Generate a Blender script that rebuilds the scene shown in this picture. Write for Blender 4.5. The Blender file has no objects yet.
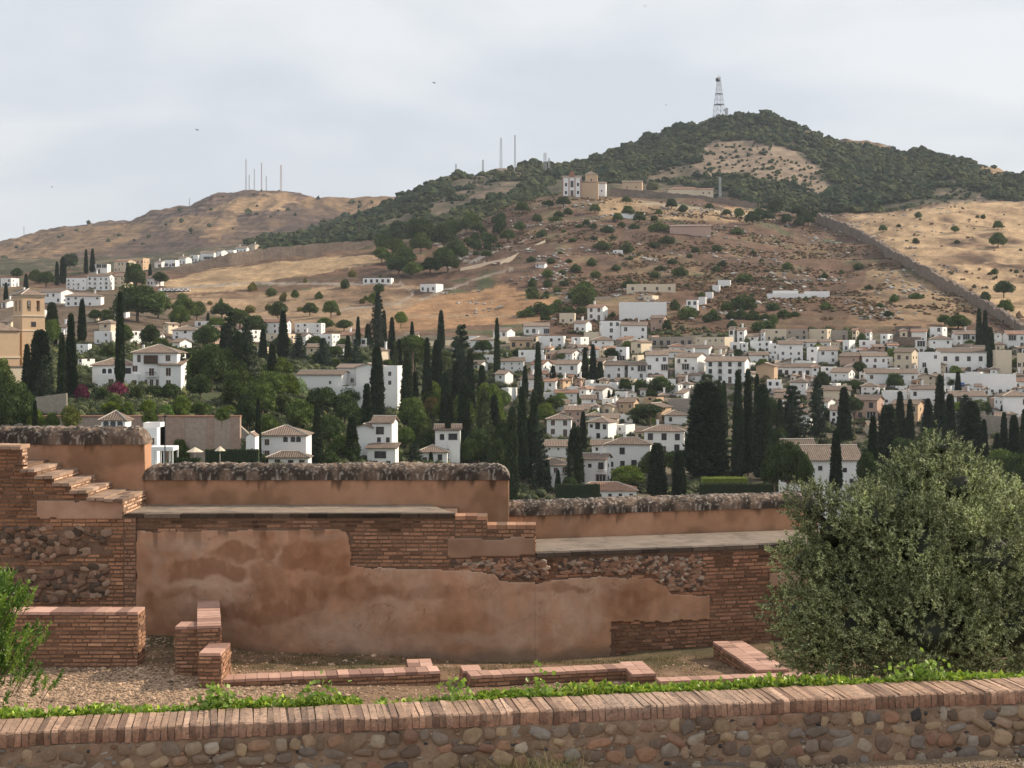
import bpy, bmesh, math, random
import numpy as np
from mathutils import Vector, Matrix
R = math.radians
rng = np.random.default_rng(7)
random.seed(7)
FP, H0 = 1500.0, 345.0            # focal length and eye level of the 1024 px wide picture
scene = bpy.context.scene
COL = scene.collection

def px2X(px, Y): return (px - 512.0) / FP * Y
def py2Z(py, Y): return -(py - H0) / FP * Y
def P(px, py, Y): return np.array([px2X(px, Y), Y, py2Z(py, Y)])

# ------------------------------------------------------------------ noise
def _h(ix, iy, iz, s):
    n = (ix.astype(np.int64) * 374761393 + iy.astype(np.int64) * 668265263 + iz.astype(np.int64) * 1274126177 + s * 974711) & 0x7fffffff
    n = ((n ^ (n >> 13)) * 1274126177) & 0x7fffffff
    n = ((n ^ (n >> 16)) * 668265263) & 0x7fffffff
    return (n & 0xffffff) / float(0xffffff)
def vnoise(x, y, z=0.0, s=0):
    x, y, z = np.broadcast_arrays(np.asarray(x, float), np.asarray(y, float), np.asarray(z, float))
    xi, yi, zi = np.floor(x), np.floor(y), np.floor(z)
    fx, fy, fz = x - xi, y - yi, z - zi
    fx, fy, fz = [f * f * (3 - 2 * f) for f in (fx, fy, fz)]
    o = 0
    for a in (0, 1):
        for b in (0, 1):
            for c in (0, 1):
                o = o + _h(xi + a, yi + b, zi + c, s) * (fx if a else 1 - fx) * (fy if b else 1 - fy) * (fz if c else 1 - fz)
    return o * 2 - 1
def fbm(x, y, z=0.0, s=0, o=4):
    t, a, n = 0, 1.0, 0
    x, y, z = np.asarray(x, float), np.asarray(y, float), np.asarray(z, float)
    for i in range(o):
        t = t + a * vnoise(x, y, z, s + i); n += a; a *= .5; x = x * 2.03; y = y * 2.03; z = z * 2.03
    return t / n

# ------------------------------------------------------------------ materials
MATS = {}
def mat(name, col=(.5, .5, .5), rough=.85, attr=False, noise=.15, nscale=3.0, bump=0.0, bscale=20.0, objvar=0.0,
        stain=None, metal=0.0, trans=0.0, noise2=0.0, n2scale=1.0, spec=.3):
    m = bpy.data.materials.new(name); m.use_nodes = True
    nt = m.node_tree; N, L = nt.nodes, nt.links
    b = N['Principled BSDF']; b.inputs['Roughness'].default_value = rough; b.inputs['Metallic'].default_value = metal
    b.inputs['Specular IOR Level'].default_value = spec
    tc = N.new('ShaderNodeTexCoord')
    if attr:
        a = N.new('ShaderNodeAttribute'); a.attribute_name = 'Col'; cur = a.outputs['Color']
    else:
        a = N.new('ShaderNodeRGB'); a.outputs[0].default_value = (*col, 1); cur = a.outputs[0]
    def mul(fac_sock, lo, hi, cur):
        mr = N.new('ShaderNodeMapRange'); mr.inputs['To Min'].default_value = lo; mr.inputs['To Max'].default_value = hi
        L.new(fac_sock, mr.inputs['Value'])
        vm = N.new('ShaderNodeVectorMath'); vm.operation = 'SCALE'
        L.new(cur, vm.inputs[0]); L.new(mr.outputs[0], vm.inputs['Scale'])
        return vm.outputs[0]
    def ntex(sc, det=4.0):
        n = N.new('ShaderNodeTexNoise'); n.inputs['Scale'].default_value = sc; n.inputs['Detail'].default_value = det
        n.inputs['Roughness'].default_value = .62
        L.new(tc.outputs['Object'], n.inputs['Vector']); return n
    if noise: cur = mul(ntex(nscale).outputs['Fac'], 1 - 1.8 * noise, 1 + 1.8 * noise, cur)
    if noise2: cur = mul(ntex(n2scale, 2).outputs['Fac'], 1 - 1.8 * noise2, 1 + 1.8 * noise2, cur)
    if stain:
        sc, th, scol, amt = stain
        n = ntex(sc, 5); r = N.new('ShaderNodeValToRGB'); r.color_ramp.elements[0].position = th; r.color_ramp.elements[1].position = th + .12
        L.new(n.outputs['Fac'], r.inputs[0])
        mm = N.new('ShaderNodeMath'); mm.operation = 'MULTIPLY'; mm.inputs[1].default_value = amt; L.new(r.outputs[0], mm.inputs[0])
        mx = N.new('ShaderNodeMix'); mx.data_type = 'RGBA'; L.new(mm.outputs[0], mx.inputs[0]); L.new(cur, mx.inputs[6]); mx.inputs[7].default_value = (*scol, 1)
        cur = mx.outputs[2]
    if objvar:
        oi = N.new('ShaderNodeObjectInfo'); cur = mul(oi.outputs['Random'], 1 - objvar, 1 + objvar, cur)
    L.new(cur, b.inputs['Base Color'])
    if bump:
        n = ntex(bscale, 6); bn = N.new('ShaderNodeBump'); bn.inputs['Strength'].default_value = 1.0; bn.inputs['Distance'].default_value = bump
        L.new(n.outputs['Fac'], bn.inputs['Height']); L.new(bn.outputs[0], b.inputs['Normal'])
    if trans:
        t = N.new('ShaderNodeBsdfTranslucent'); L.new(cur, t.inputs[0]); ms = N.new('ShaderNodeMixShader'); ms.inputs[0].default_value = trans
        out = N['Material Output']; L.new(b.outputs[0], ms.inputs[1]); L.new(t.outputs[0], ms.inputs[2]); L.new(ms.outputs[0], out.inputs[0])
    MATS[name] = m
    return m

# ------------------------------------------------------------------ mesh batches
_bm = {}
def ico(sub):
    if sub not in _bm:
        b = bmesh.new(); bmesh.ops.create_icosphere(b, subdivisions=sub, radius=1.0)
        b.verts.ensure_lookup_table()
        _bm[sub] = (np.array([v.co[:] for v in b.verts]), np.array([[v.index for v in f.verts] for f in b.faces]))
        b.free()
    return _bm[sub]
BOXV = np.array([[-1,-1,-1],[1,-1,-1],[1,1,-1],[-1,1,-1],[-1,-1,1],[1,-1,1],[1,1,1],[-1,1,1]], float)
BOXF = np.array([[0,3,2,1],[4,5,6,7],[0,1,5,4],[1,2,6,5],[2,3,7,6],[3,0,4,7]])
class B:
    def __init__(s): s.V = []; s.F = []; s.C = []; s.M = []; s.n = 0
    def add(s, V, F, C=(.5,.5,.5), m=0):
        V = np.asarray(V, float).reshape(-1, 3)
        Fs = F if isinstance(F, list) and len(F) and isinstance(F[0], np.ndarray) else None
        if Fs is None:
            if isinstance(F, np.ndarray): Fs = [F]
            else:
                by = {}
                for f in F: by.setdefault(len(f), []).append(f)
                Fs = [np.array(x) for x in by.values()]
        for f in Fs: s.F.append(f + s.n); s.M.append(np.full(len(f), m))
        C = np.asarray(C, float)
        if C.ndim == 1: C = np.tile(C, (len(V), 1))
        s.V.append(V); s.C.append(C); s.n += len(V); return s
    def box(s, c, h, rz=0.0, C=(.5,.5,.5), m=0):
        V = BOXV * np.asarray(h, float)
        if rz:
            ca, sa = math.cos(rz), math.sin(rz); V = np.stack([V[:,0]*ca - V[:,1]*sa, V[:,0]*sa + V[:,1]*ca, V[:,2]], 1)
        return s.add(V + np.asarray(c, float), BOXF, C, m)
    def lim(s, x0, x1, y0, y1, z0, z1, C=(.5,.5,.5), m=0):
        return s.box(((x0+x1)/2, (y0+y1)/2, (z0+z1)/2), ((x1-x0)/2, (y1-y0)/2, (z1-z0)/2), 0, C, m)
    def many(s, V0, F0, V, C, m=0):      # V (k,n,3) copies of one topology, C (k,3) or (k,n,3)
        k, n = V.shape[:2]
        F = (F0[None] + (np.arange(k) * n)[:, None, None]).reshape(-1, F0.shape[1])
        C = np.asarray(C); C = np.repeat(C, n, 0) if C.ndim == 2 else C.reshape(-1, 3)
        return s.add(V.reshape(-1, 3), F, C, m)
    def tube(s, pts, rad, seg=6, C=(.5,.5,.5), m=0):
        pts = [np.asarray(p, float) for p in pts]; V = []; F = []
        if np.isscalar(rad): rad = [rad] * len(pts)
        for i, p in enumerate(pts):
            d = pts[min(i+1, len(pts)-1)] - pts[max(i-1, 0)]; d = d / (np.linalg.norm(d) + 1e-9)
            a = np.cross(d, [0, 0, 1] if abs(d[2]) < .9 else [1, 0, 0]); a /= np.linalg.norm(a); b = np.cross(d, a)
            for k in range(seg):
                t = 2*math.pi*k/seg; V.append(p + rad[i]*(a*math.cos(t) + b*math.sin(t)))
        for i in range(len(pts)-1):
            for k in range(seg):
                F.append([i*seg+k, i*seg+(k+1) % seg, (i+1)*seg+(k+1) % seg, (i+1)*seg+k])
        F = [np.array(F), np.array([list(range(seg)), [((len(pts)-1)*seg + seg-1-k) for k in range(seg)]])]
        return s.add(V, F, C, m)
    def poly(s, pts2, z0, z1, C=(.5,.5,.5), m=0):   # vertical prism over a plan polygon (ccw)
        n = len(pts2); V = [(x, y, z0) for x, y in pts2] + [(x, y, z1) for x, y in pts2]
        F = [[i, (i+1) % n, n+(i+1) % n, n+i] for i in range(n)]
        return s.add(V, [np.array(F), np.array([list(range(n, 2*n)), list(range(n-1, -1, -1))])], C, m)
    def mesh(s, name, mats, smooth=False):
        V = np.concatenate(s.V); me = bpy.data.meshes.new(name)
        me.vertices.add(len(V)); me.vertices.foreach_set('co', V.ravel().astype(np.float32))
        tot = np.concatenate([np.full(len(f), f.shape[1]) for f in s.F]); loops = np.concatenate([f.ravel() for f in s.F])
        me.loops.add(len(loops)); me.loops.foreach_set('vertex_index', loops.astype(np.int32))
        me.polygons.add(len(tot)); st = np.concatenate([[0], np.cumsum(tot)[:-1]])
        me.polygons.foreach_set('loop_start', st.astype(np.int32)); me.polygons.foreach_set('loop_total', tot.astype(np.int32))
        me.polygons.foreach_set('material_index', np.concatenate(s.M).astype(np.int32))
        me.polygons.foreach_set('use_smooth', np.full(len(tot), bool(smooth)))
        me.update(calc_edges=True)
        a = me.color_attributes.new('Col', 'FLOAT_COLOR', 'POINT')
        C = np.concatenate(s.C); a.data.foreach_set('color', np.concatenate([C, np.ones((len(C), 1))], 1).ravel().astype(np.float32))
        me.validate()
        for m in (mats if isinstance(mats, (list, tuple)) else [mats]): me.materials.append(m)
        return me
    def obj(s, name, mats, parent=None, smooth=False):
        return link(name, s.mesh(name, mats, smooth), parent)
def link(name, data, parent=None):
    o = bpy.data.objects.new(name, data); COL.objects.link(o)
    if parent is not None: o.parent = parent
    return o
THINGS = []     # every top-level thing with its look and picture position, labels are written at the end
def tag(o, look, cat, group=None, pos=None, fixed=False):
    o['category'] = cat
    if 'kind' not in o: o['kind'] = 'thing'
    if group: o['group'] = group
    THINGS.append(dict(o=o, look=look, cat=cat, pos=pos, fixed=fixed)); o['label'] = look
    return o
def thing(name, look, cat, loc, rz=0.0, group=None, pos=None, fixed=False, s=1.0):
    o = link(name, None); o.location = loc; o.rotation_euler = (0, 0, rz); o.scale = (s, s, s) if np.isscalar(s) else s
    o.empty_display_size = .5
    return tag(o, look, cat, group, pos, fixed)
def struct(o, kind='structure'): o['kind'] = kind; return o
def copy_thing(src, loc, rz, s, look, cat, group, pos, fixed=False):
    r = src.copy(); COL.objects.link(r); r.location = loc; r.rotation_euler = (0, 0, rz); r.scale = (s, s, s) if np.isscalar(s) else s
    for ch in src.children:
        c = ch.copy(); COL.objects.link(c); c.parent = r
        for g in ch.children:
            d = g.copy(); COL.objects.link(d); d.parent = c
    return tag(r, look, cat, group, pos, fixed)

# ------------------------------------------------------------------ camera, light, sky
cam = bpy.data.cameras.new('camera'); co = link('camera', cam); co.rotation_euler = (R(90), 0, 0)
cam.sensor_width = 36; cam.lens = FP * 36 / 1024; cam.shift_y = -(384 - H0) / 1024; cam.clip_end = 20000; cam.clip_start = .1
scene.camera = co
SUN_EL, SUN_AZ = 29.0, 17.5        # azimuth measured from +X towards +Y (away from the camera)
sd = Vector((math.cos(R(SUN_EL))*math.cos(R(SUN_AZ)), math.cos(R(SUN_EL))*math.sin(R(SUN_AZ)), math.sin(R(SUN_EL))))
sun = bpy.data.lights.new('sun', 'SUN'); so = link('sun', sun); sun.energy = 3.8; sun.angle = R(1.2); sun.color = (1.0, .86, .68)
so.rotation_euler = (-sd).to_track_quat('-Z', 'Y').to_euler()
w = bpy.data.worlds.new('World'); scene.world = w; w.use_nodes = True
N, L = w.node_tree.nodes, w.node_tree.links
bg = N['Background']; bg.inputs[1].default_value = .1
sky = N.new('ShaderNodeTexSky'); sky.sky_type = 'NISHITA'; sky.sun_disc = False; sky.sun_elevation = R(SUN_EL)
sky.sun_rotation = R(90 - SUN_AZ); sky.dust_density = 2.0
tc = N.new('ShaderNodeTexCoord'); mp = N.new('ShaderNodeMapping'); mp.inputs['Scale'].default_value = (1, 1, 3.2); mp.inputs['Location'].default_value = (3.3, .4, .2)
mp.inputs['Rotation'].default_value = (0, R(-14), 0)
L.new(tc.outputs['Generated'], mp.inputs['Vector'])
n1 = N.new('ShaderNodeTexNoise'); n1.inputs['Scale'].default_value = 4.0; n1.inputs['Detail'].default_value = 7; n1.inputs['Roughness'].default_value = .48; n1.inputs['Distortion'].default_value = .35
L.new(mp.outputs[0], n1.inputs['Vector'])
cr = N.new('ShaderNodeValToRGB'); e = cr.color_ramp.elements
e[0].position = .38; e[0].color = (5.3, 5.6, 6.0, 1); e[1].position = .63; e[1].color = (6.7, 6.8, 6.9, 1)
L.new(n1.outputs['Fac'], cr.inputs[0])
mx = N.new('ShaderNodeMix'); mx.data_type = 'RGBA'; mx.inputs[0].default_value = .86
L.new(sky.outputs[0], mx.inputs[6]); L.new(cr.outputs[0], mx.inputs[7]); L.new(mx.outputs[2], bg.inputs[0])
scene.view_settings.view_transform = 'Standard'; scene.view_settings.look = 'None'; scene.view_settings.gamma = 1
scene.view_settings.exposure = 0.46
scene.cycles.max_bounces = 6; scene.cycles.diffuse_bounces = 3; scene.cycles.volume_bounces = 0; scene.cycles.transparent_max_bounces = 8
scene.cycles.use_denoising = True

# ------------------------------------------------------------------ terrain (real hills: distance and height of each ridge)
SX = np.array([-500, -120, 0, 128, 256, 384, 512, 640, 768, 896, 1024, 1150, 1524], float)
def row(*v):
    v = list(v); return np.interp
def ser(vals):      # values at 0,128..1024 extended outwards
    v = [vals[0], vals[0]] + list(vals) + [vals[-1], vals[-1]]
    return lambda x: np.interp(x, SX, v)
def pl(pts):
    a = np.array(pts, float); return lambda x: np.interp(x, a[:, 0], a[:, 1])
LINES = [  # (distance, picture row, rows of mesh)
    (ser([26.5]*9), ser([700]*9), 1),
    (ser([60]*9), ser([860]*9), 6),
    (ser([150]*9), ser([760]*9), 8),
    (ser([225, 225, 225, 235, 240, 240, 240, 240, 240]), ser([520, 515, 540, 600, 640, 640, 640, 640, 640]), 8),
    (ser([262, 262, 272, 300, 330, 340, 340, 340, 330]), ser([452, 452, 474, 482, 498, 502, 498, 502, 502]), 12),
    (ser([340, 340, 360, 400, 430, 440, 450, 450, 440]), ser([393, 390, 400, 420, 430, 430, 430, 432, 432]), 44),
    (ser([450, 450, 520, 560, 600, 600, 600, 600, 600]), ser([343, 343, 350, 350, 340, 337, 333, 336, 340]), 50),
    (ser([640, 650, 700, 730, 750, 740, 730, 730, 750]), ser([312, 306, 312, 302, 290, 293, 292, 292, 300]), 40),
    (ser([900, 900, 950, 1000, 1100, 1150, 1150, 1150, 1200]), pl([(-500, 285), (0, 276), (128, 274), (180, 272), (230, 262), (290, 256), (384, 246), (450, 236), (512, 210), (560, 196), (640, 196), (700, 201), (768, 209), (832, 219), (880, 216), (930, 208), (1024, 202), (1150, 200), (1524, 210)]), 60),
    (ser([1010, 1010, 1060, 1120, 1200, 1250, 1250, 1250, 1300]), pl([(-500, 290), (128, 280), (256, 262), (384, 254), (450, 240), (512, 214), (560, 202), (768, 214), (832, 224), (880, 221), (930, 212), (1024, 206), (1524, 214)]), 8),
    (ser([1200, 1200, 1240, 1280, 1400, 1480, 1480, 1450, 1450]), pl([(-500, 268), (100, 264), (200, 256), (262, 249), (340, 236), (400, 218), (430, 203), (500, 188), (570, 184), (620, 174), (700, 168), (768, 166), (840, 176), (900, 184), (960, 182), (1024, 188), (1524, 190)]), 40),
    (ser([1420, 1420, 1450, 1500, 1600, 1720, 1720, 1700, 1700]), pl([(-500, 262), (100, 262), (200, 252), (255, 246), (320, 236), (355, 222), (400, 203), (430, 186), (460, 178), (500, 170), (570, 168), (620, 151), (680, 128), (719, 121), (765, 117), (800, 127), (840, 142), (900, 152), (930, 155), (960, 159), (1000, 167), (1024, 177), (1524, 215)]), 44),
    (ser([1650]*4+[1850, 2000, 2000, 2000, 2000]), pl([(-500, 268), (100, 268), (255, 258), (400, 232), (500, 200), (640, 180), (768, 155), (900, 175), (1024, 205), (1524, 225)]), 6),
    (ser([1950]*4+[2100, 2150, 2200, 2200, 2200]), pl([(-500, 262), (0, 258), (60, 246), (120, 238), (165, 236), (200, 226), (280, 222), (340, 226), (400, 222), (430, 215), (500, 215), (640, 190), (768, 165), (830, 160), (880, 160), (920, 180), (1024, 215), (1524, 230)]), 26),
    (ser([2250]*4+[2300]*5), pl([(-500, 262), (-120, 254), (0, 243), (28, 237), (52, 231), (100, 225), (125, 224), (150, 215), (172, 209), (190, 206), (212, 198), (230, 194), (250, 191), (280, 190.5), (296, 193), (315, 196), (345, 196), (370, 195), (402, 194), (440, 197), (500, 205), (640, 200), (768, 160), (825, 143), (850, 138), (868, 137), (885, 141), (905, 150), (930, 170), (1024, 220), (1524, 235)]), 36),
    (ser([2700]*9), ser([275, 265, 250, 240, 250, 260, 240, 220, 250]), 4),
    (ser([3600]*9), ser([320]*9), 3),
]
cols_px = np.concatenate([np.arange(-500, -60, 20.), np.arange(-60, 1084, 2.5), np.arange(1084, 1530, 20.)])
nC = len(cols_px)
def smooth_cols(a): 
    k = np.array([1, 2, 3, 2, 1], float); k /= k.sum(); p = np.pad(a, 2, 'edge'); return np.convolve(p, k, 'valid')
Ys, Ps, Sg = [], [], []
for i in range(len(LINES) - 1):
    Y0, Y1 = LINES[i][0](cols_px), LINES[i+1][0](cols_px); p0, p1 = LINES[i][1](cols_px), LINES[i+1][1](cols_px)
    z0, z1 = py2Z(p0, Y0), py2Z(p1, Y1)
    n = LINES[i+1][2]
    for k in range(n + (i == len(LINES) - 2)):
        t = k / n; ys = Y0 + (Y1 - Y0) * t; zs = z0 + (z1 - z0) * t
        if (Ys == []) or True:
            Ys.append(ys); Ps.append(zs); Sg.append(i + t)
TY = np.array(Ys); TZ = np.array(Ps); TS = np.array(Sg)      # rows x cols
# soften the ridge lines along the slope direction
for _ in range(2):
    T2 = TZ.copy(); T2[1:-1] = (TZ[:-2] + 2 * TZ[1:-1] + TZ[2:]) / 4
    keep = np.isin(TS, [1, 4, 14])[:, None]; TZ = np.where(keep, TZ, T2)
TX = px2X(cols_px[None, :], TY)
amp = np.clip((TY - 240) / 700, 0, 1.0)
slope_n = fbm(TX / 90, TY / 90, 0, 11, 5) * 6.0 + fbm(TX / 22, TY / 22, 0, 31, 4) * 2.2
gul = -np.abs(fbm(TX / 60, TY / 260, 0, 77, 4)) * 26 + 4
far = np.clip((TY - 1500) / 400, 0, 1)
terr = np.abs(((TZ + 4 * fbm(TX / 70, TY / 70, 0, 5, 2)) / 7.0) % 1 - .5) * (2.4 + 4.0*far) * np.clip((TY - 640) / 100, 0, 1)   # old farming terraces
TZ = TZ + amp * slope_n * np.clip((TY - 560) / 200, .05, 1) + far * gul * .38 + terr
TZ = TZ + .35 * fbm(TX / 6, TY / 6, 0, 91, 3) * np.clip(TY / 900, 0, 1) * 2
TPY = H0 - TZ / TY * FP

def colidx(px): return int(np.clip(np.searchsorted(cols_px, px), 1, nC - 1))
def ground(px, py, ymin=230):
    """first point of the terrain seen at a pixel -> world point"""
    i = colidx(px); t = (px - cols_px[i-1]) / (cols_px[i] - cols_px[i-1])
    Y = TY[:, i-1] * (1-t) + TY[:, i] * t; Z = TZ[:, i-1] * (1-t) + TZ[:, i] * t; pp = H0 - Z / Y * FP
    k = np.where((pp <= py) & (Y > ymin))[0]
    if len(k) == 0: k = [int(np.argmin(np.where(Y > ymin, pp, 9e9)))]
    k = k[0]
    if k > 0 and pp[k-1] > py:
        a = (pp[k-1] - py) / (pp[k-1] - pp[k]); y = Y[k-1] + a * (Y[k] - Y[k-1])
    else: y = Y[k]
    return np.array([px2X(px, y), y, np.interp(y, Y, Z)])
def zat(x, y):
    px = 512 + x / y * FP; i = colidx(px); t = np.clip((px - cols_px[i-1]) / (cols_px[i] - cols_px[i-1]), 0, 1)
    Y = TY[:, i-1] * (1-t) + TY[:, i] * t; Z = TZ[:, i-1] * (1-t) + TZ[:, i] * t
    return float(np.interp(y, Y, Z))
def topix(p): return 512 + p[0] / p[1] * FP, H0 - p[2] / p[1] * FP

def inpoly(px, py, poly):
    px, py = np.asarray(px, float), np.asarray(py, float); c = np.zeros(np.broadcast(px, py).shape, bool); n = len(poly)
    for i in range(n):
        x0, y0 = poly[i]; x1, y1 = poly[(i+1) % n]
        if y0 == y1: continue
        c ^= ((y0 > py) != (y1 > py)) & (px < (x1 - x0) * (py - y0) / (y1 - y0) + x0)
    return c
# ground cover: what grows where, a property of each hillside
PXg = np.broadcast_to(cols_px[None, :], TY.shape); PYg = TPY
jx = PXg + 16 * fbm(TX/45, TY/45, 0, 201, 5); jy = PYg + 7 * fbm(TX/40, TY/40, 0, 202, 3)
base = np.zeros(TY.shape + (3,))
def c3(*v): return np.array(v, float)
scrub = c3(.155, .085, .05); gold = c3(.35, .225, .11); pale = c3(.24, .17, .11); green = c3(.075, .085, .035); strata = c3(.19, .13, .09); townc = c3(.14, .12, .08); dgreen = c3(.045, .055, .025)
n_a = fbm(TX/55, TY/75, 0, 300, 4)[..., None]; n_b = fbm(TX/14, TY/20, 0, 310, 4)[..., None]; n_c = fbm(TX/5, TY/7, 0, 320, 3)[..., None]
def lerp(a, b, t): return a + (b - a) * np.clip(t, 0, 1)
base[:] = scrub
base = lerp(base, gold * .62, (n_a * 1.3 + n_b * 1.2 - .28) * 1.9)
n_t = fbm(TX/70, TZ/2.2, TY/200, 340, 4)[..., None]
base = lerp(base, c3(.09, .062, .042), (n_t * 1.5 - .18) * 2.2 * (TS[:, None, None] > 6))
base = lerp(base, green, (n_b * 1.6 - n_a * .5 - .35) * 1.6)
segg = TS[:, None] * np.ones(nC)[None]
def region(poly, colr, amt=1.0, na=.6, nb=.8, bias=.55, seg=None):
    global base
    m = inpoly(jx, jy, poly)
    if seg is not None: m = m & (segg >= seg[0]) & (segg <= seg[1])
    m = m[..., None] * (bias + na * n_a + nb * n_b)
    base = lerp(base, colr, np.clip(m * 1.8, 0, 1) * amt)
near = (2.0, 9.5); mid = (8.5, 13); farr = (12, 17)
region([(165, 286), (200, 268), (330, 258), (400, 250), (400, 262), (300, 275), (240, 292), (170, 296)], gold*1.05, 1, .4, .6, .8, near)
region([(150, 300), (420, 285), (470, 300), (400, 330), (150, 330)], c3(.30, .19, .10), 1, .4, .6, .6, near)
region([(400, 315), (440, 298), (512, 285), (560, 300), (540, 325), (460, 330), (380, 335)], c3(.34, .18, .075), 1, .3, .5, .8, near)
region([(828, 216), (880, 212), (1030, 198), (1200, 190), (1200, 330), (1010, 318), (960, 285), (890, 248)], gold * 1.2, 1, .7, 1.0, .62, near)
region([(845, 300), (880, 262), (960, 298), (985, 318), (960, 328), (860, 325)], gold*.8, 1, .5, .7, .5, near)
region([(600, 200), (760, 212), (760, 222), (690, 222), (600, 215)], gold, 1, .5, .6, .7, near)
region([(560, 262), (1000, 330), (700, 330)], c3(.16, .085, .045), .6, .5, .7, .4, near)
region([(-600, 600), (-600, 335), (0, 335), (256, 345), (512, 335), (1024, 335), (1600, 335), (1600, 600)], townc, 1, .2, .3, 1, near)
region([(-600, 350), (-600, 285), (60, 290), (170, 300), (300, 335), (300, 352)], c3(.15, .105, .065), 1, .4, .8, .8, near)
region([(-600, 350), (0, 345), (160, 350), (300, 350), (440, 345), (520, 440), (520, 520), (-600, 520)], dgreen*1.6, 1, .5, .6, .7, near)
m = (segg > 8.6) & (segg < 12.2); base = np.where(m[..., None], lerp(c3(.085, .078, .045), c3(.20, .145, .085), n_b * 1.5 + n_a), base)
region([(700, 175), (702, 150), (718, 138), (745, 139), (790, 152), (828, 176), (836, 190), (815, 198), (790, 194), (765, 184), (740, 176)], pale * 1.1, 1, .3, .4, .9, mid)
region([(655, 165), (700, 168), (700, 178), (650, 182), (600, 182)], pale * .8, 1, .4, .5, .5, mid)
region([(410, 235), (440, 200), (470, 168), (520, 165), (540, 190), (500, 215), (450, 235)], pale * .75, 1, .5, .9, .35, mid)
region([(930, 205), (1030, 188), (1030, 205), (900, 215)], pale, 1, .4, .5, .6, mid)
region([(975, 160), (1030, 160), (1030, 182), (985, 178)], gold*.9, 1, .4, .5, .5, mid)
m = segg > 12.2
ss = np.abs(((TZ + 5 * fbm(TX/120, TY/200, 0, 8, 3)) / 9.0) % 1 - .5)[..., None] * 2
st = lerp(strata * 1.25, strata * .48 + c3(.012, .008, .012), ss * 2.0 + n_b * 1.5 - .6); st = lerp(st, gold * .62, n_a * 1.7 + .5 * n_b - .2)
base = np.where(m[..., None], st, base)
region([(-600, 300), (-600, 230), (60, 228), (130, 222), (150, 222), (112, 250), (20, 262), (0, 285)], gold * .8, 1, .5, .8, .7, farr)
region([(150, 232), (172, 214), (235, 216), (232, 234), (180, 240)], gold*1.1, 1, .4, .7, .6, farr)
region([(210, 210), (232, 195), (285, 191), (295, 197), (285, 210), (240, 214)], gold * 1.25, 1, .3, .5, 1, farr)
region([(290, 205), (312, 194), (420, 192), (420, 215), (330, 222)], gold*.85, 1, .4, .7, .7, farr)
region([(275, 240), (285, 205), (320, 203), (352, 222), (345, 245)], c3(.12, .085, .07), .8, .4, .8, .6, farr)
region([(100, 262), (150, 225), (200, 232), (240, 250), (200, 270), (110, 280)], c3(.13, .09, .068), .8, .4, .9, .6, farr)
region([(825, 150), (868, 134), (910, 155)], gold * .8, 1, .3, .4, .9, farr)
lay = (np.abs((TZ + 3*fbm(TX/150, TY/150, 0, 12, 3))/5.5 % 1 - .5)*2)[..., None]
base = np.where((segg > 12.2)[..., None], base * (.60 + .34*np.clip(lay*1.6 - .3, 0, 1)) * c3(1, .93, .88), base)
base *= (1 + .35 * n_c + .25 * n_b)
# footpaths and terrace tracks worn into the slope
def track(pts, wpx, colr, seg=near, amt=.85):
    global base
    d = np.full(TY.shape, 1e9)
    for (x0, y0), (x1, y1) in zip(pts[:-1], pts[1:]):
        dx, dy = x1 - x0, y1 - y0; t = np.clip(((PXg - x0) * dx + (PYg - y0) * dy) / (dx*dx + dy*dy), 0, 1)
        d = np.minimum(d, np.hypot(PXg - x0 - t * dx, PYg - y0 - t * dy))
    m = (d < wpx) & (segg >= seg[0]) & (segg <= seg[1]); base = np.where(m[..., None], lerp(base, colr, amt), base)
track([(165, 289), (250, 283), (340, 284), (400, 284), (415, 293), (400, 303), (340, 310)], 1.1, c3(.32, .26, .2))
track([(430, 240), (470, 262), (512, 244), (545, 232)], 1.2, c3(.34, .3, .26))
track([(420, 300), (480, 278), (512, 268)], 1.0, c3(.30, .24, .18))
track([(640, 202), (700, 208), (740, 216), (770, 214)], 1.4, c3(.42, .33, .22))
track([(340, 320), (400, 316), (512, 316), (530, 328)], .9, c3(.33, .22, .12))
track([(735, 140), (742, 152), (760, 168)], 1.0, pale * 1.3, mid)
track([(878, 139), (884, 146), (892, 152)], 1.2, pale * 1.3, farr)
track([(930, 208), (970, 200), (1024, 202)], 1.0, pale * 1.1)
lum = (base @ np.array([.3, .55, .15]))[..., None]; base = np.where((segg > 5)[..., None], base + (lum*c3(1.04, 1, .94) - base)*.20, base)
base = np.clip(base, .012, .75)
nR = TY.shape[0]
ii = np.arange(nR * nC).reshape(nR, nC)
Fq = np.stack([ii[:-1, :-1].ravel(), ii[:-1, 1:].ravel(), ii[1:, 1:].ravel(), ii[1:, :-1].ravel()], 1)
m_terr = mat('hillside_soil', attr=True, noise=.30, nscale=.35, noise2=.22, n2scale=.07, bump=.8, bscale=.5, rough=.95, spec=.1)
tb = B(); tb.add(np.stack([TX.ravel(), TY.ravel(), TZ.ravel()], 1), Fq, base.reshape(-1, 3))
struct(tb.obj('hillside_terrain', m_terr, smooth=True))
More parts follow.
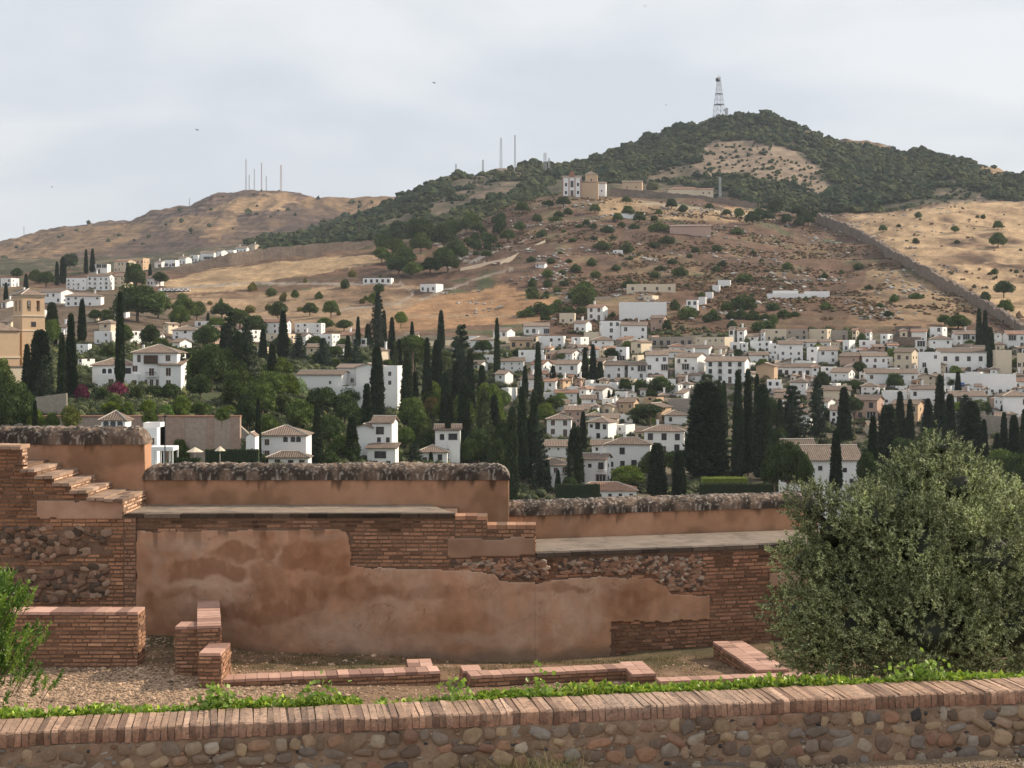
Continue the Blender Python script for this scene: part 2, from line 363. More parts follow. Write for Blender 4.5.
# ================================================================== FOREGROUND RUINS
m_brick = mat('old_brick', attr=True, noise=.22, nscale=18, noise2=.12, n2scale=2.2, bump=.008, bscale=60, rough=.92)
m_mortar = mat('lime_mortar', attr=True, noise=.25, nscale=9, noise2=.15, n2scale=1.5, bump=.012, bscale=35, rough=.95)
m_plaster = mat('ochre_plaster', attr=True, noise=.10, nscale=7, noise2=.10, n2scale=1.1, bump=.006, bscale=30, rough=.93)
m_coping = mat('weathered_coping', attr=True, noise=.35, nscale=26, bump=.02, bscale=30, rough=.95)
m_stone = mat('field_stone', attr=True, noise=.22, nscale=22, bump=.01, bscale=40, rough=.85)
m_tile = mat('clay_paving', attr=True, noise=.16, nscale=14, noise2=.12, n2scale=2, bump=.004, bscale=60, rough=.9)
m_earth = mat('terrace_earth', attr=True, noise=.3, nscale=9, noise2=.25, n2scale=1.2, bump=.03, bscale=18, rough=.97)
BR = c3(.335, .18, .108)
def brick_cols(n, base=BR, var=.28):
    v = rng.normal(1, var * .6, (n, 1)).clip(.4, 1.7); c = base * v
    t = rng.random((n, 1)); c = np.where(t < .12, c * c3(.62, .6, .62), c); c = np.where(t > .88, c * c3(1.25, 1.3, 1.35), c)
    return c
class Fr:
    """a vertical wall face: origin, direction along it, outward normal"""
    def __init__(s, O, d): s.O = np.array(O, float); d = np.array(d, float); s.d = d / np.hypot(*d); s.n = np.array([s.d[1], -s.d[0]])
    def u(s, px): k = (px - 512) / FP; return (k * s.O[1] - s.O[0]) / (s.d[0] - k * s.d[1])
    def Y(s, u): return s.O[1] + u * s.d[1]
    def z(s, px, py): return -(py - H0) / FP * s.Y(s.u(px))
    def uz(s, px, py): return s.u(px), s.z(px, py)
    def pt(s, u, o=0.0): return s.O + np.multiply.outer(u, s.d) + np.multiply.outer(np.broadcast_to(o, np.shape(u)), s.n)
    def w(s, u, o, z): p = s.pt(np.asarray(u, float), np.asarray(o, float)); return np.stack([p[..., 0], p[..., 1], np.broadcast_to(z, np.shape(u))], -1)
def boxes_on(b, f, u, z, hu, hz, o0, o1, C, tilt=None):
    """boxes with centre (u,z), half sizes, standing from o0 to o1 off the face"""
    k = len(u); V = np.zeros((k, 8, 3)); t = np.zeros(k) if tilt is None else tilt
    for i, (a, bb, c) in enumerate(BOXV):
        uu = u + a * hu; zz = z + c * hz + a * hu * t; oo = np.where(bb < 0, o1, o0)
        V[:, i] = f.w(uu, oo, zz)
    return b.many(BOXV, BOXF, V, C)
def brick_face(b, f, u0, u1, z0, z1, keep=None, course=.060, blen=.20, out=.013, base=BR, colf=None, var=.20, ragged=0.0):
    us, zs, hs = [], [], []
    n = max(1, int(round((z1 - z0) / course))); course = (z1 - z0) / n
    for k in range(n):
        z = z0 + (k + .5) * course; u = u0 - rng.random() * blen
        while u < u1:
            L = blen * rng.uniform(.85, 1.08) if rng.random() < .65 else blen * .52
            a, c = max(u, u0 + (rng.random() * ragged)), min(u + L, u1 - rng.random() * ragged)
            if c - a > .03: us.append((a + c) / 2); zs.append(z); hs.append((c - a) / 2 - .007)
            u += L
    us, zs, hs = map(np.array, (us, zs, hs))
    if keep is not None:
        m = keep(us, zs); us, zs, hs = us[m], zs[m], hs[m]
    if len(us) == 0: return
    k = len(us); C = brick_cols(k, base, var) * (1 + .38*fbm(us*1.6, zs*2.6, 0, 66, 4))[:, None]
    if colf is not None: C = C * colf(us, zs)
    o1 = out + rng.uniform(-.011, .009, k)
    boxes_on(b, f, us, zs + rng.normal(0, .002, k), hs, np.full(k, course / 2 - .0115) * rng.uniform(.75, 1.12, k), np.full(k, -.03), o1, C, rng.normal(0, .012, k))
def sheet(b, f, u0, u1, z0, z1, inside=None, cell=.03, out=.03, colf=None, rough=.006, seed=1, uo=0.0):
    """plaster skin on a face: cells kept where inside(u,z) holds"""
    nu, nz = max(1, int((u1-u0)/cell)), max(1, int((z1-z0)/cell))
    U, Z = np.meshgrid(np.linspace(u0, u1, nu+1), np.linspace(z0, z1, nz+1))
    ju = U + .03 * fbm(U*6, Z*6, 0, seed, 3); jz = Z + .03 * fbm(U*6, Z*6, 5, seed+9, 3)
    kv = np.ones(U.shape, bool) if inside is None else inside(ju, jz)
    kc = kv[:-1, :-1] & kv[1:, :-1] & kv[:-1, 1:] & kv[1:, 1:]
    O = out + rough * fbm((U+uo)*3, Z*3, 1, seed+20, 4) + rough * .5 * fbm((U+uo)*14, Z*14, 1, seed+30, 2)
    Vf = f.w(U.ravel(), O.ravel(), Z.ravel()); Vb = f.w(U.ravel(), np.full(U.size, -.02), Z.ravel())
    C = colf(U.ravel() + uo, Z.ravel()) if colf else np.tile(c3(.4, .24, .16), (U.size, 1))
    idx = np.arange(U.size).reshape(U.shape); n = U.size
    a, bb, c, d = idx[:-1, :-1][kc], idx[:-1, 1:][kc], idx[1:, 1:][kc], idx[1:, :-1][kc]
    F = [np.stack([a, bb, c, d], 1)]
    pad = np.pad(kc, 1); S = []
    for (dy, dx), (p, q) in {(-1, 0): ((0, 0), (0, 1)), (1, 0): ((1, 1), (1, 0)), (0, -1): ((1, 0), (0, 0)), (0, 1): ((0, 1), (1, 1))}.items():
        nb = pad[1+dy:1+dy+kc.shape[0], 1+dx:1+dx+kc.shape[1]]; e = kc & ~nb
        ys, xs = np.where(e)
        if len(ys) == 0: continue
        i0 = idx[ys + p[0], xs + p[1]]; i1 = idx[ys + q[0], xs + q[1]]
        S.append(np.stack([i1, i0, i0 + n, i1 + n], 1))
    if S: F.append(np.concatenate(S))
    F = np.concatenate(F); used = np.unique(F); mp_ = np.full(2*n, -1); mp_[used] = np.arange(len(used))
    b.add(np.concatenate([Vf, Vb])[used], mp_[F], np.concatenate([C, C])[used])
def stones_at(b, f, u, z, ru, rz, ro, C, o=0.0, sub=2, seed=0):
    V0, F0 = ico(sub); k = len(u); V = V0[None] * np.ones((k, 1, 1))
    off = rng.random((k, 1, 3)) * 50
    d = 1 + .27 * vnoise(V[..., 0]*1.3 + off[..., 0], V[..., 1]*1.3 + off[..., 1], V[..., 2]*1.3 + off[..., 2], seed)
    V = np.sign(V) * np.abs(V) ** .72 * d[..., None]
    a = rng.normal(0, .25, k)[:, None]; x = V[..., 0]*ru[:, None]; y = V[..., 2]*rz[:, None]
    uu = u[:, None] + x*np.cos(a) - y*np.sin(a); zz = z[:, None] + x*np.sin(a) + y*np.cos(a); oo = o - V[..., 1]*ro[:, None]
    W = f.w(uu.ravel(), oo.ravel(), zz.ravel()).reshape(k, -1, 3)
    b.many(V0, F0, W, C)
def plas_col(base=c3(.45, .24, .14), dark=.58, seed=40, drip=None):
    def g(u, z):
        n = fbm(u*.9, z*1.2, 3, seed, 4); n2 = fbm(u*3, z*3, 3, seed+5, 3); pale_ = fbm(u*1.4, z*.7, 9, seed+8, 3)
        c = base[None] * (1 + .10*n2)[:, None]
        t = np.clip((n + .5*n2*.6 - .02) * 5, 0, 1)[:, None] * (1 - dark); c = c * (1 - t * c3(1.0, 1.02, 1.12))
        t = np.clip((pale_ - .15) * 3, 0, 1)[:, None]; c = c + t * c3(.06, .05, .04)
        if drip is not None:
            zt, ln = drip; dl = ln * (.7 + 1.5*vnoise(u*6, 0, 0, seed+2) + .9*vnoise(u*21, 0, 0, seed+3)); t = np.clip((z - (zt - dl)) / .10, 0, 1)[:, None] * (.75 + .5*vnoise(u*13, z*3, 0, seed+6))[:, None]
            c = c * (1 - .62 * t)
        return c
    return g
STAIN = c3(.10, .075, .06)

f_main = Fr((0, 23.0), (1, 0)); f_right = Fr((.353, 23.0), (4.0, 1.1)); f_left = Fr((0, 22.96), (1, 0))
def brick_weather(zt):
    def g(u, z):
        t = np.clip((z - (zt - .28 + .18 * vnoise(u*2.3, 0, 0, 4) + .1*vnoise(u*9, 0, 0, 5))) / .1, 0, 1)[:, None]
        return (1 + .35*fbm(u*.7, z*1.4, 0, 60, 3))[:, None] * (1 - .62 * t)
    return g
# ---- the long rampart wall --------------------------------------------------
zw1, zw2 = -2.584, -3.19
Xl, Xs1, Xs2, Xr = px2X(126, 23), px2X(460, 23), px2X(487, 23), .353
z_s1, z_s2 = py2Z(516, 23), py2Z(525, 23)
fr_end = f_right.u(1180)
pe = f_right.pt(np.array([fr_end]))[0]
WT = thing('rampart_wall', 'long ochre plastered rampart wall of brick with a paved walkway along its top', 'rampart wall', (0, 23, -5), pos=(420, 590))
def rel(b_): 
    return b_
def part(b_, name, m_, par, smooth=False):
    o = b_.obj(name, m_, par, smooth); o.matrix_parent_inverse = Matrix.Translation(-par.location) if par.rotation_euler.z == 0 else par.matrix_basis.inverted()
    return o
b = B(); mc = c3(.19, .12, .08)
b.lim(Xl, px2X(455, 23), 23, 24.29, -5.6, zw1 - .03, mc)
b.lim(px2X(455, 23)+.001, Xs2, 23, 23.4, -5.6, z_s1, mc); b.lim(Xs2 + .001, Xr - .001, 23, 23.4, -5.6, z_s2, mc)
nrm = f_right.n
q0 = f_right.pt(np.array([0.]))[0]; dq = -nrm * 1.62
b.poly([tuple(q0), tuple(pe), tuple(pe + dq), tuple(q0 + dq)], -5.6, zw2 - .03, mc)
b.lim(Xr + .001, Xr + .05, 23.05, 23.4, zw2, z_s2 - .01, mc) if False else None
part(b, 'masonry', m_mortar, WT)
P1 = [(136, 531), (200, 530), (340, 528), (347, 532), (351, 541), (352, 566), (400, 568), (446, 569), (470, 571), (495, 573), (500, 580), (540, 583), (700, 583), (700, 740), (136, 740)]
P1u = [f_main.uz(*p) for p in P1]
PA = [f_main.uz(*p) for p in [(447, 538), (537, 537), (537, 556), (447, 559)]]
PR = [(500, 583), (535, 582.5), (565, 579), (600, 576), (612, 577), (650, 577), (657, 582), (665, 586), (669, 593), (680, 594), (709, 596), (710, 620), (660, 622), (611, 622), (609, 740), (500, 740)]
PRu = [f_right.uz(*p) for p in PR]; PB = [f_right.uz(*p) for p in [(769, 572), (812, 568), (812, 586), (769, 588)]]
rub = [f_right.uz(*p) for p in [(560, 560), (700, 556), (708, 590), (672, 590), (655, 573), (560, 573)]]
rubm = [f_main.uz(*p) for p in [(450, 561), (545, 559), (545, 580), (500, 577), (494, 570), (450, 567)]]
b = B()
km = lambda u, z: ~inpoly(u, z, P1u) & ~inpoly(u, z, PA) & ~inpoly(u, z, rubm)
brick_face(b, f_main, Xl, px2X(455, 23), -5.2, zw1 - .1, km, colf=brick_weather(zw1))
brick_face(b, f_main, px2X(455, 23), Xs2, -4.2, z_s1 - .07, km); brick_face(b, f_main, Xs2, Xr, -4.2, z_s2 - .07, km)
brick_face(b, f_right, 0, fr_end, -5.2, zw2 - .1, lambda u, z: ~inpoly(u, z, PRu) & ~inpoly(u, z, PB) & ~inpoly(u, z, rub), colf=brick_weather(zw2), base=BR*c3(.92, .86, .86))
# cap courses: bricks laid across the edge
def cap_course(b, f, u0, u1, zt, depth, h=.06, base=BR*1.1, over=.035, bw=.15, colf=None, var=.25):
    n = max(1, int((u1-u0)/bw)); bw = (u1-u0)/n; u = u0 + (np.arange(n)+.5)*bw
    C = brick_cols(n, base, var)
    if colf is not None: C = C*colf(u)
    boxes_on(b, f, u, np.full(n, zt - h/2) + rng.normal(0, .002, n), np.full(n, bw/2-.004), np.full(n, h/2), np.full(n, -depth), over + rng.normal(0, .005, n), C, rng.normal(0, .008, n))
dk = lambda u: (.42 + .3*np.clip(vnoise(u*2, 0, 0, 6), -1, 1))[:, None] * np.ones(3)
cap_course(b, f_main, Xl, px2X(455, 23), zw1 - .002, .12, colf=dk, bw=.28, base=c3(.24, .17, .12))
cap_course(b, f_main, px2X(455, 23), Xs2, z_s1, .38, base=BR*1.2, bw=.14, over=.012); cap_course(b, f_main, Xs2, Xr + .02, z_s2, .38, base=BR*1.2, bw=.14, over=.012)
cap_course(b, f_right, .02, fr_end, zw2 - .002, .12, colf=dk, bw=.28, base=c3(.24, .18, .14))
fe = Fr((Xr, 23.0), (0, 1)); brick_face(b, fe, 0, .4, zw2, z_s2 - .06)
part(b, 'brickwork', m_brick, WT)
b = B()
def old_plaster(u, z):
    """weathering of the big plaster face: damp blotches, run-off streaks and dusty foot"""
    Y = np.where(u < .353, 23.0, 23.0 + (u - .353) * .265); x = np.where(u < .353, u, .353 + (u - .353) * .964); px = 512 + x / Y * FP; py = H0 - z / Y * FP
    px = px + 17*fbm(u*2.6, z*2.6, 0, 501, 6); py = py + 12*fbm(u*2.6, z*2.6, 0, 502, 6); n9 = fbm(u*9, z*5, 0, 503, 4)
    n = fbm(u*1.1, z*1.6, 3, 510, 4); n2 = fbm(u*5, z*5, 3, 515, 4); st = fbm(u*7, z*.6, 2, 518, 4)
    c = c3(.44, .245, .15)[None] * (1 + .20*n2 + .16*st)[:, None]
    c = lerp(c, c3(.52, .345, .24), (n*2.2 + n9*.8 + .1)[:, None] * .7); c = lerp(c, c3(.30, .15, .08), (-n*2.2 + n9*.8 - .1)[:, None] * .55); ck = np.abs(fbm(u*1.7, z*1.7, 0, 530, 4)); c = c*(1 - .35*np.clip(1 - ck/.012, 0, 1)*(n > 0))[:, None]
    d = np.zeros(len(u))
    for cx, cy, rx, ry_, a in ((196, 568, 38, 12, 1), (238, 552, 24, 9, 1), (225, 572, 20, 8, .7), (263, 548, 9, 18, .8), (298, 556, 22, 15, 1), (330, 566, 40, 9, .7), (165, 592, 26, 8, .6), (250, 612, 40, 12, .75), (205, 596, 22, 7, .7), (350, 590, 60, 10, .5), (300, 600, 30, 14, .6), (150, 600, 14, 10, .6), (430, 590, 60, 8, .4), (260, 590, 12, 24, .5), (550, 588, 40, 4, .5), (625, 605, 30, 10, .4), (640, 596, 24, 8, .4), (505, 640, 60, 8, -.3), (420, 640, 90, 10, -.35), (250, 640, 60, 8, -.3), (180, 540, 40, 7, -.5), (320, 540, 30, 6, -.4), (160, 575, 12, 30, -.4)):
        d = d + a*np.clip(2.6 - 2.2*np.hypot((px-cx)/rx, (py-cy)/ry_), 0, 1)
    c = lerp(c, c3(.25, .115, .058), (np.clip(d*(1 + 1.3*n9), 0, 1)*.72)[:, None]); c = lerp(c, c3(.46, .32, .235), (np.clip(-d, 0, 1)*.8)[:, None])
    run = np.clip(1 - (py - (530 + 6*vnoise(u*9, 0, 0, 6)))/(10 + 22*np.clip(vnoise(u*5, 0, 0, 8), 0, 1)), 0, 1) * (px < 460) * (vnoise(u*11, 0, 0, 9) > -.1); c = c*(1 - .42*run[:, None])
    foot = np.clip((z - (-4.62)) / -.14 + .5*vnoise(u*4, 0, 0, 7), 0, 1)[:, None]; c = lerp(c, c3(.20, .145, .105), foot*.7)
    return np.clip(c, .02, .7)
pc = old_plaster
sheet(b, f_main, px2X(134, 23), Xr, -5.1, zw1 - .15, lambda u, z: inpoly(u, z, P1u), .018, .035, pc, .008, seed=3)
pc2 = plas_col(c3(.40, .22, .135), seed=70)
sheet(b, f_right, -.0097, f_right.u(712), -5.2, zw2 - .1, lambda u, z: inpoly(u, z, PRu), .018, .035, pc, .008, seed=3, uo=.353)
pc3 = plas_col(c3(.34, .205, .135), .8, seed=90)
sheet(b, f_main, px2X(446, 23), Xr, -4, z_s2, lambda u, z: inpoly(u, z, PA), .025, .03, pc3, .003, 5)
sheet(b, f_right, f_right.u(765), f_right.u(814), -4.6, -3.2, lambda u, z: inpoly(u, z, PB), .025, .03, pc3, .003, 6)
part(b, 'plaster', m_plaster, WT, True)
for f, pg, nn in ((f_right, rub, 420), (f_main, rubm, 130)):
    b = B()
    a = np.array(pg); u = rng.uniform(a[:, 0].min(), a[:, 0].max(), nn*3); z = rng.uniform(a[:, 1].min(), a[:, 1].max(), nn*3)
    m = inpoly(u, z, pg); u, z = u[m][:nn], z[m][:nn]; k = len(u)
    ct = rng.random((k, 1)); C = np.where(ct < .3, c3(.12, .08, .06), np.where(ct < .8, c3(.30, .17, .11), c3(.38, .29, .22))) * rng.uniform(.7, 1.3, (k, 1))
    stones_at(b, f, u, z, rng.uniform(.03, .085, k), rng.uniform(.02, .045, k), np.full(k, .03), C, .0, 2)
    part(b, 'rubble_infill', m_stone, WT)
b = B(); wc = c3(.27, .21, .16)
V = [(Xl, 23.13, zw1), (px2X(454, 23), 23.13, zw1), (px2X(447, 23.4), 23.4, zw1), (px2X(431, 24.28), 24.28, zw1), (Xl, 24.28, zw1)]
b.poly([(x, y) for x, y, _ in V], zw1 - .05, zw1, wc)
q = [f_right.pt(np.array([.02]), -.125)[0], f_right.pt(np.array([fr_end - .02]), -.125)[0], f_right.pt(np.array([fr_end - .02]), -1.6)[0], f_right.pt(np.array([.02]), -1.6)[0]]
b.poly([tuple(p) for p in q], zw2 - .05, zw2, c3(.24, .19, .15))
part(b, 'walkway_paving', mat('walkway_screed', attr=True, noise=.22, nscale=6, noise2=.15, n2scale=1.2, bump=.01, bscale=25, rough=.95, stain=(2.5, .5, (.12, .10, .08), .6)), WT)

# ---- parapets ---------------------------------------------------------------
def coping(b, f, u0, u1, zt, o0, o1, h, seed, endround=True):
    """rough rounded lichen-covered capping running along a face frame from offset o0 (front) to o1 (back)"""
    nu = int((u1-u0)/.018); nv = 44; W = (o0 - o1) / 2; oc = (o0 + o1) / 2
    U, T = np.meshgrid(np.linspace(u0, u1, nu), np.linspace(0, math.pi, nv)); 
    ex = .55; so_ = np.sign(np.cos(T)) * np.abs(np.cos(T)) ** ex; sz = np.abs(np.sin(T)) ** ex
    endf = np.sqrt(np.clip(1 - np.clip(1 - np.minimum(U - u0, u1 - U) / .22, 0, 1) ** 2, 0.02, 1)) if endround else 1
    d = 1 + .07 * fbm(U*3, T*.6, 0, seed, 3) + .16 * fbm(U*17, T*3.3, 0, seed+3, 4)
    O = oc + so_ * W * (.9 + .1 * d); Z = zt - h + h * sz * d * endf * .98 - .02 * (sz < .05)
    n = fbm(U*5, T*1.0, 0, seed+5, 6); n2 = .75*vnoise(U*42, T*8, 4, seed+6) + .3*fbm(U*9, T*1.8, 2, seed+7, 3)
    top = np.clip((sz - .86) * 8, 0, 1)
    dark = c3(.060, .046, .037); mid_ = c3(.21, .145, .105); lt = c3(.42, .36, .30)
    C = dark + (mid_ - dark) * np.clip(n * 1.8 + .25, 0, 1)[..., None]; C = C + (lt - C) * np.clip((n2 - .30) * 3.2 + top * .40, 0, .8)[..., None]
    V = f.w(U.ravel(), O.ravel(), Z.ravel()); ix = np.arange(nu*nv).reshape(nv, nu)
    F = np.stack([ix[:-1, :-1].ravel(), ix[:-1, 1:].ravel(), ix[1:, 1:].ravel(), ix[1:, :-1].ravel()], 1)
    b.add(V, [F, np.array([list(ix[:, 0])]), np.array([list(ix[::-1, -1])])], C.reshape(-1, 3))
def parapet(look, f, u0, u1, ztop, zbot, ch, th, seed, pos, ends=(False, True), pcol=c3(.43, .235, .14)):
    a = f.pt(np.array([(u0+u1)/2]))[0]; t = thing('parapet_wall', look, 'parapet', (a[0], a[1], zbot), pos=pos)
    zc = ztop - ch; b = B()
    p = [f.pt(np.array([u]), -o)[0] for u, o in ((u0, 0), (u1, 0), (u1, th), (u0, th))]
    b.poly([tuple(x) for x in p], zbot, zc + .03, c3(.30, .18, .12)); part(b, 'core', m_mortar, t)
    b = B(); g = plas_col(pcol, .68, seed*7, drip=(zc + .02, .10)); sheet(b, f, u0, u1, zbot, zc + .02, None, .035, .02, g, .008, seed)
    pe_ = f.pt(np.array([u1]))[0]; fe_ = Fr(pe_, -f.n)
    if ends[1]: sheet(b, fe_, -.018, th, zbot, zc + .02, None, .035, .015, plas_col(pcol * 1.05, .8, seed), .006, seed + 1)
    part(b, 'plaster', m_plaster, t, True)
    b = B(); coping(b, f, u0 - .02, u1 + .03, ztop, .05, -th - .04, ch, seed); part(b, 'coping', m_coping, t, True)
    return t
f_par = Fr((0, 24.3), (1, 0))
parapet('tall ochre parapet behind the brick steps, capped with dark weathered rubble', f_par, px2X(-70, 24.3), px2X(144, 24.3), -1.33, -4.0, .26, .42, 21, (70, 460))
parapet('long straight ochre parapet with rounded weathered capping behind the upper walkway', f_par, px2X(144, 24.3) + .0, px2X(508, 24.3), -1.93, -4.2, .235, .45, 31, (330, 480))
f_par3 = Fr((-.45, 24.62 - .275*.45), (4.0, 1.1))
parapet('lower ochre parapet with lichen capping behind the right-hand walkway', f_par3, 0, f_par3.u(817), -2.575, -4.5, .21, .5, 41, (660, 515))

# ---- brick stair block on the left -----------------------------------------
ST = thing('brick_staircase', 'flight of worn brick steps descending along the tall parapet', 'staircase', (px2X(60, 22.96), 22.96, -5), pos=(70, 500))
prof = [(-90, 22, 446), (22, 36, 469), (36, 54, 475.5), (54, 71, 482.5), (71, 88, 490), (88, 106, 497), (106, 124, 498.5)]
core, tread, face = B(), B(), B()
for i, (a, c, y) in enumerate(prof):
    x0, x1, z = px2X(a, 22.96), px2X(c, 22.96), py2Z(y, 22.96)
    yb = 24.28 if i else 23.2
    core.lim(x0 + .0005, x1 - .0005, 22.96, yb, -5.6, z - .045, mc)
    nxt = py2Z(prof[i+1][2], 22.96) if i < 6 else zw1
    n = max(2, int((x1 - x0 + .02) / .145))
    # tread bricks darker, riser faces painted paler as if sunlit
    nb = max(1, int((yb - 22.96) / .3)); tread = B()
    for k in range(nb):
        for j in range(n):
            cx = x0 + (j + .5) * (x1 - x0 + .015) / n; cy = 22.84 + (k + .5) * (yb - 22.84) / nb
            tread.box((cx, cy, z - .02 + rng.normal(0, .002)), ((x1 - x0) / n / 2 - .003, (yb - 22.84) / nb / 2 - .004, .024), 0, brick_cols(1, c3(.33, .225, .16), .2)[0])
    if i: part(tread, 'step', m_tile, ST)
    else: part(tread, 'pillar_capping', m_tile, ST)
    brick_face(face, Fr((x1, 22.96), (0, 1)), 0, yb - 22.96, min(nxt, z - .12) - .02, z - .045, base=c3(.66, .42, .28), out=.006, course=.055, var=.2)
if True:
    core.lim(px2X(-90, 22.96), px2X(22, 22.96) , 23.2, 24.28, -5.6, py2Z(466, 22.96), mc)
PL = [f_left.uz(*p) for p in [(36, 500), (124, 500), (124, 519.5), (60, 520), (36, 519)]]
R1 = [f_left.uz(*p) for p in [(0, 528), (40, 526), (108, 528), (106, 552), (60, 562), (0, 560)]]
R2 = [f_left.uz(*p) for p in [(2, 568), (106, 566), (108, 597), (50, 600), (4, 601)]]
def kl(u, z):
    px = 512 + u / 22.96 * FP; top = np.interp(px, [p[0] for p in prof] + [124.1], [py2Z(p[2], 22.96) for p in prof] + [-9])
    tt = np.full(len(u), -9.0)
    for a, c, y in prof: tt = np.where((px >= a) & (px < c), py2Z(y, 22.96) - .05, tt)
    return (z < tt) & ~inpoly(u, z, PL) & ~inpoly(u, z, R1) & ~inpoly(u, z, R2)
brick_face(face, f_left, px2X(-90, 22.96), px2X(124, 22.96), -5.0, py2Z(446, 22.96) - .03, kl, colf=lambda u, z: (.95 + .3*fbm(u*.8, z, 0, 63, 3))[:, None], base=BR * c3(1, .93, .85))
brick_face(face, f_left, px2X(124, 22.96), px2X(136, 22.96), -5.0, zw1 - .07, None)
core.lim(px2X(124, 22.96) + .001, px2X(136, 22.96), 22.96, 22.998, -5.6, zw1 - .05, mc)
cap_course(face, f_left, px2X(-90, 22.96), px2X(22, 22.96) + .01, py2Z(446, 22.96) + .015, .36, h=.055, base=c3(.46, .29, .19))
part(core, 'masonry', m_mortar, ST); part(face, 'brickwork', m_brick, ST)
b = B(); sheet(b, f_left, px2X(34, 22.96), px2X(124, 22.96), -3, -2.2, lambda u, z: inpoly(u, z, PL), .025, .025, plas_col(c3(.38, .22, .145), .75, 99), .003, 7); part(b, 'plaster', m_plaster, ST, True)
for pg, nn in ((R1, 70), (R2, 75)):
    b = B()
    a = np.array(pg); u0, u1, z0, z1 = a[:, 0].min(), a[:, 0].max(), a[:, 1].min(), a[:, 1].max()
    pts = []
    while len(pts) < nn:
        u, z = rng.uniform(u0, u1), rng.uniform(z0, z1)
        if inpoly(u, z, pg): pts.append((u, z))
    pts = np.array(pts); k = len(pts); ct = rng.random((k, 1))
    C = np.where(ct < .35, c3(.10, .07, .05), np.where(ct < .8, c3(.22, .13, .085), c3(.34, .23, .16))) * rng.uniform(.7, 1.3, (k, 1))
    stones_at(b, f_left, pts[:, 0], pts[:, 1], rng.uniform(.04, .11, k), rng.uniform(.03, .07, k), np.full(k, .04), C, .0, 2)
    brick_face(b, f_left, u0, u1, z0, z1, lambda u, z: inpoly(u, z, pg) & (rng.random(len(u)) < .45), blen=.2, base=BR*.8, out=.006)
    part(b, 'rubble_infill', m_stone, ST)

# ---- low excavated brick walls ---------------------------------------------
def zg(x, y):
    back = np.interp(x, [-9, -5.2, -3.9, -2, 0, 2.8, 6], [-4.43, -4.45, -4.70, -4.76, -4.86, -4.78, -4.7])
    front = np.interp(x, [-9, -4, -1, 1, 3], [-4.60, -4.62, -4.70, -4.68, -4.64])
    t = np.clip((y - 20.4) / 2.6, 0, 1); return front + (back - front) * t
def low_block(core, bricks, tiles, A, Bp, W, zt, zb=-5.1, tile=(.50, .30, .225)):
    """a straight brick bench from A to Bp (its front edge), width W behind it"""
    A, Bp = np.array(A, float), np.array(Bp, float); f = Fr(A, Bp - A); L = np.hypot(*(Bp - A))
    P4 = [f.pt(np.array([u]), -o)[0] for u, o in ((0, 0), (L, 0), (L, W), (0, W))]
    core.poly([tuple(p) for p in P4], zb, zt - .035, mc)
    brick_face(bricks, f, 0, L, zb, zt - .04, course=.055, base=BR * 1.05)
    brick_face(bricks, Fr(P4[1], -f.n), 0, W, zb, zt - .04, course=.055, ragged=.02); brick_face(bricks, Fr(P4[3], f.n), 0, W, zb, zt - .04, course=.055); brick_face(bricks, Fr(P4[2], -f.d), 0, L, zb, zt - .04, course=.055)
    nu = max(1, int(L / .15)); nv = max(1, int(round(W / .3)))
    for v in range(nv):
        u = (np.arange(nu) + .5) * L / nu; k = nu; o = -(v + .5) * W / nv
        boxes_on(tiles, f, u, zt - .018 + rng.normal(0, .0018, k), np.full(k, L/nu/2 - .003), np.full(k, .02), np.full(k, o - W/nv/2 + .003 - (.012 if v == nv-1 else 0)), np.full(k, o + W/nv/2 - .003 + (.012 if v == 0 else 0)), brick_cols(k, c3(*tile), .16), rng.normal(0, .004, k))
def low_wall(look, segs, pos):
    p = segs[0][0]; t = thing('low_brick_wall', look, 'low wall', (p[0], p[1], -4.7), group='excavated brick wall footings', pos=pos)
    for sg in segs:
        core, br, ti = B(), B(), B(); low_block(core, br, ti, *sg)
        part(core, 'masonry', m_mortar, t); part(br, 'brickwork', m_brick, t); part(ti, 'coping', m_tile, t)
def q(px, Y): return (px2X(px, Y), Y)
low_wall('chest-high brick wall stub ending in a ragged edge below the staircase', [(q(-60, 21.2), q(138, 21.2), .4, -3.775)], (70, 640))
low_wall('stepped brick pier with an arm running back to the plaster wall', [((-4.215, 20.2), (-3.92, 20.2), .68, -4.15), ((-4.36, 20.9), (-4.05, 20.9 + .0), .30, -3.905), ((-4.69, 20.92), (-4.37, 20.92), .34, -3.93), ((-4.05 - .01, 21.21), (-4.50, 22.95), -.31 + .62, -3.905)][:3], (205, 645)) if False else None
t = None
def pier():
    t = thing('low_brick_wall', 'stepped brick pier with an arm running back to the plaster wall', 'low wall', (-4.2, 20.2, -4.7), group='excavated brick wall footings', pos=(205, 645))
    for sg in (((-4.215, 20.2), (-3.92, 20.2), .68, -4.15), ((-4.70, 20.93), (-4.372, 20.93), .36, -3.93), ((-4.06, 20.89), (-4.49, 22.97), .31, -3.905)):
        core, br, ti = B(), B(), B(); low_block(core, br, ti, *sg)
        part(core, 'masonry', m_mortar, t); part(br, 'brickwork', m_brick, t); part(ti, 'coping', m_tile, t)
pier()
low_wall('long low brick footing with a short return at its right end, left of the gap', [(q(222, 20.3), q(440, 20.85), .31, -4.53), (q(408, 21.12), q(433, 21.16), .5, -4.532)], (330, 676))
low_wall('low brick footing with a return at both ends, right of the gap', [(q(471, 20.62), q(628, 21.13), .30, -4.55), (q(463, 20.95), q(482, 20.99), .35, -4.552), (q(632, 20.75), q(656, 20.80), .8, -4.553)], (560, 672))
low_wall('brick footing running straight towards the viewer beside the olive tree', [((3.08, 22.95), (3.44, 20.9), .44, -4.55)] , (745, 655)) if False else None
t = thing('low_brick_wall', 'brick footing running towards the viewer beside the olive tree', 'low wall', (3.2, 22, -4.7), group='excavated brick wall footings', pos=(745, 655))
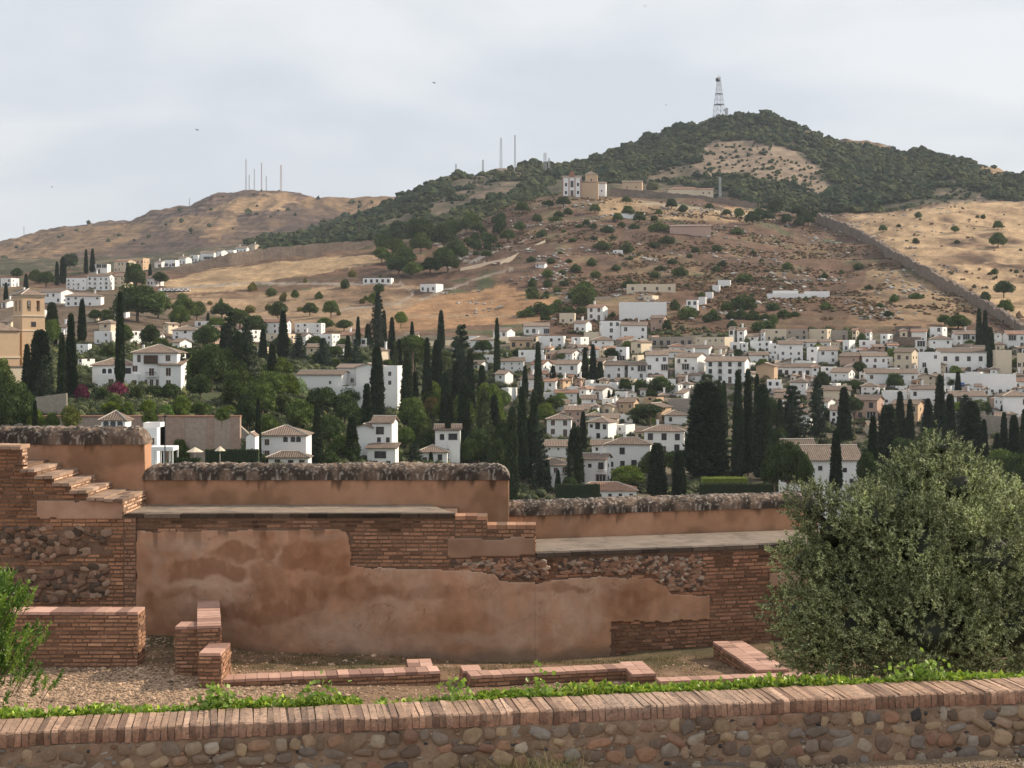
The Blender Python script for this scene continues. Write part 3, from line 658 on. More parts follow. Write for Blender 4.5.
core, br, ti = B(), B(), B(); low_block(core, br, ti, (3.86, 20.95), (3.52, 22.98), .45, -4.53)
part(core, 'masonry', m_mortar, t); part(br, 'brickwork', m_brick, t); part(ti, 'coping', m_tile, t)
low_wall('thin flush brick edging just behind the ivy, left of the olive tree', [(q(660, 20.38), q(850, 20.85), .22, -4.57)], (715, 678))

# ---- terrace ground, gravel, dry grass --------------------------------------
gx = np.concatenate([np.arange(-26, -8, 1.0), np.arange(-8, 8, .07), np.arange(8, 27, 1.0)]); gy = np.concatenate([np.arange(10.95, 19, .5), np.arange(19, 26.6, .07)])
GX, GY = np.meshgrid(gx, gy); GZ = zg(GX, GY) + .018 * fbm(GX*2, GY*2, 0, 3, 4)
GY2 = GY + np.where(GY < 12, 0, 0)
litter = np.clip(.5 - (GX + 3.6) * .9 + .8 * fbm(GX, GY, 0, 88, 3), 0, 1) * np.clip((21.6 - GY) * 1.2, 0, 1)
gcol = c3(.22, .14, .085) + (c3(.42, .285, .185) - c3(.22, .14, .085)) * litter[..., None]
moss = np.clip(fbm(GX*1.3, GY*2.5, 0, 95, 4) * 2 + (GY - 21.6) * .5, 0, 1)[..., None]
gcol = lerp(gcol, c3(.085, .075, .035), moss * .8) * (1 + .3*fbm(GX*6, GY*6, 0, 98, 3))[..., None]
ix = np.arange(GX.size).reshape(GX.shape); F = np.stack([ix[:-1, :-1].ravel(), ix[:-1, 1:].ravel(), ix[1:, 1:].ravel(), ix[1:, :-1].ravel()], 1)
# the strip nearest the retaining wall follows the wall line, further left and right it is plain
b = B(); b.add(np.stack([GX.ravel(), GY.ravel(), GZ.ravel()], 1), F, gcol.reshape(-1, 3)); struct(b.obj('terrace_ground', m_earth, smooth=True))
b = B(); k = 11000; x = np.where(rng.random(k) < .72, rng.normal(-5.3, 1.2, k), rng.uniform(-6, 5, k)); y = np.where(rng.random(k) < .75, rng.uniform(19, 21.3, k), rng.uniform(19.3, 22.9, k))
V0, F0 = ico(1); r = rng.uniform(.006, .022, k) * (1 + (rng.random(k) < .05) * 1.3)
V = V0[None] * (rng.uniform(.6, 1.2, (k, 12, 1))) * (r[:, None, None] * np.array([1.2, 1.2, .6])) + np.stack([x, y, zg(x, y) + .004 + .018*fbm(x*2, y*2, 0, 3, 4)], 1)[:, None]
b.many(V0, F0, V, c3(.50, .345, .23) * rng.uniform(.4, 1.25, (k, 1)) * np.where(rng.random((k, 1)) < .15, .5, 1)); o = b.obj('gravel', m_stone); struct(o, 'stuff'); tag(o, 'pale stone chips scattered on the dirt of the terrace', 'gravel')
def blades(b, x, y, z, h, wd, C, lean=.5, seg=3):
    k = len(x); a = rng.uniform(0, 2*math.pi, k); ln = rng.uniform(.1, lean, k) * h; ca, sa = np.cos(a), np.sin(a)
    th = rng.uniform(0, math.pi, k); wx, wy = np.cos(th)*wd, np.sin(th)*wd; V = np.zeros((k, 2*seg, 3))
    for i in range(seg):
        t = i/(seg-1); px_, py_, pz_ = x + ca*ln*t*t, y + sa*ln*t*t, z + h*(t - .15*t*t)
        wv = 1 - .85*t; V[:, 2*i] = np.stack([px_-wx*wv, py_-wy*wv, pz_], 1); V[:, 2*i+1] = np.stack([px_+wx*wv, py_+wy*wv, pz_], 1)
    F0 = np.array([[2*i, 2*i+1, 2*i+3, 2*i+2] for i in range(seg-1)]); b.many(V[0], F0, V, C)
m_grass = mat('dry_grass', attr=True, noise=.1, rough=.8, trans=.25)
b = B(); k = 9000; x = rng.uniform(-4.2, 4.2, k); y = 22.95 - np.abs(rng.normal(0, .8, k)); 
m = (vnoise(x*3, y*3, 0, 9) > -.15) & (y > 20.9); x, y = x[m], y[m]; k = len(x)
blades(b, x, y, zg(x, y) - .005, rng.uniform(.02, .07, k), rng.uniform(.003, .006, k), np.where(rng.random((k, 1)) < .5, c3(.10, .10, .035), c3(.28, .21, .10)) * rng.uniform(.6, 1.2, (k, 1)))
o = b.obj('grass', m_grass); struct(o, 'stuff'); tag(o, 'short mossy grass at the foot of the plaster wall', 'grass')

# ---- the near retaining wall ------------------------------------------------
NA, NB = np.array([-3.58, 10.5]), np.array([4.03, 11.8]); f_near = Fr(NA, NB - NA); zn = -2.716
un0, un1 = f_near.u(-160), f_near.u(1200); zfront = -3.235
NW = thing('garden_wall', 'near stone retaining wall topped with bricks set on edge', 'stone wall', (NA[0], NA[1], zfront), pos=(512, 730))
b = B(); p4 = [f_near.pt(np.array([u]), -o)[0] for u, o in ((un0, .03), (un1, .03), (un1, .42), (un0, .42))]
b.poly([tuple(p) for p in p4], -4.9, zn - .098, c3(.24, .17, .12)); p5 = [f_near.pt(np.array([u]), -o)[0] for u, o in ((un0, .006), (un1, .006), (un1, .41), (un0, .41))]; b.poly([tuple(p) for p in p5], zn - .097, zn - .012, c3(.27, .20, .15)); core_n = part(b, 'masonry', m_mortar, NW)
b = B(); g = lambda u, z: c3(.27, .185, .125)[None] * (1 + .4*fbm(u*5, z*5, 0, 44, 4))[:, None]
sheet(b, f_near, un0, un1, -3.5, zn - .1, None, .02, -.003, g, .018, 50); part(b, 'mortar_face', m_mortar, NW, True)
b = B(); bw = .0500; n = int((un1-un0)/bw); u = un0 + (np.arange(n)+.5)*bw + rng.normal(0, .0015, n)
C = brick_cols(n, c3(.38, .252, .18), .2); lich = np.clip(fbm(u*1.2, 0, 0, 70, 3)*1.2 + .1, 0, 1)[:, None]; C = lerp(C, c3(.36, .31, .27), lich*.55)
topz = zn + .006*fbm(u*3, 0, 0, 12, 2); drop = .097 + rng.uniform(-.004, .008, n)
V = np.zeros((n, 16, 3)); tl = rng.normal(0, .012, n)      # each brick: chamfered front nose
bvs = []
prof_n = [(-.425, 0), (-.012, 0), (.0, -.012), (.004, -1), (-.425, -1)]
pts_ = []
for sgn in (-1, 1):
    for (o_, zz) in prof_n:
        uu = u + sgn*(bw/2 - .0018 - rng.uniform(0, .001, n)) + tl*o_
        zzv = topz + (zz if zz > -1 else 0) - (drop if zz == -1 else 0) + rng.normal(0, .0012, n)
        pts_.append(f_near.w(uu, np.full(n, o_) + rng.normal(0, .0025, n), zzv))
V = np.stack(pts_, 1); F0 = [np.array([[i, (i+1) % 5, 5+(i+1) % 5, 5+i] for i in range(5)]), np.array([[4, 3, 2, 1, 0], [5, 6, 7, 8, 9]])]
for F_ in F0: 
    pass
off = (np.arange(n)*10)[:, None, None]
dkf = np.where(rng.random((n, 1)) < .06, .6, 1.0)
V = V + rng.normal(0, .0028, V.shape)
b.add(V.reshape(-1, 3), [(F_[None] + off).reshape(-1, F_.shape[1])[:, ::-1] for F_ in F0], (np.repeat((C*dkf)[:, None], 10, 1) * np.array([[1.12, 1.08, 1.02], [1.1, 1.05, 1.0], [1.0, .92, .86], [.80, .62, .55], [.80, .62, .55]]*2)[None]).reshape(-1, 3)); part(b, 'brick_coping', mat('coping_brick', attr=True, noise=.34, nscale=34, noise2=.2, n2scale=5, bump=.01, bscale=70, rough=.9, stain=(22, .56, (.09, .075, .06), .75)), NW)  # tops painted lighter for sun and dust, lower fronts darker and redder
b = B(); 
us, zs, ru, rz = [], [], [], []
z = zfront - .02
for rowi in range(7):
    rh = rng.uniform(.075, .125); u = un0
    while u < un1:
        wd = rng.uniform(.06, .19); 
        if rng.random() < .86 + .12*min(1, max(0, (u - 2)/5)) and z + rh/2 < zn - .12:
            us.append(u + wd/2); zs.append(z + rh/2 + rng.normal(0, .012)); ru.append(wd/2*1.0); rz.append(rh/2*rng.uniform(.72, 1.0))
        u += wd * rng.uniform(1.0, 1.15)
    z += rh
us, zs, ru, rz = map(np.array, (us, zs, ru, rz)); k = len(us)
pal = np.array([(.38, .27, .17), (.30, .21, .145), (.20, .165, .14), (.06, .06, .062), (.34, .19, .12), (.42, .35, .27), (.17, .12, .09), (.26, .14, .10), (.30, .26, .22)])
C = pal[rng.choice(len(pal), k, p=[.2, .17, .14, .05, .1, .06, .15, .08, .05])] * rng.uniform(.7, 1.15, (k, 1)); C = lerp(C, c3(.33, .235, .155), np.clip(.35 - (us[:, None] - 1.5) * .08 + rng.normal(0, .15, (k, 1)), .05, .75))
Vn0, Fn0 = ico(3)
stones_at(b, f_near, us, zs, ru, rz, rng.uniform(.020, .036, k), C, -.014, 3)
k2 = 900; u = rng.uniform(un0, un1, k2); z = rng.uniform(zfront, zn - .12, k2); stones_at(b, f_near, u, z, rng.uniform(.012, .035, k2), rng.uniform(.008, .02, k2), np.full(k2, .015), pal[rng.choice(9, k2)] * .9, -.01, 1)
part(b, 'field_stones', m_stone, NW, True)
# near path
gx = np.arange(-9, 9.01, .09); gy = np.linspace(0, 1, 60)
GX, T = np.meshgrid(gx, gy); YW = NA[1] + (GX - NA[0]) * (NB[1]-NA[1])/(NB[0]-NA[0]) + .02; GY = 4.0 + (YW - 4.0) * T
GZ = zfront + .02*fbm(GX*3, GY*3, 0, 5, 4) + .05 * np.clip(1 - (YW - GY)/.25, 0, 1) * (.5 + fbm(GX*2, 0, 0, 5, 2)); ix = np.arange(GX.size).reshape(GX.shape)
F = np.stack([ix[:-1, :-1].ravel(), ix[:-1, 1:].ravel(), ix[1:, 1:].ravel(), ix[1:, :-1].ravel()], 1)
b = B(); b.add(np.stack([GX.ravel(), GY.ravel(), GZ.ravel()], 1), F, c3(.24, .17, .11) * (1 + .3*fbm(GX.ravel()*4, GY.ravel()*4, 0, 5, 4))[:, None]); struct(b.obj('dirt_path', m_earth, smooth=True))
b = B(); k = 2500; u = rng.uniform(f_near.u(600), f_near.u(1100), k); oo = rng.uniform(.0, .6, k); pp = f_near.w(u, oo, np.full(k, zfront + .012)); V0, F0 = ico(1); r = rng.uniform(.003, .012, k)
b.many(V0, F0, V0[None]*rng.uniform(.6, 1.2, (k, 12, 1))*r[:, None, None] + pp[:, None], c3(.34, .27, .2)*rng.uniform(.5, 1.4, (k, 1)))
kb = 1500; u = rng.uniform(f_near.u(600), f_near.u(1100), kb); pp = f_near.w(u, rng.uniform(0, .5, kb), np.full(kb, zfront + .01))
blades(b, pp[:, 0], pp[:, 1], pp[:, 2], rng.uniform(.01, .03, kb), np.full(kb, .0015), c3(.42, .33, .17)*rng.uniform(.6, 1.2, (kb, 1)), 2.5)
o = b.obj('debris', m_stone); struct(o, 'stuff'); tag(o, 'fine grit and straw on the dirt in front of the near wall', 'debris')
b = B()
for (pxc, cnt, hh) in ((470, 90, .22), (520, 140, .26), (560, 110, .28), (500, 70, .2), (545, 60, .34), (250, 30, .14), (600, 20, .12)):
    u = f_near.u(pxc) + rng.normal(0, .12, cnt); pp = f_near.w(u, rng.uniform(.03, .22, cnt), np.full(cnt, zfront))
    blades(b, pp[:, 0], pp[:, 1], pp[:, 2], hh*rng.uniform(.5, 1.25, cnt) , np.full(cnt, .0022), np.where(rng.random((cnt, 1)) < .4, c3(.16, .20, .07), c3(.45, .38, .2))*rng.uniform(.7, 1.2, (cnt, 1)), 1.1, 5)
o = b.obj('grass', m_grass); struct(o, 'stuff'); tag(o, 'tufts of dry grass growing against the near stone wall', 'grass')

# ---- leaves helper, ivy, shrub, olive --------------------------------------
def leaves(b, Pc, ln, wd, D=None, C=None, spread=1.0):
    """rhombic leaves at Pc along direction D"""
    k = len(Pc); 
    if D is None: D = rng.normal(0, 1, (k, 3))
    D = D + rng.normal(0, .35*spread, (k, 3)); D /= np.linalg.norm(D, axis=1, keepdims=True)
    r = rng.normal(0, 1, (k, 3)); S = np.cross(D, r); S /= np.linalg.norm(S, axis=1, keepdims=True) + 1e-9
    ln = np.broadcast_to(ln, (k,))[:, None]; wd = np.broadcast_to(wd, (k,))[:, None]; Nn = np.cross(S, D)
    V = np.stack([Pc, Pc + D*ln*.5 + S*wd*.5 + Nn*ln*.06, Pc + D*ln, Pc + D*ln*.5 - S*wd*.5 + Nn*ln*.06], 1)
    b.many(V[0], np.array([[0, 1, 2, 3]]), V, C)
m_ivy = mat('ivy_leaf', attr=True, noise=.12, nscale=20, rough=.45, trans=.3, spec=.5)
m_olive = mat('olive_leaf', attr=True, noise=.1, nscale=3, rough=.55, trans=.10, spec=.4)
m_bark = mat('bark', (.13, .095, .065), attr=False, noise=.3, nscale=8, bump=.02, bscale=20)
b = B()
def ivy(px0, px1, cnt, hmul=1.0):
    u = rng.uniform(f_near.u(px0), f_near.u(px1), cnt)
    hh = .055 + .075 * np.clip(.5 + 1.1*fbm(u*1.6, 0, 0, 15, 4), 0, 1.6) * hmul; h = rng.random(cnt) ** .7 * hh * .62
    o_ = -.44 - rng.random(cnt) * .20 + .03 * h; P_ = f_near.w(u, o_, zn - .07 + h * 1.25)
    cc = np.where(rng.random((cnt, 1)) < .3, c3(.44, .54, .07), c3(.24, .36, .05)) * rng.uniform(.55, 1.25, (cnt, 1))
    dd = np.tile([0, -.5, .6], (cnt, 1)) + rng.normal(0, .6, (cnt, 3)); leaves(b, P_, rng.uniform(.03, .06, cnt), rng.uniform(.028, .05, cnt), dd, cc)
ivy(-100, 366, 3600, .8); ivy(380, 440, 90, .4); ivy(440, 1180, 6800, .9)
for (pc_, n_) in ((215, 200), (475-10, 70), (752, 0), (955, 160), (322, 120), (552, 60), (925, 80)):
    if n_:
        u = f_near.u(pc_) + rng.normal(0, .07, n_); h = np.abs(rng.normal(0, .07, n_)); P_ = f_near.w(u, rng.normal(-.5, .05, n_), zn + h)
        leaves(b, P_, rng.uniform(.03, .06, n_), .04, None, c3(.26, .38, .06)*rng.uniform(.6, 1.3, (n_, 1)))
o = b.obj('ivy', m_ivy); struct(o, 'stuff'); tag(o, 'bright green ivy trailing along the back edge of the near wall', 'ivy')
# shrub cut by the left edge
SH = thing('leafy_shrub', 'bright green narrow-leaved shrub cut off by the left edge of the view', 'shrub', (px2X(0, 13), 13, -4.6), pos=(15, 640))
b = B(); bt = B(); base_ = np.array([px2X(-20, 13), 13, -4.6]); bt.tube([base_, base_ + [0, 0, 1.2], base_ + [.03, 0, 2.2]], [.04, .03, .012], 7)
for i in range(900):
    h = rng.random() ** .7; zc_ = py2Z(702 - 118*h, 13); rad = (58 - 22*h - 18*max(0, h-.6)) / FP*13 * (1 + .35*math.sin(h*17)); a = rng.uniform(0, 2*math.pi); rr = rad*rng.uniform(.0, 1.0)**.8
    c_ = np.array([px2X(-20, 13) + rr*math.cos(a), 13 + rr*math.sin(a), zc_]); d_ = np.array([math.cos(a)*.6, math.sin(a)*.6, 1.0]); d_ /= np.linalg.norm(d_); L_ = rng.uniform(.08, .17)
    t_ = rng.random(26); P_ = c_ + d_*(t_*L_)[:, None]; leaves(b, P_, rng.uniform(.03, .055, 26), .014, np.tile(d_, (26, 1)) + rng.normal(0, .45, (26, 3)), (c3(.10, .19, .03) if rng.random() < .65 else c3(.22, .34, .05)) * rng.uniform(.6, 1.25, (26, 1)))
    if i % 3 == 0: bt.tube([c_ - d_*.12, c_ + d_*L_], [.004, .002], 4)
part(b, 'foliage', m_ivy, SH); part(bt, 'stem', m_bark, SH)
# olive
OY = 17.2
OT = thing('olive_tree', 'large silvery green olive tree spreading in front of the rampart', 'olive tree', (px2X(940, OY), OY, -4.7), pos=(915, 560))
lobes = [(812, 508, 24, -.1), (835, 530, 40, -.2), (806, 560, 30, .2), (848, 585, 50, -.3), (800, 612, 34, .2), (818, 650, 40, .1), (872, 520, 34, -.5), (868, 500, 20, .1), (905, 505, 36, .0), (930, 470, 24, .1), (941, 448, 15, .0), (900, 470, 16, .2), (958, 488, 34, -.3), (984, 486, 20, .2), (1002, 512, 34, .4), (1040, 522, 36, .3), (925, 550, 66, -.5), (985, 560, 66, -.7), (862, 628, 66, -.3), (930, 632, 80, -.8), (1005, 625, 85, -.6), (1070, 590, 80, -.2), (1110, 600, 90, .3), (950, 560, 80, .8), (1040, 565, 66, .9), (865, 575, 60, .9)]
Lc = np.array([[px2X(x, OY+dy), OY+dy, py2Z(y, OY+dy)] for x, y, r, dy in lobes]); Lr = np.array([r/FP*OY for _, _, r, _ in lobes])
bl, bw_, bc = B(), B(), B()
trunk = np.array([px2X(955, OY), OY, -4.75]); fork = trunk + [0, 0, 1.15]
bw_.tube([trunk + [0, 0, -.2], trunk + [.03, .02, .4], fork], [.2, .14, .13], 10)
for i, (c_, r_) in enumerate(zip(Lc, Lr)): bw_.tube([fork, fork*.45 + c_*.55 + rng.normal(0, .08, 3), c_], [.075, .045, .015], 7)
tot = 0
for c_, r_ in zip(Lc, Lr):
    nt_ = int(860 * (r_/.7)**2 ); d_ = rng.normal(0, 1, (nt_, 3)); d_ /= np.linalg.norm(d_, axis=1, keepdims=True)
    rr = r_ * rng.uniform(.3, 1.0, nt_)**.6 * (1 + .42*vnoise(d_[:, 0]*3.2 + c_[0]*3, d_[:, 1]*3.2, d_[:, 2]*3.2, 5)); p_ = c_ + d_*rr[:, None]*[1.0, 1.0, .92]
    inn = np.zeros(nt_, bool)
    for c2, r2 in zip(Lc, Lr):
        if not np.allclose(c2, c_): inn |= (np.linalg.norm(p_ - c2, axis=1) < r2*.5)
    p_, d_ = p_[~inn], d_[~inn]; nt_ = len(p_); tw = d_*.8 + np.array([0, 0, .55]) + rng.normal(0, .35, (nt_, 3)); tw /= np.linalg.norm(tw, axis=1, keepdims=True)
    m_ = 34; t_ = rng.random((nt_, m_, 1)); Lt = rng.uniform(.07, .20, (nt_, 1, 1)); Pl = (p_[:, None] + tw[:, None]*t_*Lt).reshape(-1, 3); Dl = np.repeat(tw, m_, 0) + rng.normal(0, .75, (nt_*m_, 3))
    tone = np.repeat(rng.uniform(.6, 1.3, (nt_, 1)) * (1 + .55*vnoise(p_[:, 0]*2.6, p_[:, 1]*2.6, p_[:, 2]*2.6, 8))[:, None], m_, 0); cc = np.where(rng.random((nt_*m_, 1)) < .42, c3(.53, .57, .30), c3(.145, .17, .06)) * tone
    leaves(bl, Pl, rng.uniform(.028, .048, nt_*m_), rng.uniform(.009, .014, nt_*m_), Dl, cc, .5)
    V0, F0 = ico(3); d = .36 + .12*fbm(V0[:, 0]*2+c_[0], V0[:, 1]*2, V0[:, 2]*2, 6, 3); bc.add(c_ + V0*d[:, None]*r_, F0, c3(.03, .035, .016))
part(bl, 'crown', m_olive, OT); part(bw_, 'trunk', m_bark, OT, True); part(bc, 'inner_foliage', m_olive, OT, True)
# ================================================================== TREES (prototypes)
m_fol = mat('foliage', attr=True, noise=.15, nscale=.8, rough=.75, objvar=.22, trans=.08, spec=.2)
TRUNKC = c3(.10, .075, .055)
PROTO = {}
def proto(name, crown_b, trunk_b=None):
    me = crown_b.mesh(name + '_crown', m_fol); tm = trunk_b.mesh(name + '_trunk', m_bark, True) if trunk_b else None
    PROTO[name] = (me, tm)
def tufts(b, Pc, D, s, C, wide=.6): leaves(b, Pc, s, s*wide, D, C, 1.2)
def cypress(seed, H=10., Rm=1.0, top=.5, rag=.12, n=5200, col=c3(.036, .056, .022)):
    b = B(); t = rng.random(n)**.85; z = .35 + t*(H-.35); 
    def rad(z): q_ = (z/H); return Rm * np.clip(np.minimum(1, (q_*5+.35)), 0, 1) * np.clip(1 - q_, 0, 1)**top
    a = rng.uniform(0, 2*math.pi, n); r = rad(z)*(1 + rag*1.4*fbm(np.cos(a)*1.5, np.sin(a)*1.5, z*.8, seed, 3)) * rng.uniform(.72, 1.04, n)
    Pc = np.stack([r*np.cos(a), r*np.sin(a), z - .2], 1); D = np.stack([np.cos(a)*.35, np.sin(a)*.35, np.ones(n)], 1)
    cl = vnoise(np.cos(a)*2.5, np.sin(a)*2.5, z*1.2, seed+5)[:, None]; C = col*(1 + .35*cl)*rng.uniform(.7, 1.35, (n, 1)); tufts(b, Pc, D, rng.uniform(.3, .62, n), C, .45)
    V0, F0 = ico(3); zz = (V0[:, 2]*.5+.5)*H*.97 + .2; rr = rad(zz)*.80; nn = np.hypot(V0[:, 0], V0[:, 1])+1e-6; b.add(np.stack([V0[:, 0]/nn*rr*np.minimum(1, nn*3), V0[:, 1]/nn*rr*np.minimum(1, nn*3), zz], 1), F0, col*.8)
    tb_ = B(); tb_.tube([(0, 0, -1.5), (0, 0, .9)], [.22, .16], 7, TRUNKC); return b, tb_
proto('cypress', *cypress(1, rag=.10)); proto('cypress_b', *cypress(2, Rm=1.0, top=.7, rag=.16)); proto('cypress_c', *cypress(3, Rm=1.0, top=.38, rag=.2))
def crown(seed, lob, n, leaf=.5, col=c3(.05, .075, .022), zsq=.8, trunk=(.25, 3.0), core=.72, tone=.3):
    b = B(); tb_ = B(); lob = np.array(lob, float)
    for i, (x, y, z, r) in enumerate(lob):
        k = int(n*r*r/np.sum(lob[:, 3]**2)); d = rng.normal(0, 1, (k, 3)); d /= np.linalg.norm(d, axis=1, keepdims=True)
        rr = r*rng.uniform(.6, 1.05, k)**.5*(1 + .25*fbm(d[:, 0]*2.2+i*7, d[:, 1]*2.2, d[:, 2]*2.2, seed, 3)); Pc = np.array([x, y, z]) + d*rr[:, None]*[1, 1, zsq]
        cl = vnoise(Pc[:, 0]*.9, Pc[:, 1]*.9, Pc[:, 2]*.9, seed+3)[:, None]; C = col*(1 + tone*cl)*rng.uniform(.65, 1.4, (k, 1)); tufts(b, Pc, d + [0, 0, .4], rng.uniform(.6, 1.2, k)*leaf, C, .65)
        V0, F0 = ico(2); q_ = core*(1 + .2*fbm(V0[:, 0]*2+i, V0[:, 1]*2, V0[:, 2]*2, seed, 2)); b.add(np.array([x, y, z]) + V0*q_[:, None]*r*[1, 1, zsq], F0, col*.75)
        if trunk: tb_.tube([(0, 0, trunk[1]*.7), ((x)*.5, y*.5, (trunk[1]*.7+z)*.5), (x, y, z)], [trunk[0]*.6, trunk[0]*.35, trunk[0]*.15], 5, TRUNKC)
    if trunk: tb_.tube([(0, 0, -1.5), (.1, 0, trunk[1]*.4), (0, 0, trunk[1])], [trunk[0]*1.2, trunk[0], trunk[0]*.7], 7, TRUNKC)
    return b, (tb_ if trunk else None)
# broad-leaved trees are 8 m tall and 8 m wide
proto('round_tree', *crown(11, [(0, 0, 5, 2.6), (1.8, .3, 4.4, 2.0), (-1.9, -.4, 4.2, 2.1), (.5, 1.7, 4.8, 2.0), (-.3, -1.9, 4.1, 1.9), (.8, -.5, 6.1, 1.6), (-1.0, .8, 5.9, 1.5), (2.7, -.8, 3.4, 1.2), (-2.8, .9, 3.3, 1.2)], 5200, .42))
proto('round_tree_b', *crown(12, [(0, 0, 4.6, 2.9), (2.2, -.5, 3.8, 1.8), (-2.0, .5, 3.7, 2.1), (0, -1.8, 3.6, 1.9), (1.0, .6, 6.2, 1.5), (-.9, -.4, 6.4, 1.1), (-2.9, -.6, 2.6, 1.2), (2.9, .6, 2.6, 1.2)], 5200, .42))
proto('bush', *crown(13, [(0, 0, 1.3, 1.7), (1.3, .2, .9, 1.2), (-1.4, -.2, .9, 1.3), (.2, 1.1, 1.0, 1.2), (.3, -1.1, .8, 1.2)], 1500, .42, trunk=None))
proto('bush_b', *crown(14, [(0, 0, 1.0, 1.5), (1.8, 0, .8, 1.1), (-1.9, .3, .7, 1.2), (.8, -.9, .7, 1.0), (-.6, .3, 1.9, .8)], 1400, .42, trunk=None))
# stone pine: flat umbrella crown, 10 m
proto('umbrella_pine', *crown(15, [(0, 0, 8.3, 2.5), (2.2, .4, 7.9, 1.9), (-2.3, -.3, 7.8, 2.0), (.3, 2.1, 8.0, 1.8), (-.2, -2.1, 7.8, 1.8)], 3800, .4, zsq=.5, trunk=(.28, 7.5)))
# conifer with whorled ragged branches, 12 m
def conifer(seed, H=12., Rb=3.2, lev=15, col=c3(.042, .062, .03)):
    b = B(); tb_ = B(); tb_.tube([(0, 0, -1.5), (0, 0, H*.5), (0, 0, H*.97)], [.26, .16, .03], 7, TRUNKC)
    for l in range(lev):
        z = .9 + (H-1.2)*l/(lev-1); R0 = Rb*(1-(z/H))**.75 + .25; nb = rng.integers(6, 9)
        for k in range(nb):
            a = 2*math.pi*k/nb + rng.uniform(-.4, .4) + l; L_ = R0*rng.uniform(.6, 1.15); n = int(34*L_/Rb*2+14); t = rng.random(n)**.7; e_ = np.array([math.cos(a), math.sin(a), rng.uniform(-.12, .18)])
            Pc = np.array([0, 0, z]) + e_*(t*L_)[:, None] + rng.normal(0, .16, (n, 3))*[1, 1, .8]*(.5+L_/Rb); C = col*rng.uniform(.6, 1.4, (n, 1))*(1+.2*rng.normal()); tufts(b, Pc, np.tile(e_, (n, 1))+rng.normal(0, .5, (n, 3)), rng.uniform(.35, .65, n), C, .5)
            tb_.tube([(0, 0, z), tuple(np.array([0, 0, z]) + e_*L_*.85)], [.05, .015], 3, TRUNKC)
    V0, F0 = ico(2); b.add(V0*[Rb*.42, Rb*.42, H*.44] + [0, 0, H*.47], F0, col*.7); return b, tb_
proto('conifer', *conifer(21)); proto('conifer_b', *conifer(22, lev=12, Rb=2.6))
def palm():
    b = B(); tb_ = B(); tb_.tube([(0, 0, -1), (.1, 0, 3), (0, 0, 6.2)], [.28, .22, .2], 8, c3(.16, .12, .09))
    for k in range(34):
        a = rng.uniform(0, 2*math.pi); up = rng.uniform(-.3, 1.1); L_ = rng.uniform(1.7, 2.4); t = np.linspace(.08, 1, 16)
        cx = np.stack([np.cos(a)*L_*t, np.sin(a)*L_*t, 6.2 + up*L_*t*.8 - 1.5*t*t*L_*.5], 1)
        for s_ in (-1, 1):
            D = np.tile([-math.sin(a)*s_ + math.cos(a)*.5, math.cos(a)*s_ + math.sin(a)*.5, -.25], (16, 1)); leaves(b, cx, .55*(1.1-t*.6), .10, D, c3(.10, .13, .04)*rng.uniform(.7, 1.3, (16, 1)), .3)
    return b, tb_
proto('palm_tree', *palm())
PROTO_H = dict(cypress=10, cypress_b=10, cypress_c=10, round_tree=7.3, round_tree_b=7.3, bush=2.6, bush_b=2.5, umbrella_pine=9.6, conifer=12, conifer_b=12, palm_tree=7.4)
PROTO_W = dict(cypress=2.15, cypress_b=2.15, cypress_c=2.15, round_tree=7.6, round_tree_b=7.6, bush=5.4, bush_b=5.6, umbrella_pine=8.2, conifer=6.6, conifer_b=5.4, palm_tree=4.6)
TINT = {}
def tinted(p, tint):
    """the same crown in another leaf colour"""
    key = (p, tint)
    if tint is None: return PROTO[p][0]
    if key not in TINT:
        me = PROTO[p][0].copy(); k = len(me.vertices); a = me.color_attributes['Col']; buf = np.zeros(k*4, np.float32); a.data.foreach_get('color', buf); buf = buf.reshape(-1, 4)
        buf[:, :3] *= np.array(tint); a.data.foreach_set('color', buf.ravel()); TINT[key] = me
    return TINT[key]
TREE_NAME = dict(cypress='cypress_tree', cypress_b='cypress_tree', cypress_c='cypress_tree', round_tree='leafy_tree', round_tree_b='leafy_tree', bush='bush', bush_b='bush', umbrella_pine='umbrella_pine', conifer='conifer_tree', conifer_b='conifer_tree', palm_tree='palm_tree')
def tree(p, px, ytop, ybase, wpx, look, cat, group, tint=None, ymin=230, rot=None, loc=None, fixed=False):
    g = ground(px, ybase, ymin) if loc is None else np.array(loc)
    Y = g[1]; h = (ybase - ytop)/FP*Y; wd = wpx/FP*Y; sz = h/PROTO_H[p]; sx = wd/PROTO_W[p]
    o = link(TREE_NAME[p], None); o.location = g; o.rotation_euler = (0, 0, rng.uniform(0, 6.28) if rot is None else rot); o.scale = (sx, sx, sz)
    c_ = link('crown' if 'bush' not in p else 'foliage', tinted(p, tint), o)
    if PROTO[p][1] is not None: link('trunk', PROTO[p][1], o)
    tag(o, look, cat, group, (px, (ytop+ybase)/2), fixed); return o

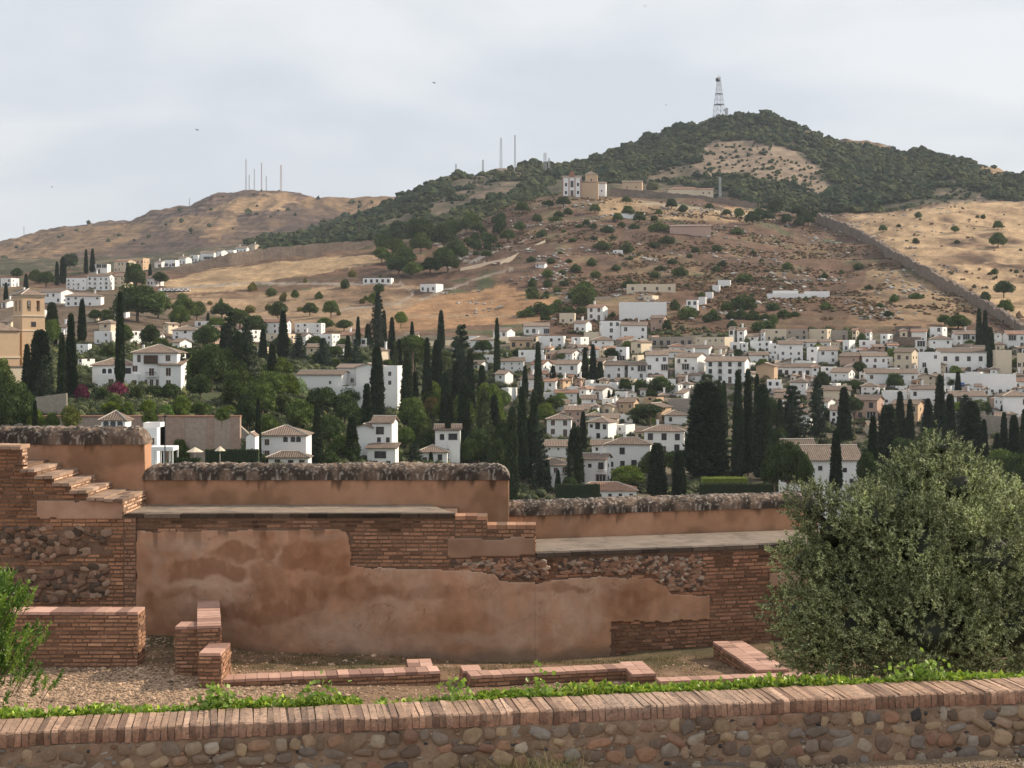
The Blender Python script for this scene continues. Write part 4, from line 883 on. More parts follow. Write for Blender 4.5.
# ================================================================== HOUSES
m_white = mat('whitewash', (.84, .83, .80), noise=.05, nscale=.5, noise2=.05, n2scale=2.5, rough=.9, objvar=.05, stain=(.6, .66, (.52, .48, .42), .4))
m_cream = mat('cream_render', (.66, .56, .42), noise=.06, nscale=.5, rough=.9, objvar=.08)
m_ochre = mat('ochre_render', (.55, .39, .25), noise=.08, nscale=.5, rough=.9, objvar=.08)
m_pink = mat('pink_render', (.46, .32, .25), noise=.08, nscale=.6, rough=.9, objvar=.08)
m_grey = mat('grey_masonry', (.36, .31, .26), noise=.2, nscale=1.2, noise2=.15, n2scale=5, rough=.95, bump=.05, bscale=3)
m_rbrick = mat('red_brick', (.34, .17, .11), noise=.15, nscale=1.5, rough=.9)
def tilemat(name, c, var=.24):
    m = mat(name, c, noise=.30, nscale=1.3, noise2=.14, n2scale=.4, rough=.9, objvar=var, stain=(.9, .55, (.16, .12, .085), .5))
    nt = m.node_tree; N_, L_ = nt.nodes, nt.links; wv = N_.new('ShaderNodeTexWave'); wv.inputs['Scale'].default_value = .75; wv.inputs['Distortion'].default_value = .6
    wv.bands_direction = 'X'; t_ = N_.new('ShaderNodeTexCoord'); L_.new(t_.outputs['Object'], wv.inputs['Vector']); bn = N_.new('ShaderNodeBump'); bn.inputs['Distance'].default_value = .12; bn.inputs['Strength'].default_value = .8
    L_.new(wv.outputs['Fac'], bn.inputs['Height']); L_.new(bn.outputs[0], N_['Principled BSDF'].inputs['Normal']); return m
m_tiles = tilemat('old_roof_tiles', (.225, .165, .125)); m_tilesr = tilemat('red_roof_tiles', (.32, .18, .12)); m_flat = mat('roof_terrace', (.40, .31, .24), noise=.2, nscale=.8, objvar=.12); m_ridge = mat('mortar_ridge', (.55, .48, .40), noise=.1)
m_pane = mat('dark_window', (.035, .037, .042), noise=.1, rough=.25, spec=.5); m_wood = mat('brown_shutter', (.085, .05, .035), noise=.15, nscale=4, rough=.7, objvar=.2); m_frame = mat('window_frame', (.60, .57, .52), noise=.05); m_iron = mat('black_iron', (.03, .03, .032), noise=.05, rough=.6)
WALLM = dict(white=m_white, cream=m_cream, ochre=m_ochre, pink=m_pink, grey=m_grey, brick=m_rbrick)
ROOFM = dict(tile=m_tiles, red=m_tilesr, flat=m_flat)
# window prototypes (1 m units, facing -y, centred on the wall face)
def win_mesh(w_, h_, kind):
    b = B(); f = .07
    b.lim(-w_/2, w_/2, -.03, .05, 0, h_, m=0)
    for (a0, a1, z0, z1) in ((-w_/2-f, -w_/2, -f, h_+f), (w_/2, w_/2+f, -f, h_+f), (-w_/2, w_/2, -f, 0), (-w_/2, w_/2, h_, h_+f)): b.lim(a0, a1, -.07, .05, z0, z1, m=1)
    b.lim(-.03, .03, -.055, -.031, 0, h_, m=1)
    mats_ = [m_pane, m_frame]
    if kind == 'shutter': mats_ = [m_wood, m_frame]
    if kind == 'wood': mats_ = [m_pane, m_wood]
    return b.mesh('window_'+kind, mats_)
WIN = {k: win_mesh(1.0, 1.35, k) for k in ('glass', 'shutter', 'wood')}; WIN['small'] = win_mesh(.7, .75, 'wood'); WIN['door'] = win_mesh(1.05, 2.1, 'shutter'); WIN['veranda'] = None; WIN['arch'] = None
def arch_mesh():
    b = B(); n = 9; pts = [(-.55, 0), (.55, 0)] + [(.55*math.cos(t), 1.5+.55*math.sin(t)) for t in np.linspace(0, math.pi, n)]
    V = [(x, -.04, z) for x, z in pts] + [(x, .05, z) for x, z in pts]; k = len(pts); b.add(V, [np.array([list(range(k))]), np.array([[i, i+k, (i+1) % k + k, (i+1) % k] for i in range(k)])]); return b.mesh('arched_window', [m_pane])
WIN['arch'] = arch_mesh()
def rail_mesh(w_):
    b = B(); b.lim(-w_/2, w_/2, -.75, 0, -.12, 0, m=0)
    for z in (.45, .95): b.lim(-w_/2, w_/2, -.74, -.70, z-.03, z, m=1)
    for i in range(int(w_/.16)+1): x = -w_/2+.03+i*.16; b.lim(x-.012, x+.012, -.73, -.71, 0, .92, m=1)
    return b.mesh('balcony', [m_white, m_iron])
def veranda_mesh():
    b = B(); b.lim(-1.4, 1.4, -.02, .05, 0, 1.9, m=0); b.lim(-1.55, 1.55, -.35, -.021, -.12, 0, m=1); b.lim(-1.55, 1.55, -.45, -.021, 1.9, 2.02, m=2)
    for x in (-1.4, -.45, .45, 1.4): b.lim(x-.06, x+.06, -.3, -.18, 0, 1.9, m=1)
    for i in range(17): x = -1.35+i*.169; b.lim(x-.012, x+.012, -.26, -.235, 0, .85, m=3)
    b.lim(-1.4, 1.4, -.27, -.225, .85, .9, m=3)
    return b.mesh('veranda', [m_pane, m_frame, m_tiles, m_iron])
WIN['veranda'] = veranda_mesh()
RAIL = {1: rail_mesh(1.7), 2: rail_mesh(3.2)}
def roof_bm(kind, w_, d_, h, oh=.45, pitch=.30, cx=0, cy=0):
    b = B(); x0, x1, y0, y1 = cx-w_/2-oh, cx+w_/2+oh, cy-d_/2-oh, cy+d_/2+oh; W, D = x1-x0, y1-y0; t = .18
    if kind == 'hip' or kind == 'pyramid':
        r = min(W, D)/2*pitch*1.0; ins = min(W, D)/2
        if W >= D: top = [(x0+ins, (y0+y1)/2), (x1-ins, (y0+y1)/2)]
        else: top = [((x0+x1)/2, y0+ins), ((x0+x1)/2, y1-ins)]
        if abs(top[0][0]-top[1][0]) + abs(top[0][1]-top[1][1]) < .3:
            c_ = ((x0+x1)/2, (y0+y1)/2); V = [(x0, y0, h), (x1, y0, h), (x1, y1, h), (x0, y1, h), (*c_, h+r+t), (x0, y0, h-t), (x1, y0, h-t), (x1, y1, h-t), (x0, y1, h-t)]
            F = [[0, 1, 4], [1, 2, 4], [2, 3, 4], [3, 0, 4], [5, 6, 1, 0], [6, 7, 2, 1], [7, 8, 3, 2], [8, 5, 0, 3], [8, 7, 6, 5]]
            rid = [((x0, y0, h), (*c_, h+r+t)), ((x1, y0, h), (*c_, h+r+t))]
        else:
            V = [(x0, y0, h), (x1, y0, h), (x1, y1, h), (x0, y1, h), (*top[0], h+r+t), (*top[1], h+r+t), (x0, y0, h-t), (x1, y0, h-t), (x1, y1, h-t), (x0, y1, h-t)]
            if W >= D: F = [[0, 1, 5, 4], [1, 2, 5], [2, 3, 4, 5], [3, 0, 4]]; rid = [((x0, y0, h), V[4]), ((x1, y0, h), V[5]), (V[4], V[5])]
            else: F = [[0, 1, 4], [1, 2, 5, 4], [2, 3, 5], [3, 0, 4, 5]]; rid = [((x0, y0, h), V[4]), ((x1, y0, h), V[4]), (V[4], V[5])]
            F += [[6, 7, 1, 0], [7, 8, 2, 1], [8, 9, 3, 2], [9, 6, 0, 3], [9, 8, 7, 6]]
        b.add(V, F, m=0)
        for p, q_ in rid: b.tube([np.array(p)+[0, 0, .02], np.array(q_)+[0, 0, .02]], .13, 4, m=1)
    elif kind == 'gable' or kind == 'gableside':
        if kind == 'gable': # ridge along x
            r = D/2*pitch; V = [(x0, y0, h), (x1, y0, h), (x1, y1, h), (x0, y1, h), (x0, (y0+y1)/2, h+r), (x1, (y0+y1)/2, h+r)]; s_ = [[0, 1, 5, 4], [2, 3, 4, 5]]; e_ = [(0, 4), (4, 3), (1, 5), (5, 2), (0, 1), (2, 3)]
        else:
            r = W/2*pitch; V = [(x0, y0, h), (x1, y0, h), (x1, y1, h), (x0, y1, h), ((x0+x1)/2, y0, h+r), ((x0+x1)/2, y1, h+r)]; s_ = [[1, 2, 5, 4], [3, 0, 4, 5]]; e_ = [(0, 4), (4, 1), (3, 5), (5, 2), (0, 3), (1, 2)]
        V2 = [(a, c, z-t) for a, c, z in V]; V = V + V2; F = list(s_) + [[i+6 for i in f[::-1]] for f in s_] + [[i, j, j+6, i+6] for i, j in e_]
        b.add(V, F, m=0); b.tube([np.array(V[4])+[0, 0, .03], np.array(V[5])+[0, 0, .03]], .12, 4, m=1)
    elif kind == 'shed':
        r = D*pitch*.55; V = [(x0, y0, h), (x1, y0, h), (x1, y1, h+r), (x0, y1, h+r)]; V += [(a, c, z-t) for a, c, z in V]
        b.add(V, [[0, 1, 2, 3], [7, 6, 5, 4], [0, 4, 5, 1], [1, 5, 6, 2], [2, 6, 7, 3], [3, 7, 4, 0]], m=0)
    return b
def wall_bm(kind, w_, d_, h, cx=0, cy=0, pitch=.30, oh=.45, zb=-5.0):
    b = B(); x0, x1, y0, y1 = cx-w_/2, cx+w_/2, cy-d_/2, cy+d_/2
    if kind == 'flat':
        b.lim(x0, x1, y0, y1, zb, h-.5)
        for q_ in ((x0, x1, y0, y0+.2), (x0, x1, y1-.2, y1), (x0, x0+.2, y0+.2, y1-.2), (x1-.2, x1, y0+.2, y1-.2)): b.lim(*q_, h-.5, h)
    else:
        t = .18; hh = h - t - .003
        if kind == 'gable': r = (d_/2+oh)*pitch; za = hh + oh*pitch; V = [(x0, y0, zb), (x1, y0, zb), (x1, y1, zb), (x0, y1, zb), (x0, y0, za), (x1, y0, za), (x1, y1, za), (x0, y1, za), (x0, cy, hh+r), (x1, cy, hh+r)]; F = [[0, 1, 5, 4], [2, 3, 7, 6], [0, 4, 8, 7, 3], [1, 2, 6, 9, 5], [4, 5, 9, 8], [6, 7, 8, 9], [3, 2, 1, 0]]
        elif kind == 'gableside': r = (w_/2+oh)*pitch; za = hh + oh*pitch; V = [(x0, y0, zb), (x1, y0, zb), (x1, y1, zb), (x0, y1, zb), (x0, y0, za), (x1, y0, za), (x1, y1, za), (x0, y1, za), (cx, y0, hh+r), (cx, y1, hh+r)]; F = [[0, 1, 5, 8, 4], [2, 3, 7, 9, 6], [0, 4, 7, 3], [1, 2, 6, 5], [4, 8, 9, 7], [5, 6, 9, 8], [3, 2, 1, 0]]
        elif kind == 'shed': k = pitch*.55; za, zc_ = hh+oh*k, hh+(oh+d_)*k; V = [(x0, y0, zb), (x1, y0, zb), (x1, y1, zb), (x0, y1, zb), (x0, y0, za), (x1, y0, za), (x1, y1, zc_), (x0, y1, zc_)]; F = BOXF
        else: V = BOXV*[w_/2, d_/2, (hh-zb)/2]+[cx, cy, (hh+zb)/2]; F = BOXF
        b.add(V, F if isinstance(F, np.ndarray) else F)
    return b
CNT = {1: 'one', 2: 'two', 3: 'three', 4: 'four'}
def mkwin(par, kind, x, y, z, rz=0, sc=1.0, name=None):
    o = link(name or ('door' if kind == 'door' else 'window'), WIN[kind], par); o.location = (x, y, z); o.rotation_euler = (0, 0, rz)
    o.scale = (sc, 1, sc) if np.isscalar(sc) else (sc[0], 1, sc[1]); return o
HR = random.Random(5)
def house(px, yb, wpx, hpx, st=2, roof='gable', wall='white', rm='tile', rot=None, d=None, wins=None, nc=None, look=None, cat='house', side='white', chim=None, balc=0, ymin=230, fixed=False, wk=None, pos=None, loc=None, sidew=True, big=0, lightcol=None):
    """a house seen at picture column px standing on the slope; wpx/hpx: width and eave height in the picture"""
    g = ground(px, yb, ymin) if loc is None else np.array(loc, float); Y = g[1]; k = Y/FP; w_ = wpx*k; h = max(hpx*k, 2.2)
    if rot is None: rot = HR.uniform(-34, 4)
    if d is None: d = HR.uniform(6.5, 9.0)
    d = min(d, max(4.5, w_*1.3)); r_ = R(rot); ww = max(w_*.45, (w_ - d*abs(math.sin(r_)))/math.cos(r_)); h = h * 1.0
    adj = {1: 'low', 2: 'two-storey', 3: 'three-storey', 4: 'four-storey'}[st]
    rl = {'gable': 'gabled', 'gableside': 'gable-fronted', 'hip': 'hip-roofed', 'flat': 'flat-roofed', 'shed': 'lean-to-roofed', 'pyramid': 'pyramid-roofed'}[roof]
    t = thing('house' if cat == 'house' else cat.replace(' ', '_'), look or f'{wall} {adj} {rl} {cat}', cat, g, r_, 'houses on the hillside' if cat == 'house' else None, pos or (px, yb - hpx/2), fixed)
    cy = d/2; wm = WALLM[wall]; wall_bm(roof, ww, d, h, 0, cy).obj('wall', wm, t)
    if roof == 'flat': B().lim(-ww/2+.2, ww/2-.2, .2, d-.2, h-.5, h-.38).obj('roof', m_flat, t); rf = None
    else:
        rf = roof_bm('hip' if roof == 'pyramid' else roof, ww, d, h, cx=0, cy=cy).obj('roof', [ROOFM[rm], m_ridge], t)
        if (chim is None and HR.random() < .35) or chim:
            c_ = B(); cx_ = HR.uniform(-.3, .3)*ww; c_.lim(cx_-.3, cx_+.3, cy-.3, cy+.3, h, h+d*.18+1.3); c_.lim(cx_-.4, cx_+.4, cy-.4, cy+.4, h+d*.18+1.3, h+d*.18+1.5); c_.obj('chimney', m_white, rf)
    if rm == 'none': pass
    n = nc if nc is not None else max(1, int(round(ww/2.9))); sh = (h-.25)/st; wkk = wk or HR.choice(['glass', 'shutter', 'wood', 'shutter', 'wood', 'glass'])
    if wins is None: wins = True
    if wins:
        for s_ in range(st):
            zc_ = s_*sh + .85 + (0 if sh > 2.4 else -.35)
            for i in range(n):
                if HR.random() < .24 and n > 1 and not fixed: continue
                x = -ww/2 + (i+.5)*ww/n + (0 if fixed else HR.uniform(-.15, .15)); kk = wkk; scl = min(1.15, (sh-1.0)/1.35, ww/n/1.35)
                scl = max(.5, scl) * (1 if fixed else HR.uniform(.72, 1.08))
                if not fixed and HR.random() < .10 and ww/n > 2.4 and sh > 2.3: mkwin(t, 'veranda', x, 0, s_*sh + .6, 0, (min(1.0, ww/n/3.0), 1), 'veranda'); continue
                if s_ == 0 and i == n//2 and HR.random() < .5 and sh > 2.3: mkwin(t, 'door', x, 0, .02); continue
                if HR.random() < .14 and not fixed: mkwin(t, 'small', x, 0, zc_+.4, 0); continue
                mkwin(t, kk, x, 0, zc_, 0, (scl, scl))
                if balc and s_ > 0 and i % 2 == (balc+1) % 2: o = link('balcony', RAIL[1], t); o.location = (x, -.004, zc_-.08)
            if sidew and HR.random() < .8:
                ns = max(1, int(d/4))
                for i in range(ns):
                    if HR.random() < .35: continue
                    sx = 1 if r_ <= .02 else -1
                    mkwin(t, 'small', sx*ww/2, (i+.5)*d/ns, zc_+.3, R(90*sx))
    return t
# columns: px, ybase, width, eave height, storeys, roof, wall, [options]
HS = [
 # --- upper left quarter ---
 (6, 287, 14, 9, 2, 'flat', 'white'), (17, 304, 17, 10, 2, 'gable', 'white'), (4, 308, 12, 6, 1, 'gable', 'white'), (48, 303, 38, 11, 2, 'gable', 'white'), (83, 306, 36, 10, 2, 'hip', 'white'),
 (76, 290, 22, 12, 3, 'flat', 'white', dict(balc=1, rot=-6)), (98, 290, 24, 14, 3, 'gable', 'white', dict(balc=2, rot=-6)), (119, 289, 18, 13, 3, 'gable', 'cream', dict(rot=-20)), (99, 273, 17, 9, 2, 'flat', 'white'),
 (121, 272, 22, 11, 2, 'gable', 'cream', dict(rm='red')), (138, 270, 15, 12, 2, 'flat', 'ochre', dict(rot=-20)), (150, 286, 15, 8, 1, 'gable', 'white'), (158, 268, 12, 6, 1, 'gable', 'white'), (170, 267, 13, 7, 1, 'flat', 'white'), (182, 264, 12, 6, 1, 'gable', 'white'),
 (194, 262, 12, 7, 2, 'flat', 'white'), (207, 260, 14, 7, 1, 'gable', 'white'), (219, 257, 10, 6, 1, 'gable', 'white'), (229, 255, 11, 5, 1, 'flat', 'white'), (241, 253, 12, 5, 1, 'gable', 'white'), (252, 250, 10, 5, 1, 'gable', 'cream'),
 (32, 318, 20, 7, 1, 'gable', 'white'), (6, 330, 14, 8, 1, 'gable', 'cream'),
 (102, 344, 23, 13, 2, 'flat', 'white', dict(rot=-14)), (105, 331, 17, 8, 1, 'hip', 'cream'), (129, 343, 10, 12, 2, 'flat', 'white'), (141, 343, 11, 11, 2, 'gable', 'white'), (166, 333, 12, 9, 2, 'gableside', 'cream', dict(rot=-25)),
 (185, 341, 25, 11, 2, 'hip', 'white'), (205, 342, 24, 13, 2, 'gable', 'pink', dict(rot=-18)), (222, 343, 12, 13, 2, 'flat', 'white'), (204, 328, 20, 7, 1, 'flat', 'white'), (60, 335, 14, 8, 1, 'gable', 'white'), (88, 322, 14, 7, 1, 'gable', 'cream'), (120, 318, 12, 6, 1, 'flat', 'white'), (62, 345, 12, 7, 1, 'gable', 'cream'), (155, 344, 12, 9, 2, 'gable', 'white'), (243, 340, 24, 10, 2, 'flat', 'white'), (82, 354, 13, 10, 2, 'flat', 'white'), (176, 350, 16, 8, 1, 'gable', 'white'),
 (275, 334, 26, 12, 2, 'gable', 'white', dict(rm='red')), (308, 333, 28, 10, 2, 'flat', 'white'), (272, 346, 32, 12, 2, 'flat', 'cream'), (322, 345, 26, 11, 2, 'flat', 'white'), (345, 344, 22, 9, 2, 'gable', 'cream', dict(rm='red')), (312, 358, 14, 11, 2, 'gable', 'cream'), (339, 357, 15, 9, 1, 'gable', 'white'), (377, 362, 20, 12, 2, 'gableside', 'cream', dict(nc=1)),
 # --- hillside huts ---
 (377, 284, 30, 6, 1, 'flat', 'white', dict(look='low white ruined farm building on the dry slope below the tree belt', fixed=True)), (428, 292, 23, 8, 1, 'flat', 'white', dict(look='white hut beside the slope path with a dark tree at its right', fixed=True)),
 (385, 240, 16, 6, 1, 'gable', 'cream', dict(look='small cream house with tan roof at the edge of the hilltop wood', fixed=True)), (457, 252, 17, 5, 1, 'gable', 'ochre', dict(rm='red', look='small ochre house tucked behind the dark tree belt', fixed=True)),
 (651, 292, 50, 8, 1, 'flat', 'cream', dict(look='long cream cave house with an arch high above the town', fixed=True, nc=4, rot=-6)), (540, 268, 12, 4, 1, 'gable', 'white'), (618, 254, 10, 4, 1, 'flat', 'white'),
 # --- centre town, upper rows ---
 (567, 324, 17, 11, 1, 'flat', 'cream'), (595, 320, 21, 13, 2, 'gable', 'white', dict(rm='red', rot=-22, look='white house with bright orange roof below the cave houses', fixed=True)), (643, 320, 48, 18, 2, 'flat', 'white', dict(nc=2, rot=-3, d=9, wins=False, look='large pale flat-roofed block standing above all the town houses', fixed=True)), 
 (648, 300, 16, 4.5, 1, 'flat', 'cream', dict(wins=True, nc=1)), (657, 332, 18, 14, 2, 'gable', 'pink', dict(balc=1)), (580, 333, 18, 10, 1, 'gable', 'white'), (611, 341, 20, 20, 3, 'flat', 'white'), (634, 341, 27, 16, 2, 'gable', 'white', dict(nc=3, rot=-4)),
 (537, 335, 26, 9, 1, 'gable', 'white'), (551, 349, 28, 13, 2, 'flat', 'white'), (576, 348, 18, 11, 2, 'flat', 'white'), (603, 350, 22, 10, 2, 'hip', 'white'), (521, 349, 22, 9, 1, 'gable', 'ochre'), (636, 355, 22, 13, 2, 'gableside', 'cream', dict(rot=-35)), (621, 363, 15, 16, 2, 'flat', 'white', dict(balc=1)),
 (592, 341, 14, 9, 2, 'flat', 'cream'), (565, 362, 24, 9, 2, 'gable', 'white'), (531, 362, 26, 12, 2, 'flat', 'white'), (500, 343, 22, 12, 2, 'gable', 'white'), (482, 352, 24, 12, 2, 'hip', 'white'), (512, 375, 24, 14, 3, 'gable', 'white'), (537, 376, 22, 12, 2, 'gable', 'white', dict(rm='red')),
 (710, 348, 38, 11, 2, 'flat', 'cream', dict(nc=5)), (735, 352, 17, 10, 1, 'flat', 'white'), (760, 352, 24, 11, 2, 'flat', 'white'), (672, 347, 44, 10, 1, 'flat', 'grey', dict(look='grey stone ruin with dark openings beneath a pergola roof', fixed=True)), (697, 356, 30, 8, 1, 'gable', 'white'), (759, 364, 20, 9, 2, 'gable', 'white'),
 # --- centre rows ---
 (566, 378, 30, 14, 2, 'gable', 'white', dict(nc=2)), (614, 379, 27, 14, 2, 'gable', 'white', dict(balc=1)), (637, 380, 20, 15, 2, 'gable', 'white'), (657, 380, 23, 25, 3, 'gable', 'white', dict(nc=3, rot=-4)), (686, 378, 34, 21, 3, 'gable', 'white', dict(nc=3, rot=-30, d=9, balc=1)),
 (725, 383, 46, 22, 3, 'gable', 'white', dict(nc=4, rot=-19, d=9, balc=2, look='long white three-storey house with sunlit ochre end wall and four window bays', fixed=True)), (765, 386, 24, 20, 2, 'gableside', 'ochre', dict(rot=-20, wins=False)), (584, 366, 14, 10, 1, 'flat', 'white'),
 (597, 399, 23, 9, 1, 'gable', 'white', dict(rm='tile')), (550, 394, 14, 13, 2, 'gable', 'white', dict(rm='red')), (527, 393, 22, 14, 2, 'gable', 'white'), (622, 399, 20, 7, 1, 'flat', 'white'), (505, 400, 16, 12, 2, 'flat', 'white'),
 (607, 416, 24, 10, 1, 'gableside', 'cream', dict(rot=-30)), (626, 416, 22, 14, 2, 'gable', 'ochre', dict(rot=-15)), (651, 421, 32, 14, 2, 'gableside', 'ochre', dict(rot=-30, wins=False)), (676, 424, 24, 9, 1, 'hip', 'white'), (682, 413, 30, 14, 1, 'flat', 'grey', dict(wins=False, look='bare grey concrete block wall of a house behind the widest conifer', fixed=True)), 
 # --- front cluster ---
 (559, 437, 26, 18, 2, 'hip', 'white', dict(look='white house with a brown brick loggia under its hipped roof', fixed=True, nc=2)), (574, 430, 17, 20, 3, 'gable', 'pink'), (598, 441, 30, 19, 2, 'hip', 'white', dict(nc=3)), (558, 457, 29, 11, 2, 'gable', 'white', dict(rot=-3, nc=3)),
 (620, 438, 22, 13, 2, 'flat', 'white'), (664, 454, 43, 23, 2, 'hip', 'white', dict(nc=3, rot=-8)), (628, 470, 48, 26, 2, 'hip', 'white', dict(nc=4, rot=-8, balc=1, wk='wood')), (552, 487, 38, 22, 2, 'hip', 'white', dict(nc=4, rot=-5, balc=2)), (590, 485, 38, 26, 2, 'gable', 'white', dict(nc=3, rot=-14, balc=1, wk='wood')),
 (605, 500, 64, 6, 1, 'hip', 'white', dict(rm='red', rot=-2, d=8, nc=6)), (601, 459, 20, 14, 2, 'gable', 'white'), (640, 440, 18, 8, 1, 'gable', 'cream'), (610, 428, 18, 10, 1, 'gable', 'cream'), (583, 418, 22, 9, 1, 'gable', 'cream'), (560, 411, 18, 7, 1, 'gable', 'white'), (690, 436, 16, 8, 1, 'gable', 'white'),
 # --- right town ---
 (776, 341, 22, 12, 2, 'flat', 'cream'), (797, 340, 22, 11, 2, 'flat', 'grey'), (818, 341, 24, 12, 2, 'flat', 'cream'), (839, 340, 18, 10, 1, 'flat', 'grey'), (791, 362, 25, 18, 3, 'gable', 'white', dict(nc=3, rot=-5)), (812, 363, 17, 16, 2, 'flat', 'white'), (828, 364, 22, 14, 2, 'gable', 'white'), (846, 352, 15, 12, 1, 'flat', 'white', dict(rot=-30)),
 (849, 368, 28, 12, 2, 'gable', 'pink'), (875, 370, 26, 14, 2, 'gable', 'white', dict(rot=-4)), (868, 352, 18, 12, 2, 'flat', 'white'), (884, 345, 16, 11, 2, 'flat', 'white'), (903, 371, 27, 19, 2, 'gable', 'cream', dict(rot=-30)), (921, 355, 15, 15, 2, 'flat', 'white'), (936, 340, 20, 13, 2, 'flat', 'white'), (941, 350, 24, 11, 2, 'hip', 'white'),
 (966, 347, 23, 13, 2, 'gable', 'white', dict(rot=-6)), (963, 374, 48, 22, 2, 'gable', 'white', dict(nc=4, rot=-5, look='large white house with a dark shaded terrace above the white wall', fixed=True)), (930, 378, 24, 26, 3, 'flat', 'white', dict(balc=1)), (1004, 376, 17, 26, 2, 'flat', 'cream', dict(wins=False)), (1022, 377, 18, 24, 3, 'flat', 'cream', dict(nc=2)), (1017, 349, 20, 15, 2, 'gable', 'white', dict(rm='red')), (1040, 352, 24, 14, 2, 'gable', 'white'),
 (892, 387, 52, 14, 2, 'gable', 'white', dict(nc=5, rot=-5)), (797, 377, 42, 10, 1, 'gable', 'white', dict(nc=6, rot=-4)), (827, 378, 20, 11, 2, 'flat', 'white'), (774, 393, 18, 13, 2, 'flat', 'white'), (798, 394, 28, 12, 2, 'hip', 'white'), (840, 383, 27, 11, 2, 'gable', 'white'), (869, 396, 22, 10, 2, 'hip', 'white'), (863, 381, 14, 9, 1, 'flat', 'white'),
 (923, 407, 26, 18, 2, 'gable', 'white', dict(rot=-8)), (895, 405, 28, 14, 2, 'flat', 'white'), (970, 413, 36, 17, 2, 'gable', 'white', dict(nc=3)), (996, 412, 24, 14, 2, 'flat', 'pink'), (1018, 418, 30, 22, 2, 'hip', 'white', dict(nc=2)), (837, 402, 30, 12, 2, 'gable', 'cream'), (866, 420, 32, 20, 2, 'gable', 'pink', dict(rot=-28, balc=1)), (905, 424, 34, 20, 2, 'gable', 'ochre', dict(rot=-28, balc=1)),
 (812, 402, 20, 10, 1, 'gable', 'pink'), (782, 410, 20, 12, 2, 'gable', 'cream'), (800, 428, 30, 14, 2, 'gable', 'white'), (946, 395, 16, 9, 1, 'flat', 'white'), (1000, 396, 26, 9, 1, 'flat', 'white'), (838, 424, 24, 14, 2, 'gable', 'white'), (790, 444, 26, 12, 2, 'hip', 'cream'), (880, 436, 24, 10, 1, 'gable', 'cream'),
]
for e_ in HS:
    opt = e_[7] if len(e_) > 7 else {}
    house(*e_[:7], **opt)
# smaller houses, sheds and roof terraces packed into the lanes between them
FR = random.Random(77); occ = [(e_[0], e_[1] - e_[3]/2, e_[2], e_[3]) for e_ in HS]; nf = 0
for tries in range(30000):
    if nf >= 175: break
    x = FR.uniform(522, 1026); y = FR.uniform(341, 424); 
    if 688 < x < 770 and y > 384: continue
    if x < 560 and y > 400: continue
    if y < 352 and x > 660 and x < 700: continue
    w_ = FR.uniform(8, 22); st = 2 if FR.random() < .5 else 1; h_ = FR.uniform(5, 7) if st == 1 else FR.uniform(9, 13)
    if any(abs(x-a) < .36*(w_+c_) and abs((y-h_/2)-b_) < .36*(h_+d_)+1.2 for a, b_, c_, d_ in occ): continue
    occ.append((x, y-h_/2, w_, h_)); nf += 1
    house(x, y, w_, h_, st, FR.choice(['gable', 'gable', 'flat', 'flat', 'hip', 'gableside', 'shed']), FR.choice(['white']*6+['cream', 'cream', 'ochre', 'pink', 'grey']), FR.choice(['tile', 'tile', 'tile', 'red']), rot=FR.uniform(-40, 5), d=FR.uniform(5, 7.5))
for x, y, w_, h_, st, rf_, wl in ((300, 345, 16, 9, 2, 'gable', 'white'), (262, 356, 14, 9, 1, 'flat', 'cream'), (360, 346, 14, 8, 1, 'flat', 'white'), (410, 344, 16, 8, 1, 'gable', 'cream'), (470, 345, 18, 9, 2, 'flat', 'white'), (456, 350, 14, 8, 1, 'gable', 'white'), (492, 366, 18, 11, 2, 'flat', 'white'), (500, 385, 18, 11, 2, 'gable', 'white'), (520, 391, 14, 10, 2, 'flat', 'cream'), (476, 372, 16, 8, 1, 'gable', 'white'), (80, 368, 12, 9, 2, 'flat', 'white'), (28, 345, 14, 8, 1, 'gable', 'white'), (155, 300, 12, 6, 1, 'gable', 'white')):
    house(x, y, w_, h_, st, rf_, wl)
m_dull = tilemat('lichened_roof_tiles', (.19, .145, .11)); ROOFM['dull'] = m_dull
# ================================================================== BUILDINGS WITH THEIR OWN SHAPE
def compound(name, look, cat, px0, yb, blocks, wins=(), rot=0.0, Y=None, ymin=230, group=None, extra=None):
    g = ground(px0, yb, ymin) if Y is None else P(px0, yb, Y); k = g[1]/FP
    t = thing(name, look, cat, g, R(rot), group, (px0, yb-10), True); low = min(zat(g[0], g[1]) - g[2], 0) - 5
    X = lambda px: (px-px0)*k
    for bl_ in blocks:
        pl_, pr, pe_, roof, wall, yo, d = bl_[:7]; o = bl_[7] if len(bl_) > 7 else {}
        w_ = (pr-pl_)*k; h = (yb-pe_)*k; cx = X((pl_+pr)/2); cy = yo + d/2; pt_ = o.get('pitch', .32)
        wall_bm(roof, w_, d, h, cx, cy, pt_, o.get('oh', .45), low).obj('wall', WALLM[wall], t)
        if roof == 'flat': B().lim(cx-w_/2+.2, cx+w_/2-.2, yo+.2, yo+d-.2, h-.5, h-.38).obj('roof', o.get('rmat', m_flat), t)
        else: roof_bm('hip' if roof == 'pyramid' else roof, w_, d, h, o.get('oh', .45), pt_, cx, cy).obj('roof', [ROOFM[o.get('rm', 'tile')], m_ridge], t)
    for wn in wins:
        px, py, kind, sc, yo = wn[:5]; rz = wn[5] if len(wn) > 5 else 0
        mkwin(t, kind, X(px), yo, (yb-py)*k, rz, sc)
    return t, k, X
